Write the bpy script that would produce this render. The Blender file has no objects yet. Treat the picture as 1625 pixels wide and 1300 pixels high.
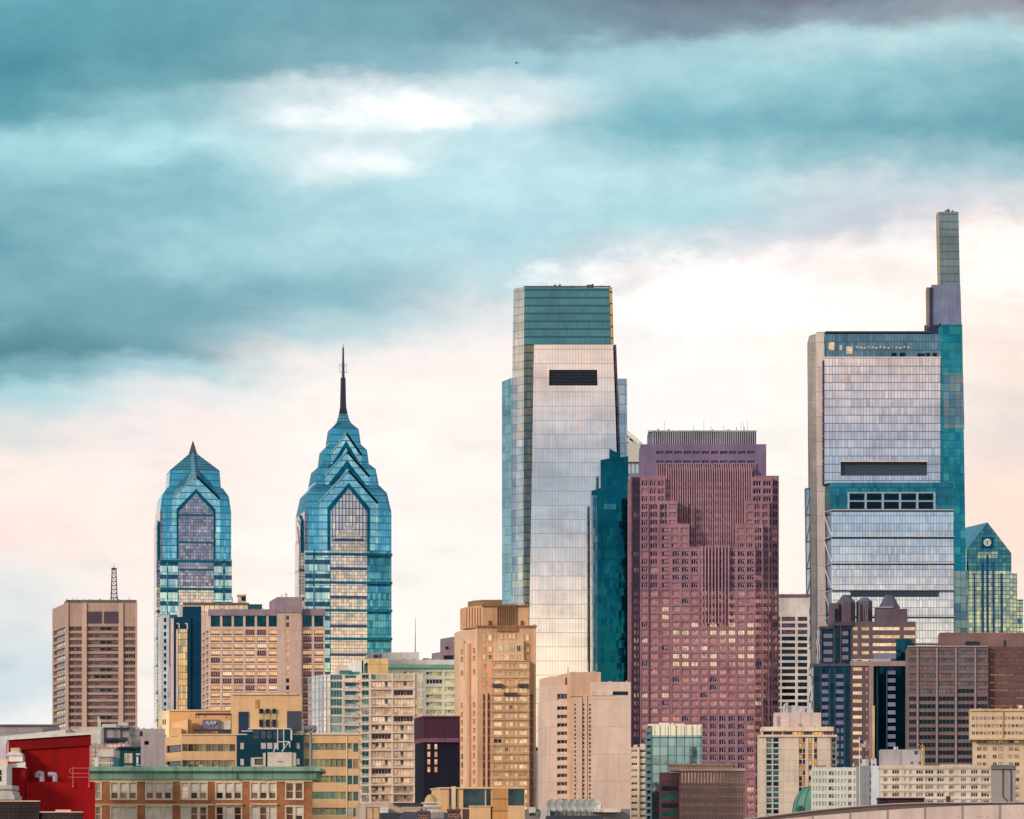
import bpy, math, random
from mathutils import Vector
R = math.radians
random.seed(7)
scene = bpy.context.scene
COL = scene.collection
# ------------------------------------------------------------------ camera
F, CX, HY, EYE = 6200.0, 812.5, 1380.0, 25.0     # long lens, level camera, horizon below the frame
cam = bpy.data.cameras.new('camera'); cam_o = bpy.data.objects.new('camera', cam); COL.objects.link(cam_o)
cam_o.location = (0, 0, EYE); cam_o.rotation_euler = (R(90), 0, 0)
cam.sensor_width = 36; cam.lens = 36*F/1625.0; cam.shift_y = (HY-650)/1625.0
cam.clip_start = 1; cam.clip_end = 60000
scene.camera = cam_o
# ------------------------------------------------------------------ view
scene.view_settings.view_transform = 'Standard'; scene.view_settings.look = 'None'
scene.view_settings.exposure = 0.32; scene.view_settings.gamma = 1.0
SUN_EL, SUN_AZ = 20.0, 226.0     # low soft sun behind the camera, to its left (azimuth from +Y clockwise)

def lin(c):
    c = c/255.0
    return c/12.92 if c <= 0.04045 else ((c+0.055)/1.055)**2.4
def C(r, g, b, k=1.0): return (lin(r)*k, lin(g)*k, lin(b)*k, 1.0)

class NT:
    def __init__(s, nt): s.nt = nt; nt.nodes.clear()
    def n(s, t, **kw):
        x = s.nt.nodes.new(t)
        for k, v in kw.items(): setattr(x, k, v)
        return x
    def put(s, sock, v):
        if v is None: return
        if isinstance(v, bpy.types.NodeSocket): s.nt.links.new(v, sock)
        else: sock.default_value = v
    def m(s, op, a, b=None, c=None, clamp=False):
        x = s.n('ShaderNodeMath', operation=op, use_clamp=clamp)
        for i, v in enumerate((a, b, c)): s.put(x.inputs[i], v)
        return x.outputs[0]
    def vm(s, op, a, b=None, scale=None):
        x = s.n('ShaderNodeVectorMath', operation=op)
        s.put(x.inputs[0], a)
        if b is not None: s.put(x.inputs[1], b)
        if scale is not None: s.put(x.inputs['Scale'], scale)
        return x.outputs[0]
    def comb(s, a=0.0, b=0.0, c=0.0):
        x = s.n('ShaderNodeCombineXYZ')
        for i, v in enumerate((a, b, c)): s.put(x.inputs[i], v)
        return x.outputs[0]
    def mix(s, f, a, b, blend='MIX'):
        x = s.n('ShaderNodeMix', data_type='RGBA', blend_type=blend)
        s.put(x.inputs[0], f); s.put(x.inputs[6], a); s.put(x.inputs[7], b)
        return x.outputs[2]
    def noise(s, v, scale, detail=3.0, rough=0.55):
        x = s.n('ShaderNodeTexNoise'); s.put(x.inputs['Vector'], v)
        x.inputs['Scale'].default_value = scale; x.inputs['Detail'].default_value = detail; x.inputs['Roughness'].default_value = rough
        return x.outputs[0], x.outputs[1]
    def sm(s, v, a, b):
        x = s.n('ShaderNodeMapRange', interpolation_type='SMOOTHSTEP')
        s.put(x.inputs[0], v); x.inputs[1].default_value = a; x.inputs[2].default_value = b
        return x.outputs[0]
    def ramp(s, f, stops):
        x = s.n('ShaderNodeValToRGB'); e = x.color_ramp.elements
        while len(e) > 1: e.remove(e[-1])
        e[0].position = stops[0][0]; e[0].color = stops[0][1]
        for p, c in stops[1:]:
            q = e.new(p); q.color = c
        x.color_ramp.interpolation = 'EASE'
        s.put(x.inputs[0], f); return x.outputs[0]

# ------------------------------------------------------------------ world: evening sky under broken cloud
world = bpy.data.worlds.new('World'); scene.world = world; world.use_nodes = True
w = NT(world.node_tree)
tc = w.n('ShaderNodeTexCoord').outputs['Generated']
sp = w.n('ShaderNodeSeparateXYZ'); w.put(sp.inputs[0], tc); sx, sy, sz = sp.outputs
az = w.m('MULTIPLY', w.m('ARCTAN2', sx, sy), F)                 # bearing and height of the sky, in 1/6200 rad
el = w.m('MULTIPLY', w.m('ARCSINE', sz), F)
pv = w.comb(w.m('MULTIPLY', az, 1/420.0), w.m('MULTIPLY', el, 1/150.0), 0.0)
_, wc = w.noise(pv, 1.0, 5.0, 0.55)
ws = w.n('ShaderNodeSeparateXYZ'); w.put(ws.inputs[0], wc)
wx = w.m('MULTIPLY', w.m('SUBTRACT', ws.outputs[0], 0.5), 330.0)
wy = w.m('MULTIPLY', w.m('SUBTRACT', ws.outputs[1], 0.5), 120.0)
px = w.m('ADD', w.m('ADD', az, CX), wx)
_, wf = w.noise(w.comb(w.m('MULTIPLY', az, 1/110.0), w.m('MULTIPLY', el, 1/60.0), 7.0), 1.0, 7.0, 0.6)
wfs = w.n('ShaderNodeSeparateXYZ'); w.put(wfs.inputs[0], wf)
py = w.m('ADD', w.m('ADD', w.m('SUBTRACT', HY, el), wy), w.m('MULTIPLY', w.m('SUBTRACT', wfs.outputs[1], 0.5), 70.0))
pyn = w.m('DIVIDE', py, 1400.0, clamp=True)
SKY = [
 (0,   [(0,92,165,180),(60,78,150,165),(130,62,132,148),(190,78,148,162),(245,146,206,216),(320,118,176,190),(400,92,152,168),(480,108,166,180),(565,70,126,141),(600,106,160,173),(640,160,208,216),(700,228,228,226),(770,252,238,230),(860,252,228,218),(950,226,232,232),(1100,200,220,228),(1180,243,243,240)]),
 (270, [(0,92,158,172),(70,82,146,160),(130,88,152,165),(190,128,188,199),(250,166,220,229),(320,120,180,194),(400,142,196,208),(480,104,160,174),(560,98,152,168),(600,160,204,214),(640,222,230,233),(690,246,236,233),(780,253,240,233),(860,253,240,231),(1050,250,243,234)]),
 (540, [(0,96,152,168),(60,100,155,170),(125,118,168,182),(165,214,232,236),(190,222,238,241),(225,206,232,238),(262,214,236,240),(310,158,208,218),(400,162,212,221),(480,128,180,194),(530,176,210,218),(580,246,242,238),(640,254,248,241),(1000,254,250,243)]),
 (810, [(0,98,134,150),(60,106,146,162),(110,148,196,209),(155,206,232,238),(190,222,238,242),(228,188,227,236),(300,184,227,235),(380,166,214,225),(450,180,213,222),(505,228,232,233),(560,253,246,240),(1000,254,250,244)]),
 (1080,[(0,94,108,124),(50,106,128,144),(95,156,203,213),(150,150,203,213),(215,112,178,191),(280,174,217,226),(340,162,212,221),(400,212,222,228),(440,248,238,235),(500,255,252,248),(1000,255,250,243)]),
 (1350,[(0,96,104,118),(40,122,142,156),(85,176,217,223),(150,134,192,203),(225,102,166,179),(262,134,184,194),(300,192,214,221),(370,198,208,219),(420,250,240,234),(520,255,252,244),(1000,254,243,230)]),
 (1625,[(0,108,108,120),(45,146,156,167),(85,164,208,216),(150,112,170,182),(232,94,158,171),(280,150,192,201),(330,208,214,219),(375,248,231,222),(450,254,240,228),(600,251,233,220),(700,234,220,213),(800,251,226,210),(1000,250,224,208)]),
]
front = None
for i, (x0, st) in enumerate(SKY):
    r = w.ramp(pyn, [(p/1400.0, C(a, b, c)) for p, a, b, c in st])
    front = r if front is None else w.mix(w.sm(px, SKY[i-1][0], x0), front, r)
n1, _ = w.noise(w.comb(w.m('MULTIPLY', az, 1/230.0), w.m('MULTIPLY', el, 1/70.0), 3.1), 1.0, 8.0, 0.6)
n2, _ = w.noise(w.comb(w.m('MULTIPLY', az, 1/90.0), w.m('MULTIPLY', el, 1/55.0), 9.1), 1.0, 6.0, 0.6)
front = w.mix(1.0, front, w.ramp(n1, [(0.25, (0.88, 0.915, 0.93, 1)), (0.5, (1, 1, 1, 1)), (0.75, (1.10, 1.08, 1.07, 1))]), 'MULTIPLY')
front = w.mix(w.m('SUBTRACT', 1.0, w.m('MULTIPLY', w.sm(py, 380, 620), 0.65)), front, w.ramp(n2, [(0.32, (0.90, 0.93, 0.945, 1)), (0.68, (1.08, 1.06, 1.05, 1))]), 'MULTIPLY')
# the clouded sky behind the viewer, which the glass towers mirror
nb, _ = w.noise(w.comb(w.m('MULTIPLY', az, 1/2600.0), w.m('MULTIPLY', el, 1/300.0), 5.0), 1.0, 5.0, 0.55)
eb = w.m('DIVIDE', w.m('ADD', el, w.m('MULTIPLY', w.m('SUBTRACT', nb, 0.5), 170.0)), 6200.0*math.pi/2, clamp=True)
D = lambda deg: deg/90.0
back = w.ramp(eb, [(D(0), C(252,226,190)), (D(3.5), C(255,244,224)), (D(4.2), C(210,204,204)), (D(4.8), C(156,178,200)), (D(5.6), C(140,172,200)), (D(6.5), C(200,200,208)),
                   (D(8), C(242,216,200)), (D(10.5), C(200,205,208)), (D(16), C(150,180,190)), (D(30), C(176,184,190)), (D(60), C(150,162,172)), (D(90), C(140,154,166))])
gm_ = w.n('ShaderNodeGamma'); w.put(gm_.inputs[0], front); gm_.inputs[1].default_value = 0.86; front = w.mix(1.0, gm_.outputs[0], (0.855, 0.82, 0.815, 1), 'MULTIPLY')
def blob(cx_, cy_, rx, ry, soft, k):     # one bright break in the cloud, ragged by noise
    dx = w.m('DIVIDE', w.m('SUBTRACT', w.m('ADD', az, CX), cx_), rx); dy = w.m('DIVIDE', w.m('SUBTRACT', w.m('SUBTRACT', HY, el), cy_), ry)
    d = w.m('SQRT', w.m('ADD', w.m('MULTIPLY', dx, dx), w.m('MULTIPLY', dy, dy)))
    d = w.m('ADD', d, w.m('MULTIPLY', w.m('SUBTRACT', wfs.outputs[0], 0.5), 3.4))
    return w.m('MULTIPLY', w.m('SUBTRACT', 1.0, w.sm(d, 1.0-soft, 1.0+soft*0.6)), k)
for args in ((655, 190, 118, 24, 1.1, 0.95), (600, 268, 70, 18, 1.2, 0.6), (470, 208, 100, 16, 1.2, 0.45), (1130, 470, 260, 60, 0.7, 0.6), (1590, 430, 160, 70, 0.7, 0.5)):
    front = w.mix(blob(*args), front, (1.0, 0.965, 0.93, 1) if args[1] > 300 else (0.97, 0.98, 0.97, 1))
fb = w.sm(sy, 0.0, 0.75)
clouds = w.mix(fb, back, front)
sky = w.n('ShaderNodeTexSky', sky_type='NISHITA'); sky.sun_disc = False
sky.sun_elevation = R(SUN_EL); sky.sun_rotation = R(SUN_AZ); sky.air_density = 1.0; sky.dust_density = 2.0
bg1 = w.n('ShaderNodeBackground'); w.put(bg1.inputs[0], sky.outputs[0]); bg1.inputs[1].default_value = 0.08
bg2 = w.n('ShaderNodeBackground'); w.put(bg2.inputs[0], clouds); bg2.inputs[1].default_value = 1.0
mx = w.n('ShaderNodeMixShader'); mx.inputs[0].default_value = 0.96
w.put(mx.inputs[1], bg1.outputs[0]); w.put(mx.inputs[2], bg2.outputs[0])
wo = w.n('ShaderNodeOutputWorld'); w.put(wo.inputs[0], mx.outputs[0])
# ------------------------------------------------------------------ sun, softened by cloud
sd = bpy.data.lights.new('sun', 'SUN'); so = bpy.data.objects.new('sun', sd); COL.objects.link(so)
sd.energy = 1.5; sd.angle = R(10); sd.color = (1.0, 0.87, 0.77)
sv = Vector((math.sin(R(SUN_AZ))*math.cos(R(SUN_EL)), math.cos(R(SUN_AZ))*math.cos(R(SUN_EL)), math.sin(R(SUN_EL))))
so.rotation_euler = sv.to_track_quat('Z', 'Y').to_euler()
so.location = (0, -200, 400)

# ------------------------------------------------------------------ materials
MATS = {}
def new_mat(name):
    m = bpy.data.materials.new(name); m.use_nodes = True
    return m, NT(m.node_tree)
def finish(k, base, rough, metal=0.0, normal=None, spec=0.5, coat=0.0):
    b = k.n('ShaderNodeBsdfPrincipled')
    k.put(b.inputs['Base Color'], base); k.put(b.inputs['Roughness'], rough); k.put(b.inputs['Metallic'], metal)
    b.inputs['Specular IOR Level'].default_value = spec
    b.inputs['Coat Weight'].default_value = coat
    if normal is not None: k.put(b.inputs['Normal'], normal)
    o = k.n('ShaderNodeOutputMaterial'); k.put(o.inputs[0], b.outputs[0])
def soften(rgb, d=0.12, k=1.10):
    l = sum(rgb)/3.0; q = [x+(l-x)*d for x in rgb]; k = min(k, 243.0/max(q))
    return tuple(x*k for x in q)
def wall(rgb, rough=0.85, var=0.16, streak=0.14, px_=None, pz=None, seam=0.75, grain=0.6, raw=False):
    """masonry, concrete or painted metal: uneven tone, rain streaks, optional panel joints px_ by pz metres"""
    key = ('wall', rgb, rough, var, streak, px_, pz, seam)
    if key in MATS: return MATS[key]
    if not raw: rgb = soften(rgb)
    m, k = new_mat('wall_surface'); var *= 1.35; streak *= 1.3
    uv = k.n('ShaderNodeUVMap').outputs[0]
    s = k.n('ShaderNodeSeparateXYZ'); k.put(s.inputs[0], uv); u, v, _ = s.outputs
    a, _ = k.noise(uv, 0.07, 5, 0.6)
    st, _ = k.noise(k.comb(k.m('MULTIPLY', u, 1.0), k.m('MULTIPLY', v, 0.05), 1.0), 1.0, 4, 0.6)
    g, _ = k.noise(uv, grain, 4, 0.6)
    base = k.mix(1.0, C(*rgb), k.ramp(a, [(0.25, (1-var,)*3+(1,)), (0.75, (1+var,)*3+(1,))]), 'MULTIPLY')
    base = k.mix(1.0, base, k.ramp(st, [(0.25, (1-streak, 1-streak*1.05, 1-streak*1.1, 1)), (0.6, (1,)*4)]), 'MULTIPLY')
    base = k.mix(1.0, base, k.ramp(g, [(0.2, (0.93,)*3+(1,)), (0.8, (1.06,)*3+(1,))]), 'MULTIPLY')
    if px_ or pz:
        l = None
        for c, p in ((u, px_), (v, pz)):
            if p:
                q = k.m('LESS_THAN', k.m('FRACT', k.m('DIVIDE', c, p)), 0.16/p if p < 8 else 0.3/p)
                l = q if l is None else k.m('MAXIMUM', l, q)
        wn = k.n('ShaderNodeTexWhiteNoise', noise_dimensions='3D')
        k.put(wn.inputs[0], k.comb(k.m('FLOOR', k.m('DIVIDE', u, px_ or 4.0)), k.m('FLOOR', k.m('DIVIDE', v, pz or 4.0)), 0.0))
        base = k.mix(1.0, base, k.ramp(wn.outputs[0], [(0, (0.94,)*3+(1,)), (1, (1.04,)*3+(1,))]), 'MULTIPLY')
        base = k.mix(l, base, k.mix(1.0, base, (1-seam*0.6,)*3+(1,), 'MULTIPLY'))
    bp = k.n('ShaderNodeBump'); bp.inputs['Strength'].default_value = 0.25; bp.inputs['Distance'].default_value = 0.05; k.put(bp.inputs['Height'], g)
    finish(k, base, rough, 0.0, bp.outputs[0], 0.3)
    MATS[key] = m; return m
def brick(rgb, mortar=(190,170,150), sx_=0.6, sz_=0.3, var=(150,90,55)):
    key = ('brick', rgb, mortar)
    if key in MATS: return MATS[key]
    m, k = new_mat('brick_surface')
    uv = k.n('ShaderNodeUVMap').outputs[0]
    b = k.n('ShaderNodeTexBrick'); k.put(b.inputs['Vector'], uv)
    b.inputs['Color1'].default_value = C(*rgb); b.inputs['Color2'].default_value = C(*var); b.inputs['Mortar'].default_value = C(*mortar)
    b.inputs['Scale'].default_value = 1.0; b.inputs['Brick Width'].default_value = sx_; b.inputs['Row Height'].default_value = sz_
    b.inputs['Mortar Size'].default_value = sz_*0.09; b.inputs['Bias'].default_value = -0.2
    a, _ = k.noise(uv, 0.35, 6, 0.65)
    base = k.mix(1.0, b.outputs[0], k.ramp(a, [(0.3, (0.62, 0.62, 0.64, 1)), (0.62, (1.1, 1.1, 1.1, 1))]), 'MULTIPLY')
    bp = k.n('ShaderNodeBump'); bp.inputs['Distance'].default_value = 0.02; k.put(bp.inputs['Height'], b.outputs[1]); bp.invert = True
    finish(k, base, 0.9, 0.0, bp.outputs[0], 0.2)
    MATS[key] = m; return m
def curtain(rgb, cw=1.6, ch=4.0, lw=0.12, lh=0.10, line=(40,50,60), rgb2=None, amt=0.35, metal=1.0, rough=0.07, jit=0.006, wave=0.006,
            band=None, bandcol=None, ls=1.0, minor=None, big=0.25):
    """mirror-coated curtain wall: panes with their own tilt and tint, mullions, transoms, optional opaque floor bands (period, share, phase)"""
    key = ('curtain', rgb, cw, ch, lw, lh, line, rgb2, amt, metal, rough, jit, band, bandcol, ls, minor, big)
    if key in MATS: return MATS[key]
    m, k = new_mat('curtain_wall_glass')
    uv = k.n('ShaderNodeUVMap').outputs[0]
    s = k.n('ShaderNodeSeparateXYZ'); k.put(s.inputs[0], uv); u, v, _ = s.outputs
    cu, cv = k.m('DIVIDE', u, cw), k.m('DIVIDE', v, ch)
    ln = k.m('MAXIMUM', k.m('MULTIPLY', k.m('LESS_THAN', k.m('FRACT', cu), lw), 0.8), k.m('LESS_THAN', k.m('FRACT', cv), lh))
    if minor:    # finer transoms between floors
        ln = k.m('MAXIMUM', ln, k.m('MULTIPLY', k.m('LESS_THAN', k.m('FRACT', k.m('DIVIDE', v, minor)), 0.16), 0.45))
    wn = k.n('ShaderNodeTexWhiteNoise', noise_dimensions='3D')
    k.put(wn.inputs[0], k.comb(k.m('FLOOR', cu), k.m('FLOOR', cv), 0.5))
    wr = k.n('ShaderNodeTexWhiteNoise', noise_dimensions='1D'); k.put(wr.inputs['W'], k.m('FLOOR', cv))
    base = k.mix(k.m('MULTIPLY', k.m('POWER', wn.outputs[0], 1.6), amt), C(*rgb), C(*(rgb2 or tuple(int(x*0.72) for x in rgb))))
    base = k.mix(k.m('MULTIPLY', wr.outputs[0], amt*0.5), base, C(*(rgb2 or tuple(int(x*0.8) for x in rgb))))
    nb_, nc = k.noise(k.comb(k.m('MULTIPLY', u, 0.03), k.m('MULTIPLY', v, 0.07), 2.0), 1.0, 5, 0.6)
    base = k.mix(1.0, base, k.ramp(nb_, [(0.3, (1-big,)*3+(1,)), (0.65, (1.06,)*3+(1,))]), 'MULTIPLY')
    base = k.mix(k.m('MULTIPLY', ln, ls), base, C(*line))
    met = k.m('SUBTRACT', metal, k.m('MULTIPLY', ln, 0.6*ls))
    if band:
        bm = k.m('LESS_THAN', k.m('FRACT', k.m('DIVIDE', k.m('ADD', v, band[2] if len(band) > 2 else 0.0), band[0])), band[1])
        base = k.mix(bm, base, C(*bandcol))
        met = k.m('MULTIPLY', met, k.m('SUBTRACT', 1.0, k.m('MULTIPLY', bm, 0.5)))
    _, wc2 = k.noise(uv, 0.22, 3, 0.5)
    j = k.vm('SCALE', k.vm('SUBTRACT', wn.outputs[1], (0.5, 0.5, 0.5)), scale=jit*2)
    j2 = k.vm('SCALE', k.vm('SUBTRACT', wc2, (0.5, 0.5, 0.5)), scale=wave*2)
    nrm = k.vm('NORMALIZE', k.vm('ADD', k.vm('ADD', k.n('ShaderNodeNewGeometry').outputs['Normal'], j), j2))
    finish(k, base, rough, met, nrm)
    MATS[key] = m; return m
def glass(rgb, metal=0.6, rough=0.08, amt=0.5):
    """one window's glass seen by day: some mirror, some blind, uneven from pane to pane"""
    key = ('glass', rgb, metal, rough)
    if key in MATS: return MATS[key]
    m, k = new_mat('window_glass')
    g = k.n('ShaderNodeNewGeometry')
    a, _ = k.noise(g.outputs['Position'], 0.35, 3, 0.6)
    base = k.mix(1.0, C(*rgb), k.ramp(a, [(0.3, (1-amt,)*3+(1,)), (0.7, (1.15,)*3+(1,))]), 'MULTIPLY')
    _, nc = k.noise(g.outputs['Position'], 0.6, 2, 0.5)
    j = k.vm('SCALE', k.vm('SUBTRACT', nc, (0.5, 0.5, 0.5)), scale=0.03)
    finish(k, base, rough, metal, k.vm('NORMALIZE', k.vm('ADD', g.outputs['Normal'], j)))
    MATS[key] = m; return m
def paint(rgb, rough=0.5, metal=0.0):
    key = ('paint', rgb, rough, metal)
    if key in MATS: return MATS[key]
    m, k = new_mat('painted_surface')
    g = k.n('ShaderNodeNewGeometry')
    a, _ = k.noise(g.outputs['Position'], 0.9, 5, 0.65)
    base = k.mix(1.0, C(*rgb), k.ramp(a, [(0.3, (0.8, 0.79, 0.77, 1)), (0.65, (1.05,)*3+(1,))]), 'MULTIPLY')
    finish(k, base, rough, metal)
    MATS[key] = m; return m

# ------------------------------------------------------------------ mesh building
def X(p, Y): return (p-CX)*Y/F
def Z(q, Y): return EYE+(HY-q)*Y/F
SKEW = 0.167     # the street grid runs about 9.5 degrees off the line of sight
def skx(xl, Y, sk):      # sides follow the street grid; right of centre they turn away from view
    if sk >= 9: return sk-10
    return sk if (abs(sk) > 0.5 or xl < 990 or sk == 0) else -X(xl, Y)/Y+0.2*sk
class MB:
    def __init__(s): s.v = []; s.f = []; s.m = []; s.g = []
    def poly(s, pts, mat=0):
        i = len(s.v); s.v += [tuple(p) for p in pts]; s.f.append(tuple(range(i, i+len(pts)))); s.m.append(mat)
    def prism(s, fp, z0, z1, mat=0, top=None, skip=(), bottom=False):
        n = len(fp); s.g.append(len(s.f))
        zs = z1 if isinstance(z1, (list, tuple)) else [z1]*n
        for i in range(n):
            if i in skip: continue
            a, b = fp[i], fp[(i+1) % n]
            s.poly([(a[0], a[1], z0), (b[0], b[1], z0), (b[0], b[1], zs[(i+1) % n]), (a[0], a[1], zs[i])], mat)
        s.poly([(p[0], p[1], z) for p, z in zip(fp, zs)], mat if top is None else top)
        if bottom: s.poly([(p[0], p[1], z0) for p in reversed(fp)], mat)
    def loft(s, a, b, mat=0, top=None, cap=True):
        n = len(a); s.g.append(len(s.f))
        for i in range(n):
            j = (i+1) % n
            s.poly([a[i], a[j], b[j], b[i]], mat if not isinstance(mat, (list, tuple)) else mat[i])
        if cap: s.poly(b, top if top is not None else (mat if not isinstance(mat, (list, tuple)) else mat[0]))
    def box(s, x0, x1, y0, y1, z0, z1, mat=0, top=None):
        s.prism([(x0, y0), (x1, y0), (x1, y1), (x0, y1)], z0, z1, mat, top, bottom=True)
    def cyl(s, a, b, r0, r1=None, n=8, mat=0, cap=True):
        s.g.append(len(s.f)); a, b = Vector(a), Vector(b); r1 = r0 if r1 is None else r1
        d = (b-a).normalized(); u = d.orthogonal().normalized(); v = d.cross(u)
        A = [a+u*r0*math.cos(t)+v*r0*math.sin(t) for t in [2*math.pi*i/n for i in range(n)]]
        B = [b+u*r1*math.cos(t)+v*r1*math.sin(t) for t in [2*math.pi*i/n for i in range(n)]]
        for i in range(n): s.poly([A[i], A[(i+1) % n], B[(i+1) % n], B[i]], mat)
        if cap: s.poly(list(reversed(A)), mat); s.poly(B, mat)
    def dome(s, c, r, h, n=16, k=5, mat=0, wire=False):
        rings = []
        for j in range(k+1):
            t = j/k*math.pi/2
            rings.append([(c[0]+r*math.cos(t)*math.cos(2*math.pi*i/n), c[1]+r*math.cos(t)*math.sin(2*math.pi*i/n), c[2]+h*math.sin(t)) for i in range(n)])
        for j in range(k):
            for i in range(n): s.poly([rings[j][i], rings[j][(i+1) % n], rings[j+1][(i+1) % n], rings[j+1][i]], mat)
    def facade(s, A, B, z0, z1, cols, rows, depth=0.6, mat=0, skip=None, rmat=None):
        """a wall from A to B with real openings at cols (metres from A) by rows (heights); returns the openings"""
        A, B = Vector(A[:2]), Vector(B[:2]); L = (B-A).length; d = (B-A)/L; n = Vector((d.y, -d.x))
        rmat = mat if rmat is None else rmat
        us = sorted({0.0, L, *[c for q in cols for c in q]}); vs = sorted({z0, z1, *[c for q in rows for c in q]})
        us = [u for u in us if 0 <= u <= L]; vs = [v for v in vs if z0 <= v <= z1]
        P = lambda u, v, off=0.0: (A.x+d.x*u-n.x*off, A.y+d.y*u-n.y*off, v)
        cs = {(round(a, 4), round(b, 4)) for a, b in cols}; rs = {(round(a, 4), round(b, 4)) for a, b in rows}
        out = []
        for j in range(len(vs)-1):
            rr = (round(vs[j], 4), round(vs[j+1], 4)) in rs
            run = None
            for i in range(len(us)-1):
                hole = rr and (round(us[i], 4), round(us[i+1], 4)) in cs and not (skip and skip((us[i]+us[i+1])/2, (vs[j]+vs[j+1])/2))
                if not hole:
                    if run is None: run = us[i]
                    continue
                if run is not None:
                    s.poly([P(run, vs[j]), P(us[i], vs[j]), P(us[i], vs[j+1]), P(run, vs[j+1])], mat); run = None
                a, b, c, e = us[i], us[i+1], vs[j], vs[j+1]
                s.poly([P(a, c), P(b, c), P(b, c, depth), P(a, c, depth)], rmat)
                s.poly([P(a, e, depth), P(b, e, depth), P(b, e), P(a, e)], rmat)
                s.poly([P(a, c), P(a, c, depth), P(a, e, depth), P(a, e)], rmat)
                s.poly([P(b, c, depth), P(b, c), P(b, e), P(b, e, depth)], rmat)
                out.append((P((a+b)/2, (c+e)/2, depth*0.9), b-a, e-c, math.atan2(d.y, d.x)))
            if run is not None: s.poly([P(run, vs[j]), P(L, vs[j]), P(L, vs[j+1]), P(run, vs[j+1])], mat)
        return out
    def build(s, name, mats, parent=None, org=(0, 0, 0), smooth=False):
        me = bpy.data.meshes.new(name)
        o = Vector(org)
        me.from_pydata([tuple(Vector(p)-o) for p in s.v], [], s.f)
        for mt in (mats if isinstance(mats, (list, tuple)) else [mats]): me.materials.append(mt)
        uv = me.uv_layers.new(name='UVMap')
        for p in me.polygons:
            p.material_index = s.m[p.index]; p.use_smooth = smooth
            n = p.normal
            hz = Vector((-n.y, n.x, 0.0))
            up = abs(n.z) > 0.95 or hz.length < 1e-6
            if not up: hz.normalize()
            for li in p.loop_indices:
                c = Vector(s.v[me.loops[li].vertex_index])
                uv.data[li].uv = (c.x, c.y) if up else (c.dot(hz), c.z)
        me.update()
        ob = bpy.data.objects.new(name, me); COL.objects.link(ob)
        if parent: ob.parent = parent
        else: ob.location = org
        return ob
WM = {}
def win_mesh(wd, ht, st, var):
    key = (round(wd, 2), round(ht, 2), id(st), var)
    if key in WM: return WM[key]
    b = MB(); gl = st['glass'][var]
    nx, ny, fw = st.get('nx', 1), st.get('ny', 1), st.get('fw', 0.15)
    b.poly([(-wd/2, 0, -ht/2), (wd/2, 0, -ht/2), (wd/2, 0, ht/2), (-wd/2, 0, ht/2)], 0)
    bl = st.get('blind')
    if bl and nx >= 1:      # drawn blinds of unequal length behind the glazing bars
        rr = random.Random(hash(key[:2])+var*31)
        for i in range(nx):
            if rr.random() < bl[1]:
                a = -wd/2+wd*i/nx; h = ht*rr.choice((0.25, 0.4, 0.6, 0.85))
                b.box(a+fw, a+wd/nx-fw*0.2, -0.06, -0.01, ht/2-h, ht/2-0.02, 2)
    if fw > 0:
        for i in range(nx+1):
            x0 = -wd/2+(wd-fw)*i/nx; b.box(x0, x0+fw, -0.14, -0.002, -ht/2, ht/2, 1)
        for i in range(ny+1):
            z0 = -ht/2+(ht-fw)*i/ny; b.box(-wd/2+fw, wd/2-fw, -0.12, -0.002, z0, z0+fw, 1)
    if st.get('sill'):
        b.box(-wd/2, wd/2, -0.3, -0.145, -ht/2, -ht/2+ht*st['sill'], 3)
    o = b.build('window', [gl, st['frame'], bl[0] if bl else st['frame'], st.get('sillmat', st['frame'])])
    me = o.data; bpy.data.objects.remove(o)
    WM[key] = me; return me

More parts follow.
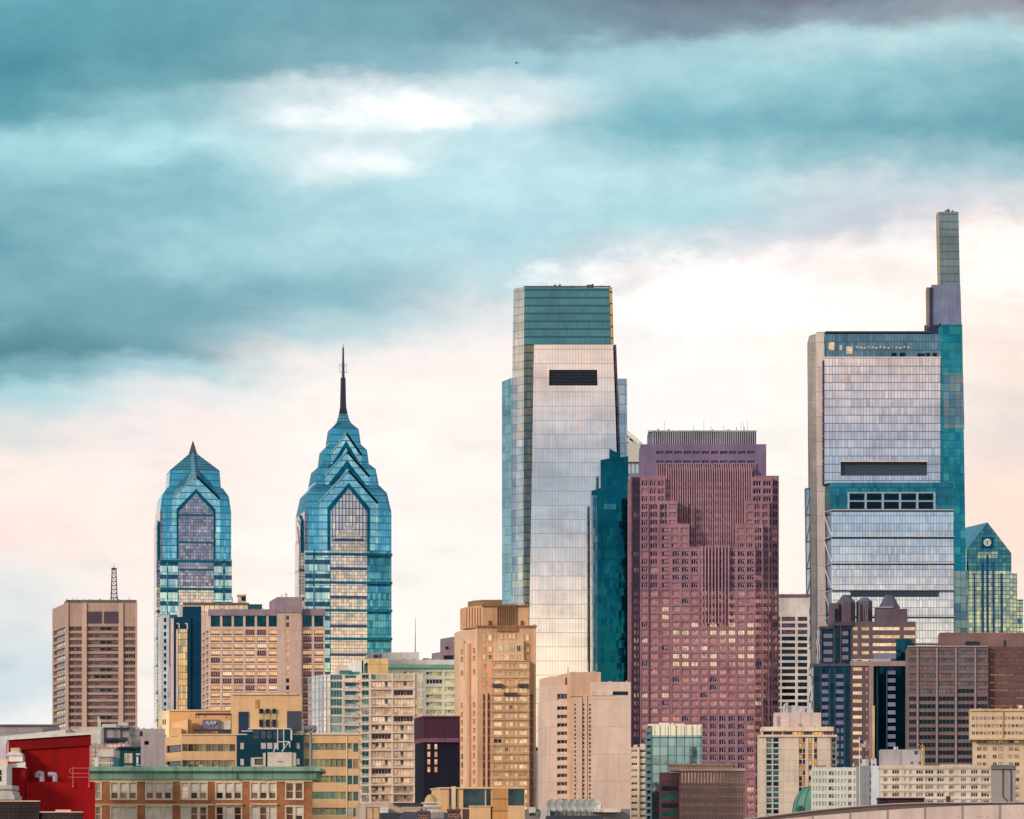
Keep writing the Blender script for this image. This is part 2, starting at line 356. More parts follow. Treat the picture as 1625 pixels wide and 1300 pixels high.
SPLIT = set('spandrel edge_slot turret_block turret_window low_wall core_window slot_panel crown_window balcony dark_fin roof_unit cooling_unit roof_vent pale_fin roof_box dark_slot top_window lobby_window vent duct fan white_sign flue balcony_slab balcony_rail pier corner_pier pilaster roof_louvre cornice_lamp roof_aerial roof_pipe front_wall crown_flute stair_glass dark_corner dark_belt setback_wall roof_edge downpipe parapet casing plant_box terrace louvre_blade upper_storey stair_core core_panel wing'.split())
THINGS = []
class Thing:
    def __init__(s, name, label, cat, p=None, Y=None, group=None, z=0.0, org=None):
        s.o = bpy.data.objects.new(name, None); COL.objects.link(s.o)
        s.org = Vector(org) if org else Vector((X(p, Y), Y, z)); s.o.location = s.org
        s.o.empty_display_size = 1.0
        s.o['label'] = label; s.o['category'] = cat
        if group: s.o['group'] = group
        s.op = []; THINGS.append(s)
    def part(s, name, mb, mats, label=None, parent=None, smooth=False):
        if name in SPLIT and len(mb.g) > 1:      # countable pieces: each one a mesh of its own
            for a, b in zip(mb.g, mb.g[1:]+[len(mb.f)]):
                q = MB()
                for f, mt in zip(mb.f[a:b], mb.m[a:b]): q.poly([mb.v[i] for i in f], mt)
                if q.f: q.build(name, mats, s.o, s.org, smooth)
            return None
        ob = mb.build(name, mats, s.o, s.org, smooth)
        if parent is not None: ob.parent = parent
        if label: ob['label'] = label
        return ob
    def windows(s, ops, st, name='window', pick=None, label=None):
        """every opening gets its own window; past a hundred the smallest become one part"""
        room = max(0, 96-getattr(s, 'nw', 0)); order = sorted(ops, key=lambda o: -o[1]*o[2])
        rest = []
        for i, (c, wd, ht, a) in enumerate(order):
            var = pick(c) if pick else random.choices(range(len(st['glass'])), st['wts'] if len(st.get('wts') or ()) == len(st['glass']) else None)[0]
            me = win_mesh(wd, ht, st, var)
            if i < room:
                ob = bpy.data.objects.new(name, me); COL.objects.link(ob); ob.parent = s.o
                ob.location = Vector(c)-s.org; ob.rotation_euler = (0, 0, a)
                if label: ob['label'] = label
            else: rest.append((c, a, me))
        s.nw = getattr(s, 'nw', 0)+min(room, len(order))
        if rest:
            V, Fc, Mi, mats = [], [], [], []
            for c, a, me in rest:
                ca, sa = math.cos(a), math.sin(a); base = len(V); o = Vector(c)-s.org
                V += [(o.x+v.co.x*ca-v.co.y*sa, o.y+v.co.x*sa+v.co.y*ca, o.z+v.co.z) for v in me.vertices]
                for mt in me.materials:
                    if mt not in mats: mats.append(mt)
                for p in me.polygons:
                    Fc.append([base+i for i in p.vertices]); Mi.append(mats.index(me.materials[p.material_index]))
            m2 = bpy.data.meshes.new('window'); m2.from_pydata(V, [], Fc)
            for mt in mats: m2.materials.append(mt)
            m2.polygons.foreach_set('material_index', Mi); m2.update()
            ob = bpy.data.objects.new('window', m2); COL.objects.link(ob); ob.parent = s.o; ob['kind'] = 'stuff'
    def block(s, xl, xr, yt, Y, D=30, mats=None, name='wall', cols=(), rows=(), depth=0.5, st=None, sk=SKEW, yb=None, lcols=(), lrows=None,
              skip=None, pick=None, yt2=None, roof=None, parapet=0.0, label=None, lst=None, z0=0.0, Yr=None):
        """a block from photo column xl to xr at distance Y, D metres deep, with openings in its front (cols, rows) and left side (lcols in shares)"""
        Yr = Y if Yr is None else Yr; sk = skx(xl, Y, sk)
        A = (X(xl, Y), Y); B = (X(xr, Yr), Yr); Cc = (B[0]-sk*D, Yr+D); E = (A[0]-sk*D, Y+D)
        z0 = Z(yb, Y) if yb is not None else z0; z1 = Z(yt, Y); 
        mb = MB(); mats = mats if isinstance(mats, (list, tuple)) else [mats]
        ops = []; lops = []
        fsk = []
        if cols:
            L = (Vector(B)-Vector(A)).length
            cc = [((a-xl)/(xr-xl)*L, (b-xl)/(xr-xl)*L) for a, b in cols]; rr = [(max(z0, Z(b, Y)), min(z1, Z(a, Y))) for a, b in rows]
            rr = [r for r in rr if r[1] > r[0]+0.2]
            sk2 = None
            if skip: sk2 = lambda u, v: skip(xl+u/L*(xr-xl), HY-(v-EYE)*F/Y)
            ops = mb.facade(A, B, z0, z1, cc, rr, depth, 0, sk2); fsk.append(0)
        if lcols:
            L = (Vector(E)-Vector(A)).length
            rr = [(max(z0, Z(b, Y)), min(z1, Z(a, Y))) for a, b in (lrows if lrows is not None else rows)]
            rr = [r for r in rr if r[1] > r[0]+0.2]
            lops = mb.facade(E, A, z0, z1, [(a*L, b*L) for a, b in lcols], rr, depth, 0); fsk.append(3)
        mb.prism([A, B, Cc, E], z0, z1, 0, top=(len(mats)-1), skip=fsk)
        ob = s.part(name, mb, mats, label)
        if parapet:
            pb = MB(); t = parapet
            pb.box(A[0]-t, B[0]+t, Y-t, Y+0.6, z1-0.05, z1+t*1.6)
            s.part('parapet', pb, mats[0])
        if st and ops: s.windows(ops, st, pick=pick)
        if (lst or st) and lops: s.windows(lops, lst or st, pick=None if lst else pick)
        return ob
def rows_(y0, pitch, h, n): return [(y0+i*pitch, y0+i*pitch+h) for i in range(n)]
def cols_(x0, x1, n, gap): 
    w_ = (x1-x0-(n-1)*gap)/n
    return [(x0+i*(w_+gap), x0+i*(w_+gap)+w_) for i in range(n)]
def pbox(mb, xl, xr, yt, yb, Y, D, mat=0, sk=SKEW):
    """box given by its photo outline at distance Y"""
    A = (X(xl, Y), Y); B = (X(xr, Y), Y); sk = skx(xl, Y, sk)
    mb.prism([A, B, (B[0]-sk*D, Y+D), (A[0]-sk*D, Y+D)], Z(yb, Y), Z(yt, Y), mat, bottom=True)
def simple(name, label, cat, mb, mats, p, Y, z, group=None, smooth=False):
    o = mb.build(name, mats, None, (X(p, Y), Y, z), smooth)
    o['label'] = label; o['category'] = cat
    if group: o['group'] = group
    return o

# common surfaces
ROOF = wall((120, 112, 105)); WHITE = paint((232, 226, 218)); STEEL = paint((150, 150, 155), 0.4, 0.6); DARK = paint((38, 42, 52), 0.6)
G_DARK = glass((36, 44, 62), 0.75); G_NAVY = glass((14, 38, 60), 0.8); G_TEAL = glass((58, 108, 118), 0.8); G_MAUVE = glass((92, 72, 92), 0.8)
G_AMBER = glass((250, 200, 125), 0.9); G_CREAM = glass((248, 226, 190), 0.8); G_GREY = glass((140, 140, 145), 0.8); G_BLACK = glass((24, 24, 34), 0.4)  # cream panes carry the reflected sunset in their tint

# ------------------------------------------------------------------ ground
gm = MB(); gm.box(-9000, 9000, -6000, 14000, -1.0, 0.0)
g_o = gm.build('ground', wall((95, 92, 88), grain=0.05)); g_o['kind'] = 'structure'
# ================================================================== the two stepped glass towers
def rot_frame(cx, cy, deg):
    c, s = math.cos(R(deg)), math.sin(R(deg))
    return lambda x, y, z: (cx+x*c-y*s, cy+x*s+y*c, z)
def ring(T, w, z, ch=0.0):
    if ch <= 0: return [T(-w, -w, z), T(w, -w, z), T(w, w, z), T(-w, w, z)]
    return [T(-w+ch, -w, z), T(w-ch, -w, z), T(w, -w+ch, z), T(w, w-ch, z), T(w-ch, w, z), T(-w+ch, w, z), T(-w, w-ch, z), T(-w, -w+ch, z)]
def gable(mb, T, g, z0, ze, zp, ya, yb, along='y', mf=0, ms=0, mr=0):
    U = (lambda x, y, z: T(x, y, z)) if along == 'y' else (lambda x, y, z: T(y, x, z))
    f = [U(-g, ya, z0), U(g, ya, z0), U(g, ya, ze), U(0, ya, zp), U(-g, ya, ze)]
    b = [U(-g, yb, z0), U(g, yb, z0), U(g, yb, ze), U(0, yb, zp), U(-g, yb, ze)]
    if along != 'y': f, b = [list(reversed(q)) for q in (f, b)]
    mb.poly(f, mf); mb.poly(list(reversed(b)), mf)
    n = 5
    for i in range(n):
        j = (i+1) % n
        roof = (i in (2, 3)) if along == 'y' else (i in (0, 1))
        mb.poly([f[j], f[i], b[i], b[j]], mr if roof else ms)
TEALP = (104, 190, 202)
t_body = curtain((112, 196, 220), 1.5, 3.9, 0.10, 0.12, (30, 100, 122), (80, 166, 194), 0.5, jit=0.010, wave=0.02)
t_front = curtain((178, 236, 244), 3.0, 3.9, 0.05, 0.14, (40, 116, 130), (104, 182, 194), 0.5, jit=0.010, wave=0.02)
t_dark = curtain((8, 110, 134), 2.0, 3.9, 0.08, 0.10, (6, 60, 76), (4, 84, 100), 0.5, jit=0.01)
t_roof = curtain((140, 210, 226), 1.7, 1.7, 0.14, 0.3, (30, 96, 110), (76, 150, 164), 0.5, jit=0.012)
t_stripe = curtain((196, 224, 226), 9, 1.1, 0.0, 0.4, (70, 140, 156), (150, 200, 206), 0.3)
t_band = curtain((214, 238, 236), 1.5, 3.9, 0.08, 0.08, (60, 120, 134), (130, 186, 190), 0.7, jit=0.012, band=(7.8, 0.34, 0), bandcol=(34, 88, 112))
t_band2 = curtain((104, 186, 204), 1.5, 3.9, 0.10, 0.10, (24, 84, 98), (40, 120, 136), 0.8, jit=0.02, wave=0.03, band=(15.6, 0.17, 4), bandcol=(10, 92, 110))
t_grid = curtain((250, 232, 210), 1.5, 1.95, 0.14, 0.12, (92, 84, 96), (214, 190, 176), 0.5, jit=0.008, band=(16.0, 0.10, 0), bandcol=(62, 80, 108))  # cream reflection of the central bay put into its tint
t_mauve = curtain((200, 196, 204), 1.5, 1.95, 0.14, 0.12, (70, 72, 88), (120, 122, 140), 0.8, jit=0.01, band=(16.0, 0.08, 8), bandcol=(20, 96, 116))
t_vert = curtain((252, 238, 222), 1.9, 3.9, 0.36, 0.12, (84, 84, 98), (206, 196, 194), 0.6, jit=0.01)
t_side = curtain((150, 150, 160), 2.2, 3.9, 0.10, 0.16, (70, 76, 92), (110, 112, 124), 0.5)
def tapered_tower(name, label, cxp, Y, half, tiers, spire, deg=9.5, inner=None, left_front=None):
    s = Y/F; cx = X(cxp, Y); cy = Y+half*s
    T = rot_frame(cx, cy, deg)
    t = Thing(name, label, 'skyscraper', org=(cx, cy, 0))
    z0 = 0.0
    for i, (w_, ze, zs, ws, zt, wt, g, zge, zgp) in enumerate(tiers):
        w_, ws, wt = w_*s, ws*s, wt*s; ze, zs, zt = Z(ze, cy), Z(zs, cy), Z(zt, cy)
        mb = MB(); ch = w_*0.07
        if i == 0:
            zb = Z(inner['band'], cy)
            mb.loft(ring(T, w_, 0, ch), ring(T, w_, zb, ch), [1, 1, 1, 1, 1, 2, 2, 2], cap=False)
            mb.loft(ring(T, w_, zb, ch), ring(T, w_, ze, ch), [0, 0, 0, 0, 0, 2, 2, 2], cap=False)
        else:
            mb.loft(ring(T, w_, z0, ch), ring(T, w_, ze, ch), 0, cap=False)
        mb.loft(ring(T, w_, ze, ch), ring(T, ws, zs, ch), 0, cap=False)
        mb.loft(ring(T, ws, zs, ch), ring(T, wt, zt, ch), 0, top=0)
        t.part('shaft' if i == 0 else 'setback', mb, [t_body, t_band2, t_side])
        if g:
            g, zge, zgp = g*s, Z(zge, cy-w_), Z(zgp, cy-w_)
            gb = MB(); L = w_+0.5
            zz = z0 if i else Z(inner['band'], cy)
            gable(gb, T, g, zz, zge, zgp, -L, L, 'y', 0, 1, 2)
            if i == len(tiers)-1 or (i == 0 and len(tiers) == 2):     # slopes rising from the gable towards the apex
                zp = Z(717, cy) if len(tiers) == 2 else zgp+3
                gb.poly([T(-g, -L, zge), T(0, -L, zgp), T(0, -7*s, zp)][::-1], 2)
                gb.poly([T(g, -L, zge), T(0, -L, zgp), T(0, -7*s, zp)], 3)
            t.part('gable', gb, [t_front, t_dark, t_stripe, t_roof])
            # verge coping, coloured bright on the left slope and dark on the right
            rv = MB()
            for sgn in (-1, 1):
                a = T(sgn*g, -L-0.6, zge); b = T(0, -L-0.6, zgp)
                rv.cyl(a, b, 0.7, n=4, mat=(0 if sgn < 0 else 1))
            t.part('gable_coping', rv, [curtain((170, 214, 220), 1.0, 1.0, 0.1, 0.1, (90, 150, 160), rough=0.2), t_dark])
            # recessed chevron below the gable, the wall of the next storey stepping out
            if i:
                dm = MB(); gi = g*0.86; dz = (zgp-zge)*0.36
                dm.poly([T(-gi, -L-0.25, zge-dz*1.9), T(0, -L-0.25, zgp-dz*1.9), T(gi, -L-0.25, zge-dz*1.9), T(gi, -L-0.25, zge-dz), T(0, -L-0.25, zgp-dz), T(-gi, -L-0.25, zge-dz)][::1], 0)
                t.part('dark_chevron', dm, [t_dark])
        z0 = zt-0.5 if not g else min(zt, zgp)-12*s
    # big arched bay on the front and its twin on the left flank
    L = tiers[0][0]*s+0.5
    q = inner
    for side in ('y', 'x'):
        f = MB(); dy = 0 if side == 'y' else 46; gable(f, T, q['go']*s, Z(q['arch_bot'], cy), Z(q['so']+dy*0.4, cy-L), Z(q['po']+dy, cy-L), -L-0.5, -L+1, side, 0, 0, 0)
        t.part('arch_frame', f, [t_dark])
        f = MB(); gable(f, T, q['gi']*s, Z(q['split'], cy), Z(q['si']+dy*0.4, cy-L), Z(q['pi']+dy, cy-L), -L-0.9, -L+1, side, 0, 0, 1)
        t.part('arched_bay', f, [q['up'], t_roof])
        f = MB()
        if q.get('p2'): gable(f, T, q['gi']*s, 0, Z(q['s2'], cy-L), Z(q['p2'], cy-L), -L-1.3, -L+1, side, 0, 0, 0)
        else:
            w_ = q['gi']*s
            for (a, b) in (((-w_, -L-1.3), (w_, -L-1.3)),):
                U = T if side == 'y' else (lambda x, y, z: T(y, -x, z))
                f.loft([U(-w_, -L-1.0, 0), U(w_, -L-1.0, 0), U(w_, -L+1, 0), U(-w_, -L+1, 0)],
                       [U(-w_, -L-1.0, Z(q['split'], cy)), U(w_, -L-1.0, Z(q['split'], cy)), U(w_, -L+1, Z(q['split'], cy)), U(-w_, -L+1, Z(q['split'], cy))], 0)
        t.part('central_bay', f, [q['low']])
    # banded strips by the central bay, a pale reflection put into their tint
    g0 = q['gi']*s; zt = Z(q['band'], cy)
    bands = [(-L*0.985, -L*0.80), (-L*0.76, -g0-0.4)]+([(g0+0.4, L*0.74), (L*0.80, L*0.985)] if left_front is None else [])
    for a, b in bands:
        f = MB(); f.loft([T(a, -L-0.3, 0), T(b, -L-0.3, 0), T(b, -L+1, 0), T(a, -L+1, 0)], [T(a, -L-0.3, zt), T(b, -L-0.3, zt), T(b, -L+1, zt), T(a, -L+1, zt)], 0)
        t.part('banded_strip', f, [t_band])
    f = MB()
    for (y_, hw) in q['belts']:
        z = Z(y_, cy-L); f.loft([T(-L*hw, -L-1.6, z-0.75), T(L*hw, -L-1.6, z-0.75), T(L*hw, -L, z-0.75), T(-L*hw, -L, z-0.75)], [T(-L*hw, -L-1.6, z+0.75), T(L*hw, -L-1.6, z+0.75), T(L*hw, -L, z+0.75), T(-L*hw, -L, z+0.75)], 0)
    t.part('belt_course', f, [curtain((34, 112, 132), 1.5, 4.0, 0.05, 0.05, (20, 70, 90))])
    spire(t, T, s, cy)
    return t
def spire_one(t, T, s, cy):
    z = lambda q: Z(q, cy)
    m = MB(); m.loft(ring(T, 14*s, z(676)), ring(T, 9.5*s, z(669)), 0); m.loft(ring(T, 9.5*s, z(669)), ring(T, 6.5*s, z(658)), 0)
    t.part('spire_base', m, [t_roof])
    m = MB(); m.loft(ring(T, 6.5*s, z(658)), ring(T, 4.3*s, z(645)), 0); t.part('spire_collar', m, [DARK])
    m = MB(); a = 3.4*s
    for sx_, sy_ in ((-1, -1), (1, -1), (1, 1), (-1, 1)):
        m.cyl(T(sx_*a, sy_*a, z(646)), T(sx_*a*0.75, sy_*a*0.75, z(600)), 0.45, n=5)
    zz = [646-i*4.6 for i in range(11)]
    for i in range(10):
        k0 = a*(1-0.25*i/10); k1 = a*(1-0.25*(i+1)/10); fl = 1 if i % 2 else -1
        for (p, q) in (((-1, -1), (1, -1)), ((1, -1), (1, 1)), ((1, 1), (-1, 1)), ((-1, 1), (-1, -1))):
            m.cyl(T(p[0]*k0, p[1]*k0, z(zz[i])), T(q[0]*k1, q[1]*k1, z(zz[i+1])), 0.3, n=4)
            m.cyl(T(q[0]*k0, q[1]*k0, z(zz[i])), T(p[0]*k1, p[1]*k1, z(zz[i+1])), 0.3, n=4)
            m.cyl(T(p[0]*k0, p[1]*k0, z(zz[i])), T(q[0]*k0, q[1]*k0, z(zz[i])), 0.35, n=4)
    m.cyl(T(0, 0, z(646)), T(0, 0, z(600)), 0.5, n=6)
    m.cyl(T(0, 0, z(603)), T(0, 0, z(576)), 0.85, 0.75, n=8)
    for q in (591, 580): m.cyl(T(-5.5*s, 0, z(q)), T(5.5*s, 0, z(q)), 0.16, n=4)
    m.cyl(T(-5.5*s, 0, z(592)), T(-5.5*s, 0, z(576)), 0.12, n=4); m.cyl(T(5.5*s, 0, z(592)), T(5.5*s, 0, z(576)), 0.12, n=4)
    m.cyl(T(0, 0, z(576)), T(0, 0, z(552)), 0.62, 0.5, n=8); m.cyl(T(0, 0, z(552)), T(0, 0, z(545)), 0.25, 0.08, n=5)
    t.part('spire', m, [paint((74, 68, 96), 0.5, 0.3)])
def spire_two(t, T, s, cy):
    z = lambda q: Z(q, cy)
    m = MB(); m.loft(ring(T, 39.5*s, z(750.5)), ring(T, 3*s, z(718)), 0); t.part('pyramid_roof', m, [t_roof])
    m = MB(); m.loft(ring(T, 6.8*s, z(722)), ring(T, 2.2*s, z(706)), 0); m.loft(ring(T, 2.2*s, z(706)), ring(T, 0.5*s, z(700)), 0)
    t.part('spire', m, [paint((96, 84, 108), 0.5, 0.2)])
tapered_tower('stepped_glass_tower', 'tall teal glass skyscraper with stacked gables rising to a lattice spire', 541.5, 2180, 70.5,
    [(69.5, 818, 787, 63, 773, 51, 47, 798, 746), (51, 771, 748, 47, 740, 38.5, 36, 756, 716), (37.5, 742, 717, 34.5, 706, 24.5, 25, 722, 687), (25.5, 706, 683, 22.5, 671, 10, 0, 0, 0)],
    spire_one, inner=dict(band=880, arch_bot=880, go=34, so=806, po=766, gi=29, si=812, pi=775, split=870, up=t_vert, low=t_grid, s2=862, p2=831, belts=[(880, .98), (925, .98), (969, .98), (1014, .98)]), left_front=1)
tapered_tower('gabled_glass_tower', 'shorter teal glass skyscraper with one steep gable and a small pointed finial', 301.5, 2290, 57,
    [(56.5, 817, 792, 53, 778, 44, 38, 791, 755), (41.5, 777, 752, 39.5, 750, 39, 0, 0, 0)],
    spire_two, inner=dict(band=892, arch_bot=892, go=31, so=808, po=776, gi=27.5, si=813, pi=783, split=935, up=t_mauve, low=t_grid, belts=[(891, .98), (935, .98)]))

# ================================================================== brown office tower on the far left
bw = wall((182, 146, 128), var=0.10)
st_brown = dict(glass=[G_MAUVE, G_DARK, G_NAVY, glass((92, 76, 88), 0.6)], wts=[4, 4, 2, 3], frame=paint((150, 118, 104)), nx=5, ny=1, fw=0.35, blind=(paint((132, 108, 112)), 0.4))
st_brown2 = dict(st_brown, nx=2); st_louv = dict(glass=[paint((104, 76, 88))], frame=paint((120, 92, 98)), nx=1, ny=5, fw=0.25)
t = Thing('office_tower', 'brown concrete office tower with ribbon windows and a lattice mast on top', 'office building', 160, 1900)
rw = rows_(994.4, 10.85, 6.9, 34)
A0 = 105; 
t.block(A0, 217, 957, 1900, 44, [bw, ROOF], cols=[(109, 130), (138, 188), (196, 215)], rows=rw, depth=1.0, st=st_brown, sk=0.27, lcols=[(0.06, 0.97)],
        lst=dict(glass=[G_CREAM, G_GREY, G_NAVY], wts=[2, 4, 4], frame=paint((150, 118, 104)), nx=6, fw=0.3))
m = MB()
for x0, x1 in ((130.5, 137.5), (188.5, 195.5), (103.5, 108.5), (215, 218)): pbox(m, x0, x1, 956.5, 1400, 1899.2, 0.9)
t.part('pier', m, [wall((206, 166, 144), var=0.08)])
m = MB()
for x0, x1 in ((138, 161), (165, 188)): pbox(m, x0, x1, 970.5, 989, 1899.6, 0.6)
t.part('roof_louvre', m, [curtain((110, 84, 96), 9.0, 0.9, 0.02, 0.4, (60, 46, 60), metal=0.2, rough=0.5)])
m = MB(); pbox(m, 105, 217, 952, 957.2, 1906, 20); pbox(m, 158, 186, 953, 958, 1903, 6)
for p in (106, 122, 188): m.cyl((X(p, 1905), 1905, Z(957, 1905)), (X(p, 1905), 1905, Z(950, 1905)), 0.2, n=4)
t.part('roof_kerb', m, [paint((120, 100, 92))])
t = Thing('lattice_mast', 'small red and white lattice mast on the roof of the brown tower', 'mast', 181, 1910, z=Z(955, 1910))
m = MB(); zt, zb = Z(903, 1910), Z(955, 1910); c = (X(181, 1910), 1910)
def lattice(m, c, zb, zt, rb, rt, n, r=0.14):
    for i in range(n+1):
        z = zb+(zt-zb)*i/n; k = rb+(rt-rb)*i/n
        P = [(c[0]+k*a, c[1]+k*b, z) for a, b in ((-1, -1), (1, -1), (1, 1), (-1, 1))]
        for j in range(4): m.cyl(P[j], P[(j+1) % 4], r, n=4)
        if i < n:
            z2 = zb+(zt-zb)*(i+1)/n; k2 = rb+(rt-rb)*(i+1)/n
            Q = [(c[0]+k2*a, c[1]+k2*b, z2) for a, b in ((-1, -1), (1, -1), (1, 1), (-1, 1))]
            for j in range(4): m.cyl(P[j], Q[j], r*1.3, n=4); m.cyl(P[j], Q[(j+1) % 4], r, n=4)
lattice(m, c, zb, zt, 1.5, 0.95, 8)
m.cyl((c[0], c[1], zt), (c[0], c[1], Z(896, 1910)), 0.15, n=4); m.box(c[0]-1.2, c[0]+1.2, 1909, 1911, zt-0.4, zt+0.5)
t.part('lattice', m, [paint((96, 66, 72))])

# ================================================================== tallest pair on the right of centre
Yc = 2100
cg_top = curtain((74, 134, 152), 1.5, 4.2, 0.08, 0.22, (40, 88, 100), (96, 150, 158), 0.5, jit=0.004, wave=0.004)
cg_main = curtain((252, 240, 230), 1.55, 7.6, 0.10, 0.035, (140, 134, 140), (240, 226, 216), 0.5, jit=0.0018, wave=0.003, ls=0.8, big=0.2)
cg_side = curtain((228, 232, 230), 3.2, 4.2, 0.07, 0.06, (110, 116, 104), (180, 190, 178), 0.6, jit=0.01)
cg_dark = curtain((104, 118, 118), 2.0, 4.2, 0.10, 0.2, (62, 76, 80), (130, 128, 112), 0.8, jit=0.01)
cg_wing = curtain((150, 196, 202), 3.0, 5.0, 0.06, 0.05, (70, 120, 130), (110, 168, 178), 0.6, jit=0.02, wave=0.03)
cg_wingf = curtain((196, 202, 206), 3.0, 4.2, 0.08, 0.05, (100, 120, 130), (150, 168, 178), 0.8, jit=0.01)
t = Thing('glass_slab_tower', 'tallest pale glass tower in the middle with a square louvred opening near its top', 'skyscraper', 905, Yc)
P3 = lambda p, q, Y: (X(p, Y), Y, Z(q, Y))
def quadprism(mb, Y, D, tl, tr, bl, br, yt, yb, sk=SKEW, mats=(0, 0, 0, 0), top=None, ytr=None):
    """leaning block: left/right photo columns at its top and at its foot"""
    sk = skx(tl, Y, sk)
    a = [P3(bl, yb, Y), P3(br, yb, Y), (X(br, Y)-sk*D, Y+D, Z(yb, Y)), (X(bl, Y)-sk*D, Y+D, Z(yb, Y))]
    b = [P3(tl, yt, Y), P3(tr, ytr or yt, Y), (X(tr, Y)-sk*D, Y+D, Z(ytr or yt, Y)), (X(tl, Y)-sk*D, Y+D, Z(yt, Y))]
    mb.loft(a, b, list(mats), top if top is not None else mats[0])
YB = 1454
m = MB()   # core with a narrow canted corner on the left
def ringc(q, l0, l1, r1, Y=Yc):
    return [P3(l1, q, Y), P3(r1, q, Y), (X(r1, Y)-2, Y+40, Z(q, Y)), (X(l0, Y+7), Y+40, Z(q, Y)), (X(l0, Y+7), Y+7, Z(q, Y))]
top = ringc(455.5, 815, 832, 969); top[1] = P3(969, 457, Yc)
m.loft(ringc(547, 813.5, 831.5, 970), top, [0, 1, 1, 1, 2]); m.loft(ringc(YB, 803, 829, 986), ringc(547, 813.5, 831.5, 970), [3, 1, 1, 1, 2], cap=False)
t.part('core', m, [cg_top, cg_side, cg_side, cg_dark])
m = MB()   # leaning front sheet with a real opening for the louvre
sh = Yc-3.0
def fr(fx, q):   # point on the sheet
    k = (q-547)/(YB-547); l = 847.5+(832-847.5)*k; r = 973+(1003-973)*k
    return P3(l+(r-l)*fx, q, sh)
fa, fb_ = (871-846.5)/127.0, (947-846.5)/127.0
ys = [547, 587, 612, YB]; fs = [0, fa, fb_, 1]
for j in range(3):
    for i in range(3):
        if i == 1 and j == 1: continue
        m.poly([fr(fs[i], ys[j+1]), fr(fs[i+1], ys[j+1]), fr(fs[i+1], ys[j]), fr(fs[i], ys[j])])
bk = lambda p: (p[0], p[1]+4.5, p[2])
for (a, b) in (((fa, 612), (fb_, 612)), ((fb_, 612), (fb_, 587)), ((fb_, 587), (fa, 587)), ((fa, 587), (fa, 612))):
    m.poly([fr(*a), bk(fr(*a)), bk(fr(*b)), fr(*b)][::-1], 1)
for (a, b) in (((0, YB), (0, 547)), ((0, 547), (1, 547)), ((1, 547), (1, YB))):
    m.poly([fr(*a), fr(*b), bk(fr(*b)), bk(fr(*a))], 1)
t.part('glass_front', m, [cg_main, paint((120, 110, 120), 0.4)])
m = MB(); m.poly([(p[0], p[1]+2.2, p[2]) for p in (fr(fa, 612), fr(fb_, 612), fr(fb_, 587), fr(fa, 587))])
for q in [589.5+2.4*i for i in range(10)]:
    a, b = fr(fa, q), fr(fb_, q); m.box(a[0], b[0], a[1]+1.0, a[1]+2.1, a[2]-0.14, a[2]+0.14)
t.part('louvre', m, [paint((66, 72, 88), 0.5, 0.4)])
m = MB(); quadprism(m, Yc-1.0, 30, 975, 978, 1006, 1012, 547, YB, mats=(0, 0, 0, 0)); t.part('edge_fin', m, [curtain((86, 80, 104), 2, 4.2, 0.1, 0.2, (50, 48, 70), (120, 110, 120))])
m = MB(); quadprism(m, Yc-0.5, 26, 967, 971.5, 970, 974, 456, 547); t.part('corner_frame', m, [curtain((222, 180, 110), 2, 6.2, 0.1, 0.16, (90, 76, 70), (180, 140, 90))])
m = MB()
m.loft([P3(812, YB, Yc+4), P3(836, YB, Yc+4), (X(836, Yc), Yc+34, 0), (X(797, Yc+12), Yc+34, 0), (X(797, Yc+12), Yc+12, Z(YB, Yc+12))],
       [P3(811, 600, Yc+4), P3(830, 600, Yc+4), (X(830, Yc), Yc+34, Z(600, Yc+4)), (X(796.5, Yc+12), Yc+34, Z(606, Yc+12)), P3(796.5, 606, Yc+12)], [0, 0, 0, 0, 1], top=1)
t.part('left_glass', m, [cg_wingf, cg_wing])
m = MB(); quadprism(m, Yc+6, 26, 972, 995, 972, 998, 601, YB, sk=0.02); t.part('right_glass', m, [curtain((188, 200, 206), 3.2, 5.3, 0.07, 0.05, (96, 116, 126), (150, 176, 186), 0.8)])
m = MB()
for p, q, w_, h in ((880, 452, 3, 3), (888, 451, 2, 4), (932, 452, 10, 1.2), (940, 450.5, 2, 2)): pbox(m, p, p+w_, q, 457, Yc+8, 3)
pbox(m, 832, 969, 453.8, 456, Yc+1, 0.8)
t.part('roof_rail', m, [paint((90, 84, 80))])

# darker blue stepped tower in front of it
db = curtain((6, 92, 108), 1.5, 3.9, 0.10, 0.06, (4, 60, 76), (12, 100, 116), 0.5, jit=0.012, wave=0.02)
db2 = curtain((40, 108, 130), 1.2, 3.9, 0.3, 0.04, (8, 60, 80), (110, 140, 160), 0.8, jit=0.03)
t = Thing('dark_glass_tower', 'narrow dark teal glass tower with a stepped crown against the pale slab tower', 'skyscraper', 970, 2040)
m = MB()
for xl, xr, yt, Yo, ytr in ((938.5, 955, 779, 0, 774), (953, 970, 730, 3, 727), (967, 983, 712, 6, 720), (981, 997, 726, 2, 724)):
    quadprism(m, 2040+Yo, 22, xl, xr, xl+(2 if xl < 940 else 0), xr+(3 if xr > 990 else 1), yt, YB, mats=(0, 0, 0, 1), ytr=ytr, sk=0.02)
quadprism(m, 2036, 24, 955, 996, 956, 1000, 778, YB, mats=(0, 0, 0, 1), sk=0.02)
t.part('shaft', m, [db, db2])
m = MB()
quadprism(m, 2036, 4, 941, 947, 942, 952, 786, YB, mats=(0, 0, 0, 0))
quadprism(m, 2034.5, 3, 958, 978, 958, 978, 800, 809, mats=(1, 1, 1, 1))
t.part('crown_strip', m, [db2, curtain((60, 128, 136), 1.0, 4.0, 0.3, 0.1, (10, 80, 90), (120, 170, 170))])

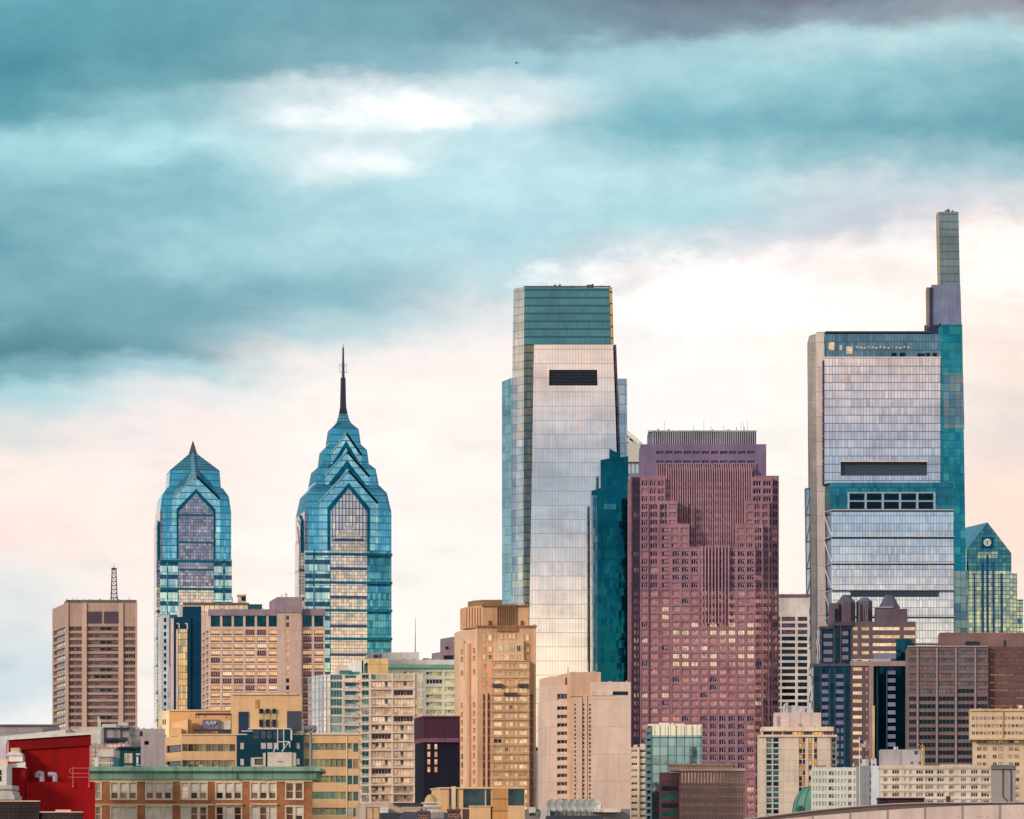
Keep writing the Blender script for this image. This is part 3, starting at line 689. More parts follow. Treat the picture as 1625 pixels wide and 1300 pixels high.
# lattice pyramid tower peeping out between
t = Thing('pyramid_tower', 'white lattice pyramid roof showing between the glass slab and the red tower', 'skyscraper', 958, 2300)
m = MB(); pbox(m, 900, 1017, 731, 1450, 2300, 40); t.part('shaft', m, [curtain((214, 214, 208), 2.4, 8, 0.4, 0.3, (120, 140, 150), (180, 190, 190), metal=0.4)])
m = MB(); Yp = 2300; base = [P3(900, 705, Yp), P3(1017, 705, Yp), (X(1017, Yp)-6, Yp+42, Z(705, Yp)), (X(900, Yp)-6, Yp+42, Z(705, Yp))]
apx = Vector((X(956, Yp)-3, Yp+21, Z(640, Yp)))
m.loft(base, [tuple(Vector(b)*0.0+apx+(Vector(b)-apx)*0.02) for b in base], 0)
t.part('pyramid_roof', m, [paint((88, 116, 120))])
m = MB(); f0, f1 = Vector(base[0])+Vector((0, -0.8, 0)), Vector(base[1])+Vector((0, -0.8, 0)); ap = apx+Vector((0, -0.8, 0))
N = 9
for i in range(N+1):
    k = i/N
    p = f0.lerp(f1, k)
    m.cyl(p, ap.lerp(f1, k), 0.75, n=4); m.cyl(p, ap.lerp(f0, 1-k), 0.75, n=4)
m.cyl(f0, f1, 0.9, n=4); m.cyl(f1, ap, 1.3, n=4); m.cyl(f0, ap, 1.3, n=4)
pbox(m, 898, 1019, 703, 733, 2298, 2)
t.part('lattice', m, [paint((226, 218, 206))])

# ================================================================== red granite tower
rg = wall((158, 112, 122), var=0.2, streak=0.1, px_=3.4, pz=4.1); rgd = wall((126, 104, 134), var=0.12); rgl = wall((182, 136, 148), var=0.1)
st_red = dict(glass=[glass((188, 124, 124), 0.85), glass((34, 34, 66), 0.8), glass((255, 226, 190), 0.9), glass((214, 156, 146), 0.85)], wts=[6, 3, 1.2, 4], frame=rgl, nx=3, ny=1, fw=0.3, blind=(paint((178, 140, 146)), 0.16))
def pick_red(c):  # reflections painted in: glass tone chosen by area of the front
    q = HY-(c[2]-EYE)*F/1950; p = CX+c[0]*F/1950
    if q < 868 and 1056 < p < 1193: return 0
    if 985 < q < 1060 and 1068 < p < 1200: return random.choices([0, 2, 3], [2, 5, 4])[0]
    if q < 940: return random.choices([0, 1, 3], [1, 9, 0.5])[0]
    if q > 1140 and 1112 < p < 1180: return 1
    return random.choices([0, 1, 2, 3], [7, 1.2, 0.5, 4])[0]
t = Thing('red_granite_tower', 'broad red granite tower with a ribbed flat top and stepped notched front', 'skyscraper', 1117, 1950)
rr = rows_(763, 12.45, 8.5, 54)
nS = 15
def gcols(a, b, n, g=3.2): return cols_(a+2.1, b-2.1, n, g)
Yr_ = 1950
t.block(1000, 1236, 755, Yr_+4, 40, [rg, ROOF], name='shaft', cols=gcols(1003, 1016, 1)+gcols(1056, 1193, 9)+gcols(1220, 1236, 1), rows=rr, depth=0.9, st=st_red, pick=pick_red,
        lcols=[(0.1+0.16*i, 0.2+0.16*i) for i in range(6)], sk=SKEW)
t.block(1016, 1056, 758, Yr_, 6, [rg, rgl], name='front_step', cols=gcols(1016, 1056, 3), rows=rr, depth=0.8, st=st_red, pick=pick_red, sk=0)
t.block(1193, 1226, 757.5, Yr_, 6, [rg, rgl], name='front_step', cols=gcols(1193, 1226, 2), rows=rr, depth=0.8, st=st_red, pick=pick_red, sk=0)
t.block(1030, 1075, 795, Yr_-3, 6, [rg, rgl], name='front_step', cols=gcols(1030, 1075, 3), rows=[r for r in rr if r[0] > 798], depth=0.8, st=st_red, pick=pick_red, sk=0)
t.block(1183, 1221, 795, Yr_-3, 6, [rg, rgl], name='front_step', cols=gcols(1183, 1221, 3), rows=[r for r in rr if r[0] > 798], depth=0.8, st=st_red, pick=pick_red, sk=0)
t.block(1048, 1094, 831, Yr_-6, 6, [rg, rgl], name='front_step', cols=gcols(1048, 1094, 3), rows=[r for r in rr if r[0] > 834], depth=0.8, st=st_red, pick=pick_red, sk=0)
t.block(1168, 1211, 831, Yr_-6, 6, [rg, rgl], name='front_step', cols=gcols(1168, 1211, 3), rows=[r for r in rr if r[0] > 834], depth=0.8, st=st_red, pick=pick_red, sk=0)
t.block(1065, 1199, 868, Yr_-9, 8, [rg, rgl], name='front_bay', cols=gcols(1065, 1199, 9), rows=[r for r in rr if r[0] > 871], depth=0.8, st=st_red, pick=pick_red, sk=0)
m = MB()    # closely set ribs of the recessed centre
for i in range(38):
    x0 = 1057+i*3.63
    if x0 < 1192: pbox(m, x0, x0+1.5, 742 if i % 4 else 738, 868, Yr_+2.6, 1.6, sk=0)
t.part('rib', m, [rgl])
m = MB()
pbox(m, 1113, 1157, 866, 1160, Yr_-10.2, 1.4, sk=0)
m2 = MB()
for i in range(9): pbox(m2, 1113+i*5.3, 1114.8+i*5.3, 866, 990, Yr_-11.2, 1.2, sk=0)
t.part('rib', m2, [rgl])
m = MB()
for i in range(9):
    pbox(m, 1002+i*1.9, 1002.7+i*1.9, 757, 1440, Yr_+3.4, 0.8, sk=0)
for a in (1056.5, 1075.5, 1094.5, 1031, 1049): pbox(m, a-1, a+0.4, 800, 1440, Yr_-3.2, 3, sk=0)
t.part('corner_rib', m, [paint((76, 62, 96))])
ub = [(1041.5+i*14.45, 1053.5+i*14.45) for i in range(11)]
t.block(1017, 1216, 705, Yr_+8, 30, [rgd, ROOF], name='upper_stage', cols=ub, rows=[(716, 721), (731, 735)], depth=1.0,
        st=dict(glass=[G_NAVY], frame=rgd, nx=3, fw=0.4), yb=756)
m = MB()
for i in range(44):
    x0 = 1042+i*3.62
    pbox(m, x0, x0+1.4, 735, 756, Yr_+6.8, 1.2, sk=0)
t.part('rib', m, [rgl])
t.block(1029, 1200, 685, Yr_+14, 20, [wall((112, 112, 130)), ROOF], name='crown', yb=706)
m = MB()
for i in range(48): pbox(m, 1036+i*3.42, 1037.2+i*3.42, 684, 705.5, Yr_+13, 1.0, sk=0)
pbox(m, 1028, 1201, 683, 685.5, Yr_+13, 2)
t.part('crown_rib', m, [wall((178, 172, 182))])
m = MB()
for i, p in enumerate((1054, 1101, 1117, 1128, 1148, 1176, 1180, 1186)):
    m.cyl(P3(p, 686, Yr_+20), P3(p, (668, 675, 666, 676, 675, 669, 672, 668)[i], Yr_+20), 0.12, n=4)
t.part('roof_aerial', m, [paint((150, 140, 140))])

# banded block between the red tower and the tallest tower
t = Thing('banded_office_block', 'narrow brown office block with white spandrels beside the red tower', 'office building', 1260, 2110)
t.block(1232, 1284, 945, 2110, 30, [wall((236, 220, 208)), ROOF], cols=[(1234, 1238), (1240.5, 1262), (1266, 1281)], rows=rows_(979, 10.4, 6.6, 38), depth=0.8,
        st=dict(glass=[G_NAVY, G_BLACK, G_MAUVE], frame=DARK, nx=2, fw=0.2), pick=lambda c: (2 if (HY-(c[2]-EYE)*F/2110) < 1012 else random.choice((0, 1, 0))))
m = MB(); pbox(m, 1231, 1285, 943, 947, 2109, 31); t.part('parapet', m, [wall((130, 100, 120))])
# ================================================================== tallest tower, right
Yt = 2200
ct_main = curtain((250, 241, 236), 1.75, 4.6, 0.16, 0.10, (108, 104, 124), (196, 190, 198), 0.55, jit=0.003, wave=0.003, ls=0.9, big=0.25)
ct_low = curtain((244, 246, 246), 1.6, 4.3, 0.16, 0.07, (84, 92, 116), (200, 196, 200), 0.45, jit=0.003, wave=0.003, ls=0.9, big=0.25)
ct_teal = curtain((70, 150, 164), 1.75, 4.6, 0.10, 0.08, (10, 84, 98), (24, 108, 122), 0.7, jit=0.01)
ct_tealg = curtain((86, 142, 152), 2.2, 4.6, 0.10, 0.12, (40, 84, 96), (60, 110, 122), 0.8, jit=0.01)
ct_band = curtain((112, 152, 170), 1.75, 4.6, 0.14, 0.10, (52, 84, 104), (78, 122, 144), 0.8, jit=0.01)
ct_core = curtain((60, 146, 162), 3.2, 4.6, 0.05, 0.05, (6, 84, 98), (30, 134, 146), 0.9, jit=0.02, wave=0.02)
ct_coreg = curtain((116, 156, 166), 3.2, 4.6, 0.08, 0.06, (60, 96, 104), (120, 140, 146), 0.8, jit=0.02)
ct_stone = wall((172, 160, 154), px_=3.6, pz=4.6, var=0.12, seam=0.9); ct_pale = wall((222, 198, 186), var=0.06, pz=14)
ct_truss = paint((226, 222, 226), 0.4, 0.1); ct_dk = paint((62, 74, 92), 0.45, 0.3)
t = Thing('slab_skyscraper', 'tallest tower on the right with glass bands, side core and a slim mast block', 'skyscraper', 1400, Yt)
sk = 0.14
m = MB(); quadprism(m, Yt+4, 26, 1296, 1494, 1296, 1500, 527, YB, sk=sk); t.part('slab', m, [ct_tealg])
m = MB(); quadprism(m, Yt+1, 5, 1308, 1490, 1312, 1493, 530, 567, sk=0); t.part('top_storey', m, [ct_band])
m = MB()
for a, b, q0, q1 in ((1315, 1324, 543, 556), (1332, 1336, 548, 556), (1343, 1353, 550, 562), (1415, 1423, 560, 567), (1428, 1437, 560, 567), (1456, 1468, 561, 567), (1470, 1476, 560, 567), (1480, 1487, 560, 567)):
    pbox(m, a, b, q0, q1, Yt+0.7, 0.4, mat=(0 if a < 1400 else 1), sk=0)
for i in range(14): pbox(m, 1358+i*6.3, 1361+i*6.3, 549.5+(i % 3)*0.8, 551.5+(i % 3)*0.8, Yt+0.7, 0.4, sk=0)
t.part('top_window', m, [G_CREAM, G_NAVY])
m = MB()
A, B = P3(1308.5, 0, Yt)[:2], P3(1492, 0, Yt)[:2]; L = B[0]-A[0]; kk = L/(1492-1308.5)
ops = m.facade(A, B, Z(768, Yt), Z(567.5, Yt), [((1334-1308.5)*kk, (1471.5-1308.5)*kk)], [(Z(755, Yt), Z(733, Yt))], 3.0)
m.prism([A, B, (B[0], Yt+5), (A[0], Yt+5)], Z(768, Yt), Z(567.5, Yt), skip=(0,))
t.part('glass_front', m, [ct_main])
t.windows(ops, dict(glass=[paint((66, 76, 96), 0.5, 0.4)], frame=paint((84, 94, 112), 0.4, 0.4), nx=1, ny=9, fw=0.3), name='louvre')
m = MB(); pbox(m, 1308, 1493, 566, 568.5, Yt-0.6, 1, sk=0); pbox(m, 1334, 1471.5, 731, 733, Yt-0.5, 1, sk=0); t.part('trim', m, [wall((236, 206, 186))])
m = MB()
for q in range(10): pbox(m, 1305.5, 1308.5, 572+q*20, 590+q*20, Yt-0.3, 2, sk=0)
for q in range(5): pbox(m, 1491, 1495, 568+q*41, 605+q*41, Yt+0.5, 2, sk=0, mat=1)
t.part('edge_slot', m, [paint((66, 60, 92), 0.4, 0.3), ct_teal])
# lower, wider box
m = MB(); quadprism(m, Yt-5, 12, 1318, 1512.5, 1325, 1517, 767, YB, sk=10.27, mats=(0, 0, 0, 1)); t.part('lower_slab', m, [ct_low, curtain((176, 182, 204), 3, 14, 0.05, 0.1, (60, 66, 84), metal=0.3, rough=0.4)])
m = MB(); pbox(m, 1317, 1513, 766, 808, Yt-6, 10, sk=10.27); t.part('sky_lobby', m, [ct_teal])
m = MB()
for i in range(5):
    for j in range(2): pbox(m, 1348.5+i*27.3, 1371+i*27.3, 784+j*13, 793+j*14, Yt-6.6, 0.5, sk=0)
t.part('lobby_window', m, [G_NAVY])
m = MB()
for i in range(6): pbox(m, 1345+i*27.3, 1348+i*27.3, 781, 808, Yt-7, 0.8, sk=0)
for q in (781, 794.5): pbox(m, 1345, 1484, q, q+1.8, Yt-7.1, 0.7, sk=0)
t.part('lobby_frame', m, [paint((176, 196, 200), 0.4)])
m = MB()
for i, q in enumerate([808.5+42.3*k for k in range(15)]):
    a = 1319+i*0.5; pbox(m, a, 1514+i*0.4, q, q+1.3, Yt-7.5, 2.2, sk=0)
    m.cyl(P3(a, q+1, Yt-6.5), P3(1306+i*0.5, q+5, Yt+4), 0.28, n=4)
    if i < 14: m.cyl(P3(1306.5+i*0.5, q+5, Yt+3.5), P3(a+0.5, q+42, Yt-6.5), 0.42, n=5)
t.part('belt_truss', m, [ct_truss])
m = MB()
for i, q in enumerate([810.8+42.3*k for k in range(15)]): pbox(m, 1320+i*0.4, 1514+i*0.4, q-0.6, q+0.9, Yt-6.6, 1.5, sk=0)
pbox(m, 1350, 1490, 938, 947, Yt-6.4, 1.2, sk=0)
t.part('dark_belt', m, [ct_dk])
# left service pier and outer truss
m = MB(); quadprism(m, Yt+2, 20, 1295, 1308, 1300, 1312.5, 528, YB, sk=0.16, mats=(0, 0, 0, 0)); t.part('pier', m, [ct_pale])
m = MB(); quadprism(m, Yt+6, 34, 1284, 1297, 1291, 1304, 533, YB, sk=0.16, mats=(0, 0, 0, 0), ytr=529); t.part('stone_flank', m, [ct_stone])
m = MB(); quadprism(m, Yt+10, 18, 1278, 1288, 1287, 1296, 776, YB, sk=0.2, mats=(0, 0, 0, 0)); t.part('outer_glass', m, [curtain((196, 204, 206), 3.2, 15, 0.04, 0.05, (90, 96, 110), (150, 160, 170))])
m = MB()
for i in range(15):
    q = 776+i*42.3; o = i*0.63
    m.cyl(P3(1277.5+o, q, Yt+9), P3(1289+o, q-2, Yt+9), 0.42, n=4); m.cyl(P3(1288+o, q, Yt+9), P3(1279+o, q+42, Yt+9), 0.32, n=4)
m.cyl(P3(1277.5, 776, Yt+9), P3(1286.5, 1380, Yt+9), 0.4, n=4); m.cyl(P3(1289.5, 776, Yt+9), P3(1298.5, 1380, Yt+9), 0.5, n=4)
t.part('outer_truss', m, [paint((120, 122, 140), 0.4, 0.2)])
# core, blade and mast
m = MB(); quadprism(m, Yt+3, 30, 1489, 1527, 1500, 1541, 515, YB, sk=0.1)
t.part('core', m, [ct_core])
m = MB(); quadprism(m, Yt+2.4, 2, 1496, 1528.5, 1497, 1530.5, 592, 680, sk=0.0); quadprism(m, Yt+2.3, 2, 1514, 1536, 1521, 1540, 905, YB, sk=0.0); t.part('core_panel', m, [ct_coreg])
m = MB(); quadprism(m, Yt+5, 22, 1478, 1524, 1479, 1526, 452, 517, sk=0.1); t.part('blade', m, [wall((122, 128, 158), pz=30, px_=2.2, seam=0.3)])
m = MB(); quadprism(m, Yt+8, 18, 1470, 1478.5, 1471, 1479, 456, 527, sk=0.1); t.part('blade_edge', m, [wall((160, 142, 108))])
m = MB(); pbox(m, 1475.5, 1479, 456, 524, Yt+4, 2, sk=0); pbox(m, 1476, 1491, 516, 530, Yt+3.5, 3, sk=0); t.part('slot', m, [paint((40, 50, 96), 0.4, 0.3)])
m = MB(); quadprism(m, Yt+7, 16, 1490, 1521, 1492, 1523.5, 336, 452, sk=0.16, mats=(0, 0, 0, 0)); t.part('mast_block', m, [curtain((140, 154, 160), 3.2, 4.2, 0.05, 0.12, (80, 94, 98), (116, 132, 136), 0.6, jit=0.008, metal=0.8, rough=0.2)])
m = MB(); quadprism(m, Yt+7.2, 14, 1486.5, 1490, 1489, 1492, 337, 452, sk=0.16); t.part('mast_side', m, [wall((176, 158, 126))])
m = MB()
for p, q, a in ((1500, 333, 2), (1503, 332, 4), (1510, 334, 3)): pbox(m, p, p+a, q, 337, Yt+12, 3)
pbox(m, 1310, 1478, 525.6, 528, Yt+1, 1.2, sk=0); pbox(m, 1467, 1470, 516, 528, Yt+6, 2)
m.cyl(P3(1489, 518, Yt+2), P3(1493, 514, Yt+2), 0.7, n=5)
t.part('roof_edge', m, [paint((60, 62, 90), 0.5)])

# gabled green glass tower behind, far right
Yg = 2420
gg = curtain((226, 222, 186), 2.3, 2.5, 0.16, 0.16, (44, 96, 100), (150, 180, 164), 0.7, jit=0.012, wave=0.012)
gt = curtain((100, 160, 164), 2.3, 2.5, 0.16, 0.16, (20, 84, 94), (60, 124, 132), 0.8, jit=0.012, wave=0.012)
t = Thing('gabled_green_tower', 'green glass tower with a plain gable and a round pale emblem, far right', 'skyscraper', 1567, Yg)
G = lambda p, q, y=Yg: P3(p, q, y)
m = MB()
f = [G(1533, 1440), G(1605, 1440), G(1605, 906), G(1537, 906)]; m.poly(f, 0)
f2 = [G(1537, 906), G(1605, 906), G(1605, 878), G(1567, 829), G(1534, 872)]; m.poly(f2, 1)
off = lambda p: (p[0]-9, p[1]+36, p[2])
m.poly([G(1605, 1440), off(G(1605, 1440)), off(G(1605, 878)), G(1605, 878)], 0)
m.poly([off(G(1533, 1440)), G(1533, 1440), G(1534, 872), off(G(1534, 872))], 0)
m.poly([G(1605, 878), off(G(1605, 878)), off(G(1567, 829)), G(1567, 829)], 2); m.poly([off(G(1534, 872)), G(1534, 872), G(1567, 829), off(G(1567, 829))], 3)
m.poly([off(G(1605, 1440)), off(G(1533, 1440)), off(G(1534, 872)), off(G(1567, 829)), off(G(1605, 878))], 0)
t.part('shaft', m, [gg, gt, gt, curtain((170, 192, 208), 2.4, 40, 0.2, 0.1, (120, 146, 166))])
m = MB(); quadprism(m, Yg+3, 30, 1600, 1614, 1602, 1616, 910, YB); quadprism(m, Yg+6, 30, 1612, 1623.5, 1614, 1625, 953, YB); t.part('wing', m, [gg])
m = MB(); pbox(m, 1613, 1622, 981, 989, Yg+5.4, 1, sk=0); pbox(m, 1607, 1624, 951.5, 953.5, Yg+5, 2, sk=0); t.part('vent_panel', m, [ct_teal])
m = MB()
for a, w_, q in ((1545, 3, 910), (1557, 4, 893), (1565, 4, 881), (1574.5, 3.6, 893), (1587.5, 4, 910)): quadprism(m, Yg-0.6, 1, a, a+w_, a+2, a+w_+2, q, YB, sk=0)
t.part('dark_fin', m, [curtain((40, 84, 118), 9, 2.5, 0, 0.2, (20, 50, 76), (70, 100, 130))])
m = MB(); pbox(m, 1558, 1577, 852, 871, Yg-0.3, 1, sk=0); pbox(m, 1552, 1583, 876, 887, Yg-0.3, 1, sk=0, mat=1); t.part('gable_panel', m, [curtain((10, 96, 120), 2.3, 2.5, 0.1, 0.1, (4, 70, 90)), gg])
c0 = Vector(G(1566.7, 861, Yg-1.2))
m = MB(); m.cyl(c0, c0+Vector((0, -0.5, 0)), 2.35, n=28); em = t.part('emblem', m, [paint((244, 236, 222))])
m = MB()
for k in range(3):
    a0 = R(90+120*k+18)
    for i in range(6):
        a, b = a0+R(84)*i/6, a0+R(84)*(i+1)/6
        q = [c0+Vector((math.cos(u)*r, -0.56, math.sin(u)*r)) for u, r in ((a, 1.05), (a, 1.35), (b, 1.35), (b, 1.05))]
        m.poly([q[0], q[3], q[2], q[1]])
m.cyl(c0+Vector((0, -0.51, -1.0)), c0+Vector((0, -0.51, 0.35)), 0.3, 0.15, n=5); m.cyl(c0+Vector((0, -0.55, 0.35)), c0+Vector((0, -0.55, 0.75)), 0.25, n=8)
e2 = m.build('emblem_figure', [paint((92, 70, 50))], t.o, t.org); e2.parent = em

# ================================================================== dark stepped tower with granite crown
Ys = 1750
bg = wall((112, 88, 94), var=0.14); bgd = wall((84, 72, 86), var=0.15)
rib_c = wall((166, 134, 132), var=0.1); navy_g = curtain((8, 58, 82), 2.0, 3.6, 0.08, 0.12, (4, 34, 52), (2, 42, 64), 0.8, jit=0.02, metal=0.85)
navy_b = curtain((4, 58, 84), 2.0, 7.2, 0.06, 0.06, (4, 36, 52), (10, 78, 100), 0.8, jit=0.02, metal=0.85)
stc = dict(glass=[glass((246, 226, 196), 0.9, 0.08, 0.3), glass((236, 208, 174), 0.9, 0.08, 0.35)], frame=wall((200, 160, 120)), nx=4, ny=1, fw=0.18)
t = Thing('stepped_crown_tower', 'dark glass and striped granite tower with clustered turrets and terraces', 'skyscraper', 1372, Ys)
rwu = rows_(994.5, 12.7, 6.0, 18)
t.block(1352, 1453, 986.5, Ys, 30, [bg, ROOF], name='upper_wall', cols=[(1353.5, 1361), (1367, 1379), (1384.5, 1428), (1434, 1452)], rows=rwu, depth=0.5, st=stc, sk=0.3,
        skip=lambda p, q: (p > 1384 and q > 1044) or (p > 1430 and q > 1012))
m = MB(); quadprism(m, Ys-1, 6, 1422, 1444, 1422, 1444, 1014, YB, sk=0); quadprism(m, Ys-1.4, 3, 1437, 1453, 1437, 1453, 1021, YB, sk=0)
t.part('dark_corner', m, [navy_b])
m = MB(); quadprism(m, Ys+1, 26, 1301, 1352.5, 1301, 1352.5, 996, YB, sk=0.3, ytr=988); t.part('upper_glass', m, [navy_g, ROOF])
m = MB()
for i in range(5):
    for a, b, d in ((1307, 1321, 0), (1335.5, 1346, -4)): pbox(m, a, b, 1006+i*12.7+d, 1012.5+i*12.7+d, Ys+0.3, 1, sk=0)
    for a, b, d in ((1307, 1321, 0), (1335.5, 1346, -4)): pbox(m, a, b, 1001+i*12.7+d, 1004.5+i*12.7+d, Ys+0.5, 0.6, sk=0, mat=1)
t.part('spandrel', m, [wall((120, 120, 144)), G_BLACK])
m = MB()
for a in (1302, 1322.5, 1333, 1350): pbox(m, a, a+2, 1000 if a < 1330 else 992, 1400, Ys-0.2, 1.2, sk=0)
pbox(m, 1300, 1324, 994, 998, Ys-0.6, 3, sk=0); pbox(m, 1322, 1354, 987, 993, Ys-0.8, 3, sk=0)
t.part('corner_pier', m, [bgd])
# lower stages
m = MB(); quadprism(m, Ys-8, 30, 1291, 1351, 1291, 1352, 1058, YB, sk=0.2, ytr=1052); t.part('lower_glass', m, [navy_g, ROOF])
m = MB()
for i in range(20):
    q = 1070+i*12.3
    for a, b in ((1304, 1314.5), (1326.5, 1338.5)):
        if q < 1150: pbox(m, a, b, q, q+6.2, Ys-8.7, 1, sk=0)
        else:
            pbox(m, a+1, a+5, q, q+7, Ys-8.7, 1, sk=0); pbox(m, b-4, b, q, q+7, Ys-8.7, 1, sk=0)
t.part('spandrel', m, [wall((124, 122, 146))])
m = MB()
for a in (1291, 1302, 1316, 1324, 1339.5, 1349): pbox(m, a, a+1.2, 1060, 1400, Ys-9.0, 1.2, sk=0)
pbox(m, 1290, 1352, 1053, 1057.5, Ys-9.5, 4, sk=0)
t.part('mullion', m, [paint((70, 84, 108))])
t.block(1351, 1386, 1056, Ys-10, 16, [bg, ROOF], name='lower_wall', cols=[(1353, 1368), (1373, 1377)], rows=[r for r in rows_(1058.5, 12.7, 6.2, 16)], depth=0.5, st=stc, sk=0)
m = MB(); pbox(m, 1350, 1437, 1049, 1057, Ys-10.6, 4, sk=0); pbox(m, 1379, 1386, 1057, 1210, Ys-10.5, 1, sk=0); t.part('terrace_wall', m, [rib_c])
m = MB(); pbox(m, 1384.5, 1388, 1120, 1204, Ys-10.8, 1, sk=0); t.part('sun_painted_pier', m, [wall((236, 200, 130))])  # sunlight on this pier is put into its wall colour
m = MB()
for i in range(14): pbox(m, 1382+i*2.3, 1383.2+i*2.3, 1047, 1050.5, Ys-10.8, 0.4, sk=0)
pbox(m, 1351, 1414, 1046, 1047.2, Ys-10.8, 0.5, sk=0); t.part('terrace_rail', m, [WHITE])
m = MB(); quadprism(m, Ys-6, 16, 1386, 1444, 1386, 1444, 1058, YB, sk=0); t.part('recessed_glass', m, [navy_b])
m = MB()
for i in range(14):
    q = 1064+i*12.7; pbox(m, 1408, 1421, q, q+6.4, Ys-6.7, 1, sk=0)
pbox(m, 1386, 1422, 1036.5, 1046, Ys-0.8, 1, sk=0)
t.part('spandrel', m, [wall((136, 128, 152))])
m = MB(); pbox(m, 1407, 1408, 1058, 1400, Ys-7.1, 1, sk=0); pbox(m, 1391, 1393.5, 1060, 1400, Ys-6.9, 1, sk=0); t.part('mullion', m, [paint((60, 110, 138))])
# turrets
cr = wall((106, 88, 98), var=0.16); crd = paint((92, 92, 112)); crg = paint((100, 120, 128))
def turret(name, xl, xr, yt, cap, Y, facets=8, body=cr, capm=crd, cut=0.76):
    c = (X((xl+xr)/2, Y), Y+6); r = (X(xr, Y)-X(xl, Y))/2
    def rg_(k, q): return [(c[0]+r*k*math.cos(R(22.5+45*i))/math.cos(R(22.5)), c[1]+r*k*math.sin(R(22.5+45*i))/math.cos(R(22.5)), Z(q, Y)) for i in range(8)]
    m = MB(); m.loft(rg_(1, 1000), rg_(1, cap), 0, cap=False); t.part(name, m, [body])
    m = MB(); m.loft(rg_(1.0, cap), rg_(cut, (cap+yt)/2+1.5), 0); m.loft(rg_(cut, (cap+yt)/2+1.5), rg_(0.42, yt), 0); t.part('turret_cap', m, [capm])
turret('turret', 1330, 1359, 943, 955, Ys+2, capm=crd); turret('turret', 1362, 1386, 947, 953, Ys+1, capm=crg, cut=0.8); turret('turret', 1397, 1429, 943, 962, Ys+8, capm=crd, cut=0.74)
m = MB(); pbox(m, 1316.5, 1331, 957, 1000, Ys+3, 12); pbox(m, 1389, 1428, 964, 990, Ys+2, 10); pbox(m, 1416, 1440, 966, 990, Ys+1.4, 10); t.part('turret_block', m, [cr])
m = MB(); pbox(m, 1325, 1329.5, 966, 996, Ys+2.6, 1, sk=0); pbox(m, 1372, 1378, 967, 984, Ys-0.6, 1, sk=0); pbox(m, 1359, 1362, 955, 990, Ys+1.6, 1, sk=0); t.part('turret_window', m, [G_NAVY])
m = MB(); pbox(m, 1373.5, 1374.3, 967, 984, Ys-0.9, 0.3, sk=0); pbox(m, 1375.9, 1376.6, 967, 984, Ys-0.9, 0.3, sk=0); pbox(m, 1388, 1417, 962.8, 964.5, Ys+1.3, 2, sk=0); t.part('turret_trim', m, [paint((190, 176, 172))])

# ================================================================== wide brown block, right
Yb = 1640
st_wb = dict(glass=[glass((104, 102, 120), 0.85), glass((70, 66, 84), 0.8), glass((128, 104, 112), 0.8)], wts=[5, 3, 2], frame=paint((90, 78, 84)), nx=4, ny=1, fw=0.22)
wb = wall((130, 104, 100), var=0.12)
t = Thing('wide_office_block', 'wide brown office block with long dark ribbon windows at the right edge', 'office building', 1530, Yb)
def pick_wb(c):
    q = HY-(c[2]-EYE)*F/Yb
    if q > 1104: return 1
    return random.choice((0, 0, 2, 1)) if q > 1090 else random.choice((0, 0, 2))
cc_wb = [(1442.5, 1454.5), (1458.5, 1485), (1489, 1515), (1519, 1546), (1550, 1567)]
st_wb2 = dict(st_wb, glass=[glass((104, 102, 120), 0.85), G_NAVY, glass((128, 104, 112), 0.8)])
t.block(1441, 1568, 1026, Yb, 34, [wb, ROOF], cols=cc_wb, rows=rows_(1032, 12.25, 7.2, 22), depth=0.6, st=st_wb2, pick=pick_wb)
t.block(1568, 1690, 1026, Yb+3, 30, [wall((112, 80, 76), var=0.15), ROOF], name='side_wall', cols=cols_(1571, 1688, 3, 4), rows=rows_(1032, 12.25, 4.2, 22), depth=0.3,
        st=dict(glass=[glass((122, 84, 80), 0.6), glass((150, 108, 96), 0.7)], frame=wall((120, 84, 80)), nx=6, fw=0.2))
t.block(1491, 1690, 1004, Yb+12, 20, [wall((138, 102, 96), pz=4.0, px_=8, var=0.14, seam=0.3), ROOF], name='plant_storey')
m = MB(); pbox(m, 1532, 1554, 1018, 1024.5, Yb+11.6, 1, sk=0); pbox(m, 1593, 1596, 1016, 1026, Yb+11.6, 1, sk=0); t.part('vent', m, [DARK])
m = MB()
for a in (1455, 1485.6, 1516, 1546.6): pbox(m, a, a+2.4, 1028, 1440, Yb-0.6, 0.8, sk=0)
pbox(m, 1440.4, 1568, 1024.6, 1027, Yb-0.7, 1, sk=0)
t.part('mullion', m, [paint((176, 150, 148))])

# ================================================================== beige hotel tower
Yh = 1200
hw = wall((238, 208, 184), px_=5.2, pz=3.25, var=0.06, seam=0.5); hcap = wall((236, 206, 178))
t = Thing('hotel_tower', 'beige panelled hotel tower with two dark window strips and a flat roof canopy', 'hotel', 1265, Yh)
st_h = dict(glass=[G_TEAL, glass((28, 84, 96), 0.8), G_NAVY], frame=paint((196, 200, 196)), nx=1, ny=1, fw=0.16, blind=(paint((120, 140, 140)), 0.3))
st_h2 = dict(glass=[glass((236, 196, 110), 0.8), G_NAVY, G_DARK, glass((230, 170, 90), 0.8)], wts=[4, 2, 2, 3], frame=paint((120, 92, 90)), nx=1, fw=0.16)
rh = rows_(1170.5, 8.75, 7.7, 30)
t.block(1204.5, 1318, 1167, Yh, 22, [hw, ROOF], cols=[(1216, 1225.6), (1226.8, 1236.5), (1267.8, 1273), (1273.8, 1278), (1283, 1288.5), (1292, 1297)], rows=rh, depth=0.5, st=None, sk=0.12)
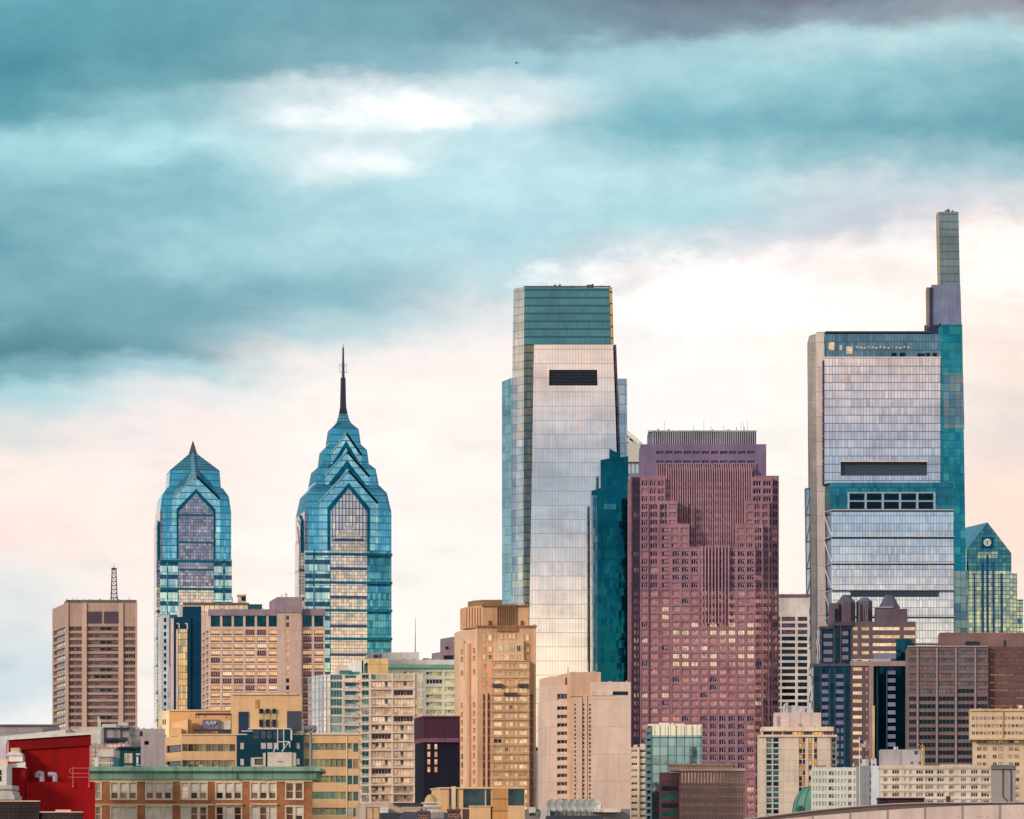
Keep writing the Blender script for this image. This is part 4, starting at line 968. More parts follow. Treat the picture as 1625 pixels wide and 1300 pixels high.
# (glass goes in per strip so the two strips keep their own look)
def strip_windows(t, xl, xr, cols, rows, Y, st, inset=0.45):
    ops = []
    for a, b in cols:
        for q0, q1 in rows:
            z0, z1 = Z(q1, Y), Z(q0, Y)
            if z0 < 0: continue
            ops.append(((X((a+b)/2, Y), Y+inset, (z0+z1)/2), X(b, Y)-X(a, Y), z1-z0, 0.0))
    t.windows(ops, st)
strip_windows(t, 0, 0, [(1216, 1225.6), (1226.8, 1236.5)], rh, Yh, st_h)
strip_windows(t, 0, 0, [(1267.8, 1273), (1273.8, 1278), (1283, 1288.5), (1292, 1297)], rh, Yh, st_h2)
t.block(1318, 1327.5, 1168, Yh+2, 18, [hw, ROOF], name='side_bay', cols=[(1320, 1326)], rows=rows_(1171, 8.75, 7, 30), depth=0.5, st=st_h, sk=0.1)
t.block(1209, 1322, 1159, Yh+3, 16, [hcap, ROOF], name='attic', cols=cols_(1211, 1321, 7, 2), rows=[(1161, 1166.5)], depth=0.6, st=dict(glass=[G_MAUVE, G_AMBER, G_DARK], wts=[5, 1, 4], frame=DARK, nx=2, fw=0.15), sk=0.1)
m = MB(); pbox(m, 1208, 1323, 1153.5, 1160, Yh+1.5, 20, sk=0.1); pbox(m, 1203.5, 1328.5, 1166, 1169.5, Yh-0.6, 20, sk=0.1); t.part('roof_canopy', m, [hcap])
m = MB(); pbox(m, 1229, 1303, 1131, 1154, Yh+8, 12); t.part('penthouse', m, [wall((206, 178, 170), px_=3.3, var=0.08)])
m = MB(); pbox(m, 1233, 1237, 1137, 1152, Yh+7.6, 0.5, sk=0); pbox(m, 1267, 1272, 1149, 1152, Yh+7.6, 0.5, sk=0); t.part('vent', m, [paint((170, 150, 150))])
t = Thing('rooftop_plant', 'cluster of white cooling units on the hotel penthouse roof', 'roof plant', 1266, Yh+12, z=Z(1131, Yh+12))
m = MB()
for a, b, q in ((1242, 1249, 1126), (1251, 1254, 1122), (1254, 1264, 1119.5), (1264, 1278, 1121.5), (1280, 1290, 1126)): pbox(m, a, b, q, 1132, Yh+12, 3)
m.cyl(P3(1249, 1131, Yh+11), P3(1249, 1115, Yh+11), 0.4, n=6); m.cyl(P3(1244, 1128, Yh+11), P3(1246, 1117, Yh+11), 0.4, n=6)
t.part('cooling_unit', m, [paint((206, 200, 196))])

# ================================================================== apartment slabs, lower right
Ya = 960
white_w = wall((228, 222, 206), var=0.05)
st_ap = dict(glass=[G_DARK, G_GREY, G_BLACK, glass((96, 110, 116), 0.7)], frame=paint((210, 206, 196)), nx=2, ny=1, fw=0.14, blind=(paint((196, 196, 190)), 0.3))
t = Thing('apartment_slab', 'low white apartment slab with small grouped windows behind the flagpole', 'apartment block', 1320, Ya)
ac = [(1290.5, 1293), (1295, 1298), (1299.5, 1303), (1305, 1308.5), (1309.5, 1312), (1315, 1324), (1325.5, 1328), (1330, 1332.5), (1335, 1338), (1340, 1343), (1346, 1352), (1355, 1358)]
t.block(1289, 1359, 1218, Ya, 16, [white_w, ROOF], cols=ac, rows=rows_(1224, 12.05, 6.8, 14), depth=0.35, st=st_ap, sk=0.1)
t.block(1359, 1379, 1215.5, Ya-1, 14, [wall((146, 146, 148), var=0.05), ROOF], name='stair_wall', sk=0.1)
t.block(1379, 1396.5, 1215.5, Ya-0.5, 14, [wall((214, 216, 220), var=0.04), ROOF], name='end_wall', cols=[(1380.4, 1382)], rows=rows_(1227, 12, 6, 8), depth=0.2, st=dict(glass=[G_BLACK], frame=DARK, fw=0), sk=0.1)
m = MB(); pbox(m, 1356, 1366, 1206, 1216, Ya+3, 3, mat=1); pbox(m, 1368, 1375, 1205, 1216, Ya+3, 3); pbox(m, 1376, 1378, 1205, 1216, Ya+3, 1); 
m.cyl(P3(1384, 1216, Ya+3), P3(1384, 1204, Ya+3), 0.28, n=6); m.cyl(P3(1384, 1204.5, Ya+3), P3(1386.5, 1212, Ya+3), 0.28, n=6); m.cyl(P3(1386.5, 1212, Ya+3), P3(1389, 1204.5, Ya+3), 0.28, n=6); m.cyl(P3(1389.5, 1216, Ya+3), P3(1389.5, 1204, Ya+3), 0.28, n=6)
t.part('roof_unit', m, [paint((226, 220, 214)), paint((120, 104, 110))])
m = MB()
for a in (1296, 1301, 1305, 1309): m.cyl(P3(a, 1219, Ya+2), P3(a+1, 1214.5, Ya+2), 0.12, n=4)
m.cyl(P3(1296, 1216, Ya+2), P3(1312, 1216, Ya+2), 0.1, n=4); t.part('roof_rail', m, [paint((90, 90, 86))])
Yl = 880
cream_w = wall((234, 210, 188), var=0.08)
t = Thing('apartment_slab', 'long cream apartment slab with rows of mixed windows and a grey penthouse', 'apartment block', 1480, Yl)
lc = [(1402, 1409), (1416, 1427.5), (1435, 1439), (1443, 1448), (1454, 1465.5), (1468, 1482), (1487, 1498.5), (1506, 1514.5), (1525, 1533.5), (1541, 1552), (1557, 1570.5)]
t.block(1396.8, 1573, 1218, Yl, 15, [cream_w, ROOF], cols=lc, rows=rows_(1222, 12.05, 6.6, 16), depth=0.4, st=dict(st_ap, nx=3, glass=[G_DARK, G_BLACK, glass((110, 90, 92), 0.6), glass((180, 160, 140), 0.5), G_NAVY]), sk=0.1)
m = MB()
for i in range(12): pbox(m, 1396.6, 1573, 1217.3+i*12.05, 1220.2+i*12.05, Yl-0.25, 0.3, sk=0)
t.part('string_course', m, [wall((224, 200, 176))])
m = MB(); pbox(m, 1490.5, 1540, 1213.5, 1218, Yl+1, 1); pbox(m, 1396.5, 1573.4, 1215, 1218.5, Yl-0.3, 15.6); t.part('parapet', m, [wall((226, 200, 172))])
t.block(1397, 1467.5, 1189.5, Yl+5, 9, [wall((178, 168, 166), px_=4.4, var=0.12), ROOF], name='penthouse', yb=1217, cols=[(1451, 1457), (1445, 1450), (1457.5, 1462)], rows=[(1191.5, 1198), (1209, 1213)], depth=0.25,
        st=dict(glass=[G_NAVY, G_DARK], frame=paint((150, 150, 160)), nx=2, fw=0.1), skip=lambda p, q: (p > 1451 and p < 1457) != (q < 1200))
m = MB(); pbox(m, 1418, 1422, 1185, 1190, Yl+7, 0.6); pbox(m, 1423, 1425, 1185, 1190, Yl+7, 0.4); t.part('roof_unit', m, [WHITE])
t.block(1573.3, 1611.8, 1219, Yl-1, 16, [wall((168, 156, 148), var=0.08), ROOF], name='grey_wing', sk=0.1)
m = MB(); pbox(m, 1573, 1612.5, 1214, 1220.5, Yl-1.5, 3); t.part('wing_coping', m, [wall((124, 118, 118))])
m = MB()
def tube(m, pts, r, n=6, mat=0):
    for a, b in zip(pts[:-1], pts[1:]): m.cyl(a, b, r, n=n, mat=mat)
yy = Yl-1.2
tube(m, [P3(a, b, yy) for a, b in ((1604.5, 1440), (1604.5, 1226), (1602, 1221), (1597, 1217.5), (1593.5, 1219), (1591.5, 1223), (1591.5, 1262), (1593, 1266), (1597, 1269), (1599, 1274))], 0.10)
t.part('wall_pipe', m, [DARK])
t = Thing('rooftop_shed', 'low dark maroon roof structure in front of the cream apartment slab', 'roof structure', 1430, 700, z=0)
t.block(1394, 1467, 1267, 700, 8, [wall((74, 40, 52)), wall((90, 60, 70))], cols=[(1398, 1410)], rows=[(1269, 1278)], depth=0.2, st=dict(glass=[G_DARK], frame=DARK, nx=2, fw=0.1))
m = MB(); pbox(m, 1501.5, 1508.5, 1263.5, 1285, 701, 1); pbox(m, 1393, 1468, 1265.8, 1267.6, 699.5, 9); t.part('parapet', m, [wall((92, 56, 66))])
# golden statue on the penthouse edge
t0 = Vector(P3(1464.5, 1200, Yl+3)); sc_ = 1.0
m = MB()
def limb(pts, rs):
    for (a, b, ra, rb) in zip(pts[:-1], pts[1:], rs[:-1], rs[1:]): m.cyl(t0+Vector(a), t0+Vector(b), ra, rb, n=8)
limb([(-0.12, 0, 0.0), (-0.1, 0, 0.75), (-0.12, 0, 1.45)], [0.11, 0.15, 0.2]); limb([(0.16, 0.05, 0.0), (0.14, 0, 0.75), (0.1, 0, 1.45)], [0.11, 0.15, 0.2])
limb([(0, 0, 1.35), (0.02, 0, 1.7), (-0.02, 0, 2.15), (-0.02, 0, 2.4)], [0.27, 0.22, 0.33, 0.1]); limb([(-0.04, 0, 2.35), (-0.06, 0, 2.5), (-0.08, 0, 2.68), (-0.08, 0, 2.84)], [0.09, 0.14, 0.17, 0.07])
limb([(-0.25, 0, 2.2), (-0.62, -0.05, 2.35), (-1.1, -0.1, 2.75)], [0.12, 0.1, 0.07]); limb([(0.24, 0, 2.2), (0.42, -0.05, 1.85), (0.3, -0.25, 1.55)], [0.12, 0.1, 0.07])
s_o = simple('statue', 'golden standing figure with one arm raised on the grey penthouse edge', 'statue', m, [paint((222, 172, 84), 0.4, 0.5)], 1464.5, Yl+3, Z(1200, Yl+3))
m = MB(); m.cyl(t0+Vector((0, 0, -2.6)), t0, 0.35, 0.28, n=8); pl = m.build('pedestal', [paint((200, 160, 100))], s_o, tuple(s_o.location))

# cream hotel, right edge
Yc2 = 1040
cw = wall((240, 204, 166), var=0.07)
t = Thing('corbelled_apartment_block', 'yellowish apartment block with an overhanging upper half at the right edge', 'apartment block', 1600, Yc2)
st_cw = dict(glass=[G_GREY, glass((196, 180, 160), 0.6), G_DARK, glass((110, 84, 80), 0.6)], frame=paint((200, 160, 120)), nx=2, fw=0.12, blind=(paint((226, 214, 200)), 0.45))
wc_ = [(1542.5+i*6.25, 1547.5+i*6.25) for i in range(8)]+[(1593+i*6.25, 1598+i*6.25) for i in range(8)]
t.block(1540, 1660, 1127, Yc2, 20, [cw, ROOF], name='upper_wall', yb=1173, cols=wc_, rows=[(1137.5, 1142.5), (1149.5, 1154.5), (1161, 1166)], depth=0.3, st=st_cw, sk=0.1)
wl_ = [(1550.5, 1558), (1560, 1566.5), (1575.5, 1582), (1584, 1592), (1601, 1608), (1610, 1618)]
t.block(1545, 1660, 1172, Yc2+2.5, 18, [cw, ROOF], name='lower_wall', cols=wl_, rows=rows_(1173.5, 12.15, 6.2, 18), depth=0.3, st=st_cw, sk=0.1)
m = MB(); pbox(m, 1539.3, 1661, 1125, 1128.5, Yc2-0.5, 21, sk=0.1); pbox(m, 1539.5, 1660, 1171, 1174, Yc2-0.3, 3, sk=0.1); pbox(m, 1590.6, 1591.8, 1128, 1172, Yc2-0.5, 0.6, sk=0)
t.part('cornice', m, [wall((236, 190, 140))])
m = MB(); pbox(m, 1616, 1618, 1119, 1126, Yc2+3, 0.6); m.cyl(P3(1620.5, 1121.5, Yc2+3), P3(1620.5, 1121.5, Yc2+2.3), 0.42, n=10); t.part('roof_unit', m, [WHITE])

# green copper dome
t = Thing('copper_dome', 'green copper dome quadrant with an arched dormer beside the beige hotel', 'dome', 1290, 1010)
c = (X(1296, 1015), 1024); m = MB(); r = X(1296, 1015)-X(1262, 1015)
n_ = 24; k_ = 8; zb = Z(1292, 1015); hh = Z(1246, 1015)-zb
for j in range(k_):
    for i in range(n_):
        P = []
        for (jj, ii) in ((j, i), (j, i+1), (j+1, i+1), (j+1, i)):
            a = 2*math.pi*ii/n_; tt = jj/k_*math.pi/2
            rr_ = r*math.cos(tt)**0.85; P.append((c[0]+rr_*math.cos(a), c[1]+rr_*0.6*math.sin(a), zb+hh*math.sin(tt)))
        m.poly(P)
t.part('roof', m, [paint((96, 150, 132), 0.6)], smooth=True)
m = MB()
for i in range(12):
    a = 2*math.pi*i/12
    pts = [(c[0]+(r+0.1)*math.cos(tt)**0.85*math.cos(a), c[1]+(r+0.1)*math.cos(tt)**0.85*0.6*math.sin(a), zb+hh*math.sin(tt)) for tt in [math.pi/2*q/8 for q in range(8)]]
    tube(m, pts, 0.14, 4)
t.part('rib', m, [paint((70, 122, 106), 0.6)])
m = MB(); m.cyl((X(1271, 1010), 1012, zb+1.2), (X(1271, 1010), 1009.5, zb+1.2), 0.95, n=14); m.box(X(1265, 1010), X(1277, 1010), 1009.5, 1012, 0, zb); t.part('dormer', m, [paint((50, 92, 84))])
m = MB(); m.box(c[0]-r, c[0]+r, c[1]-r*0.55, c[1]+r*0.55, 0, zb+0.05); t.part('drum', m, [wall((150, 140, 130))])

# flagpole and flag
t = Thing('flagpole', 'white flagpole with a striped flag blowing to the right', 'flagpole', 1365, 700)
m = MB(); Yf = 700; m.cyl((X(1365, Yf), Yf, 0), P3(1364, 1172, Yf), 0.14, 0.09, n=10); m.dome(P3(1364, 1172, Yf), 0.16, 0.2, 8, 3); t.part('pole', m, [paint((236, 226, 216), 0.35)])
x0, z1 = X(1364.6, Yf), Z(1174, Yf); W_, H_ = X(1379.5, Yf)-x0, 1.35
def fl(u, v): return (x0+W_*u*0.98, Yf+0.22*math.sin(u*7+v*1.5)*u, z1-H_*v*(1-0.18*u)-0.45*u**1.3+0.05*math.sin(u*9))
m = MB(); nu = 14
for j in range(13):
    for i in range(nu):
        if j < 7 and i < 6: mt = 2
        else: mt = j % 2
        a, b, c1, d = fl(i/nu, (j+1)/13), fl((i+1)/nu, (j+1)/13), fl((i+1)/nu, j/13), fl(i/nu, j/13)
        m.poly([a, b, c1, d], mt)
t.part('flag', m, [paint((170, 36, 52)), paint((226, 214, 206)), paint((44, 44, 96))])

# ================================================================== teal glass block, ribbed brown block, beige sliver
Yq = 1480
t = Thing('teal_glass_block', 'teal glass office block with a bright cream top storey below the red tower', 'office building', 1070, Yq)
t.block(1034, 1114, 1166, Yq, 26, [curtain((146, 176, 186), 2.8, 3.4, 0.06, 0.07, (90, 124, 136), (110, 148, 160), 0.6, jit=0.01, wave=0.03), ROOF], name='glass_wall', sk=0.1)
m = MB(); pbox(m, 1034, 1114, 1150, 1167, Yq-0.2, 24, sk=0.1); t.part('top_storey', m, [curtain((250, 244, 228), 2.0, 8.0, 0.12, 0.06, (150, 160, 140), (200, 206, 180), metal=0.6)])
m = MB()
for i in range(7): pbox(m, 1034+i*13, 1035+i*13, 1152, 1400, Yq-0.6, 0.5, sk=0)
pbox(m, 1033, 1114.6, 1170, 1171.5, Yq-0.6, 0.5, sk=0)
t.part('mullion', m, [paint((70, 120, 130))])
t.block(1025.5, 1034, 1156, Yq-2, 16, [wall((120, 142, 144)), ROOF], name='balcony_bay', cols=[(1026.5, 1033)], rows=rows_(1162, 10.2, 6.6, 26), depth=1.2, st=dict(glass=[G_NAVY, G_TEAL], frame=paint((150, 190, 190)), nx=1, fw=0.2, sill=0.35, sillmat=glass((96, 160, 166), 0.5)), sk=0.1)
m = MB()
for a, b, q in ((1028, 1044, 1149), (1046, 1062, 1147), (1064, 1070, 1147.5), (1072, 1086, 1148.5), (1092, 1110, 1150)): pbox(m, a, b, q, 1152, Yq+4, 6)
t.part('roof_unit', m, [wall((226, 206, 176))])
Yw = 1330
t = Thing('ribbed_brown_block', 'squat brown block with pale vertical ribs over rows of narrow windows', 'office building', 1130, Yw)
wr_ = wall((156, 116, 108), var=0.12)
nc = cols_(1081, 1181, 20, 1.6)
t.block(1078, 1182, 1222.5, Yw, 26, [wr_, ROOF], name='wall', cols=nc, rows=[(1225, 1243)]+[(1245, 1250.5)]+rows_(1258.5, 13.6, 6.6, 12), depth=0.5,
        st=dict(glass=[G_BLACK, G_MAUVE, glass((200, 160, 140), 0.8)], wts=[5, 3, 1], frame=wall((230, 190, 170)), nx=1, fw=0.24), pick=lambda c: 2 if c[2] > Z(1244, Yw) else random.choice((0, 0, 1)), sk=0.05)
t.block(1047, 1078, 1226, Yw+5, 22, [wall((146, 96, 98), pz=2.9, var=0.15), ROOF], name='side_wall', cols=[(1049, 1077)], rows=rows_(1247, 13.6, 9, 12), depth=0.3, st=dict(glass=[glass((20, 84, 96), 0.8), G_NAVY], frame=wr_, nx=1, fw=0.2), sk=0.05)
m = MB(); pbox(m, 1065, 1163, 1213.5, 1223, Yw+4, 18); pbox(m, 1062, 1166, 1212, 1214, Yw+3, 20); pbox(m, 1077.5, 1182.6, 1220, 1223.5, Yw-0.5, 2); t.part('roof_slab', m, [wall((226, 186, 164))])
t = Thing('apartment_block', 'narrow beige apartment block between the pink tower and the teal glass block', 'apartment block', 1013, 1560)
t.block(1001, 1027, 1186, 1560, 22, [wall((222, 196, 166), var=0.12), ROOF], cols=[(1002, 1011.5), (1015.5, 1026)], rows=rows_(1190, 10.3, 5.2, 26), depth=0.6, st=dict(glass=[G_DARK, G_GREY, G_CREAM, G_NAVY], wts=[4, 3, 3, 3], frame=paint((220, 200, 180)), nx=3, fw=0.2, sill=0.3, sillmat=wall((226, 204, 180))))
m = MB(); pbox(m, 1012.5, 1014.5, 1188, 1400, 1559, 1, sk=0); pbox(m, 1006, 1012, 1182, 1187, 1564, 6); pbox(m, 1016, 1024, 1180.5, 1187, 1564, 6); t.part('pier', m, [wall((230, 204, 176))])
# ================================================================== tan office building with amber windows, left of centre
Yn = 1560
tw = wall((218, 178, 160), var=0.1); tw2 = wall((172, 142, 142), var=0.12); tcore = wall((204, 166, 150), var=0.06, px_=16, pz=30, seam=0.4)
st_am = dict(glass=[glass((244, 206, 166), 0.9, 0.08, 0.3), glass((236, 190, 146), 0.9, 0.08, 0.35), G_MAUVE, glass((255, 236, 210), 0.9, 0.08, 0.2)], wts=[8, 6, 1, 0.6], frame=wall((222, 172, 128)), nx=4, ny=1, fw=0.16, sill=0.24, sillmat=paint((58, 30, 70)))  # sunset reflection painted into the amber glass tints
st_nv = dict(glass=[glass((10, 70, 84), 0.85)], frame=paint((14, 58, 70)), nx=2, fw=0.12)
t = Thing('office_building', 'tan office building with amber windows and a blank lift tower', 'office building', 395, Yn)
lc6 = [(334.5+i*18.35, 349.2+i*18.35) for i in range(6)]
t.block(331.5, 441, 969, Yn, 30, [tw, ROOF], cols=lc6, rows=[(977, 994.6)], depth=0.7, st=st_nv, yb=996.5, sk=0.18)
ra = rows_(999.3, 11.06, 8.2, 26)
t.block(331.5, 441, 996.5, Yn, 30, [tw, ROOF], cols=lc6, rows=ra, depth=0.7, st=st_am, sk=0.18, lcols=[(0.08, 0.44), (0.54, 0.94)], lst=dict(glass=[G_NAVY, G_DARK, G_GREY], frame=wall((206, 196, 190)), nx=2, fw=0.2),
        pick=lambda c: 2 if abs(HY-(c[2]-EYE)*F/Yn-1081) < 5 else random.choices([0, 1, 2, 3], [8, 6, .8, .5])[0])
t.block(441, 478.5, 949, Yn-3, 26, [tcore, ROOF], name='lift_tower', cols=[(453.5, 459.5)], rows=rows_(976.5, 11.1, 8.0, 22), depth=0.3, sk=0.18,
        st=dict(glass=[glass((240, 190, 140), 0.7), G_MAUVE, G_NAVY], frame=wall((226, 180, 150)), nx=1, fw=0.15), pick=lambda c: 1 if c[2] > Z(996, Yn) else (2 if c[2] < Z(1075, Yn) else 0))
m = MB(); pbox(m, 440, 479.5, 947.5, 972, Yn-3.5, 27, sk=0.18); pbox(m, 330.5, 441, 967, 977, Yn-0.5, 2, sk=0); pbox(m, 478, 516, 966.5, 977, Yn-0.5, 2, sk=0); t.part('parapet', m, [wall((150, 126, 134))])
cc2 = [(480.5, 494.8), (498.6, 513.2)]
t.block(478.5, 515.5, 969, Yn, 28, [tw, ROOF], name='right_wing', cols=cc2, rows=[(977, 994.6)], depth=0.7, st=st_nv, yb=996.5)
t.block(478.5, 515.5, 996.5, Yn, 28, [tw, ROOF], name='right_wing', cols=cc2, rows=ra, depth=0.7, st=st_am, pick=lambda c: 2 if (abs(c[2]-Z(1014, Yn)) < 1.4 or c[2] < Z(1060, Yn)) else random.choice((0, 0, 1, 1, 2)))
m = MB()
for p in (447, 453.5, 455): m.cyl(P3(p, 949, Yn), P3(p, 941 if p > 450 else 944, Yn), 0.25, n=5)
m.cyl(P3(447, 944, Yn), P3(455, 944, Yn), 0.12, n=4); t.part('roof_pipe', m, [WHITE])
# dark blue companion with a gold glass bay
t = Thing('navy_glass_building', 'deep blue windowless slab with a narrow gold glass bay beside the tan office building', 'office building', 300, 1600)
m = MB(); quadprism(m, 1600, 24, 290, 319.5, 290, 319.5, 962.5, YB, sk=0.1); quadprism(m, 1596, 24, 276, 303, 276, 303, 979, YB, sk=0.1)
t.part('slab', m, [curtain((4, 62, 92), 6, 7.4, 0.03, 0.02, (2, 40, 60), (8, 74, 104), 0.5, jit=0.01, metal=0.8, rough=0.2)])
m = MB(); pbox(m, 283.5, 297, 998.5, 1200, 1594.5, 2, sk=0); t.part('glass_bay', m, [curtain((240, 214, 170), 1.05, 2.7, 0.14, 0.08, (80, 60, 44), (214, 176, 128), 0.8, jit=0.02)])
m = MB(); pbox(m, 279.5, 282.7, 999, 1200, 1594.5, 1.5, sk=0); pbox(m, 270.5, 275.5, 981, 1200, 1594.5, 3, sk=0)
for p in (284, 297):
    tube(m, [P3(p-3.5, 990, 1593.5), P3(p, 989.5, 1593.5), P3(p+0.5, 999, 1593.5)], 0.28, 5)
t.part('pale_fin', m, [wall((214, 188, 178))])
t = Thing('banded_glass_building', 'slim white and blue glass building at the foot of the shorter gabled tower', 'office building', 262, 1640)
t.block(256.5, 269, 976, 1640, 20, [wall((214, 214, 216), px_=1.5, pz=1.5), ROOF], cols=[(260, 264)], rows=rows_(981, 11.1, 6, 30), depth=0.3, st=dict(glass=[G_NAVY], frame=DARK, nx=1, fw=0.1))
t.block(269, 272, 981, 1641, 16, [wall((30, 50, 84)), ROOF], name='dark_edge'); t.block(265.5, 270, 1060, 1638, 6, [wall((206, 206, 210), px_=1.4, pz=1.5), ROOF], name='low_bay')
t = Thing('flat_roof_block', 'pale roof storey rising behind the tan office building', 'office building', 355, 1760)
t.block(290, 397, 958.5, 1760, 30, [curtain((246, 222, 190), 2.2, 3.2, 0.14, 0.1, (140, 110, 100), (216, 176, 160), metal=0.5), ROOF], name='top_storey')
t.block(394, 416, 959, 1758, 20, [wall((28, 84, 98)), ROOF], name='plant_screen')
m = MB(); pbox(m, 379, 390.5, 944, 960, 1765, 5); pbox(m, 377.5, 391.5, 943, 945.5, 1764, 7); t.part('penthouse', m, [wall((216, 190, 160))])
m = MB(); pbox(m, 383, 389.5, 947, 953, 1764.4, 1, sk=0); t.part('penthouse_window', m, [G_NAVY])
m = MB(); pbox(m, 290, 395, 956.5, 959, 1759, 1, sk=0); tube(m, [P3(369, 958, 1762), P3(369, 948, 1762), P3(364, 948, 1762)], 0.2, 4); t.part('roof_rail', m, [paint((120, 96, 84))])

# ================================================================== balcony apartments, centre left
Yr = 1440
frm = wall((226, 200, 178), var=0.06); teal_sp = glass((60, 130, 130), 0.7)
st_bal = dict(glass=[glass((240, 212, 190), 0.7), glass((214, 188, 174), 0.6), G_DARK, glass((246, 226, 206), 0.7)], wts=[5, 3, 1.5, 4], frame=paint((210, 184, 168)), nx=6, ny=1, fw=0.16, sill=0.3, sillmat=glass((224, 196, 172), 0.4), blind=(paint((90, 100, 108)), 0.16))
st_balt = dict(glass=[glass((34, 78, 88), 0.8), glass((96, 126, 132), 0.8), glass((166, 172, 172), 0.7)], wts=[5, 3, 2], frame=paint((150, 180, 176)), nx=4, ny=1, fw=0.16, sill=0.34, sillmat=glass((158, 176, 176), 0.4))
t = Thing('balcony_apartment_tower', 'cream framed apartment tower with recessed balconies and a curved teal glass corner', 'apartment block', 580, Yr)
rb_ = rows_(1081.5, 13.85, 11.2, 24)
t.block(587, 671.5, 1069, Yr, 26, [frm, ROOF], cols=[(590, 620.4), (625, 655.3)], rows=rb_, depth=1.5, st=st_bal)
m = MB()
for a in (586, 621, 655.5): pbox(m, a, a+3.2, 1068, 1400, Yr-0.6, 1, sk=0)
for i in range(24): pbox(m, 587, 658, 1078.6+i*13.85, 1080.6+i*13.85, Yr-0.9, 0.9, sk=0)
t.part('frame', m, [wall((234, 208, 188), var=0.04)])
m = MB()
pbox(m, 590, 655.3, 1070.5, 1078.5, Yr-0.1, 0.3, sk=0); t.part('top_panel', m, [curtain((214, 196, 160), 2.6, 30, 0.1, 0, (150, 120, 100), metal=0.4)])
m = MB(); pbox(m, 590, 596, 1070.5, 1078.5, Yr-0.25, 0.3, sk=0); t.part('glass_panel', m, [teal_sp])
ops_c = [(659, 662.8), (664, 670.5)]
strip_windows(t, 0, 0, ops_c, [(q+1, q+10) for q, _ in rb_], Yr, dict(glass=[glass((214, 196, 156), 0.6), glass((190, 190, 170), 0.6), glass((236, 206, 176), 0.6)], frame=frm, nx=1, fw=0.12), inset=-0.05)
t.block(571, 587, 1069, Yr+1, 24, [frm, ROOF], name='teal_bay', cols=[(574.5, 585.5)], rows=[(1070.5, 1078.5)]+rb_, depth=0.8, st=dict(st_balt, nx=2))
t.block(544, 571, 1071, Yr+2, 22, [frm, ROOF], name='teal_bay', cols=[(547.5, 565)], rows=[(1072, 1077)]+rb_, depth=1.6, st=st_balt)
m = MB()
for i in range(22): pbox(m, 544.5, 570, 1079.5+i*13.85, 1083+i*13.85, Yr+0.2, 2, sk=0)
for i in range(22): pbox(m, 570, 573.5, 1082+i*13.85, 1084+i*13.85, Yr-1.2, 2, sk=0)
t.part('balcony_slab', m, [wall((216, 192, 176))])
m = MB()
for i in range(22): pbox(m, 545.5, 569, 1089+i*13.85, 1093.3+i*13.85, Yr+0.5, 0.2, sk=0)
t.part('balcony_rail', m, [glass((170, 186, 184), 0.4)])
cgl = curtain((242, 232, 226), 1.95, 4.0, 0.10, 0.04, (120, 126, 130), (214, 196, 196), 0.5, jit=0.008, wave=0.01)
m = MB(); m2 = MB()   # curved corner swept in eight facets
pts = [(489.5, Yr+26), (494, Yr+18), (500, Yr+12), (506, Yr+8), (512, Yr+5), (518, Yr+3), (524, Yr+2)]
tops = [1081, 1078, 1075.5, 1073.5, 1072, 1070.5, 1070]
for (a, b, qa, qb) in zip(pts[:-1], pts[1:], tops[:-1], tops[1:]):
    m.poly([(X(a[0], a[1]), a[1], 0), (X(b[0], b[1]), b[1], 0), (X(b[0], b[1]), b[1], Z(1070, Yr)), (X(a[0], a[1]), a[1], Z(1070, Yr))])
    for i in range(18):
        z = Z(1082.5+i*13.85, Yr); m2.poly([(X(a[0], a[1]), a[1]-0.2, z), (X(b[0], b[1]), b[1]-0.2, z), (X(b[0], b[1]), b[1]-0.2, z+0.45), (X(a[0], a[1]), a[1]-0.2, z+0.45)])
for a in pts: m2.cyl((X(*a), a[1]-0.15, 0), (X(*a), a[1]-0.15, Z(1069, Yr)), 0.2, n=4)
m.poly([(X(*a), a[1], Z(1070, Yr)) for a in pts]+[(X(524, Yr), Yr+26, Z(1070, Yr))])
t.part('curved_glass', m, [cgl]); t.part('glazing_bar', m2, [paint((190, 186, 186))])
t.block(524, 544, 1070, Yr+2, 24, [frm, ROOF], name='teal_glass', cols=[(525, 543)], rows=[(1071, 1079)]+rb_, depth=0.3, st=dict(glass=[glass((124, 152, 154), 0.85), glass((60, 104, 110), 0.85), G_TEAL], frame=paint((170, 184, 180)), nx=4, fw=0.14))
m = MB(); m.prism([(X(553, Yr+10), Yr+10), (X(574, Yr+8), Yr+8), (X(574, Yr+8), Yr+20), (X(553, Yr+10), Yr+20)], Z(1070, Yr+8), [Z(1052, Yr+10), Z(1047, Yr+8), Z(1047, Yr+8), Z(1052, Yr+10)])
t.part('white_penthouse', m, [wall((236, 230, 226))])
m = MB(); pbox(m, 577, 584.5, 1047, 1070, Yr+8, 10); t.part('arched_penthouse', m, [wall((230, 206, 160))])
m = MB(); pbox(m, 578, 583.5, 1054, 1068, Yr+7.7, 0.4, sk=0); m.cyl((X(580.7, Yr), Yr+8.1, Z(1054, Yr+8)), (X(580.7, Yr), Yr+7.7, Z(1054, Yr+8)), 0.6, n=12); t.part('arch_window', m, [G_TEAL])
m = MB(); pbox(m, 584.5, 616, 1045, 1069, Yr+6, 14); t.part('gold_penthouse', m, [wall((222, 180, 116), px_=7, pz=3.6, var=0.22)])
m = MB(); pbox(m, 534, 553, 1058, 1070, Yr+14, 5, mat=0); pbox(m, 540, 558, 1064, 1071, Yr+5, 4, mat=1); pbox(m, 560, 572, 1066, 1071, Yr+4, 3, mat=1); t.part('plant_box', m, [wall((226, 196, 176)), teal_sp])
Yv = 1600
t = Thing('apartment_tower', 'pale green topped apartment block with a broad white roof housing', 'apartment block', 665, Yv)
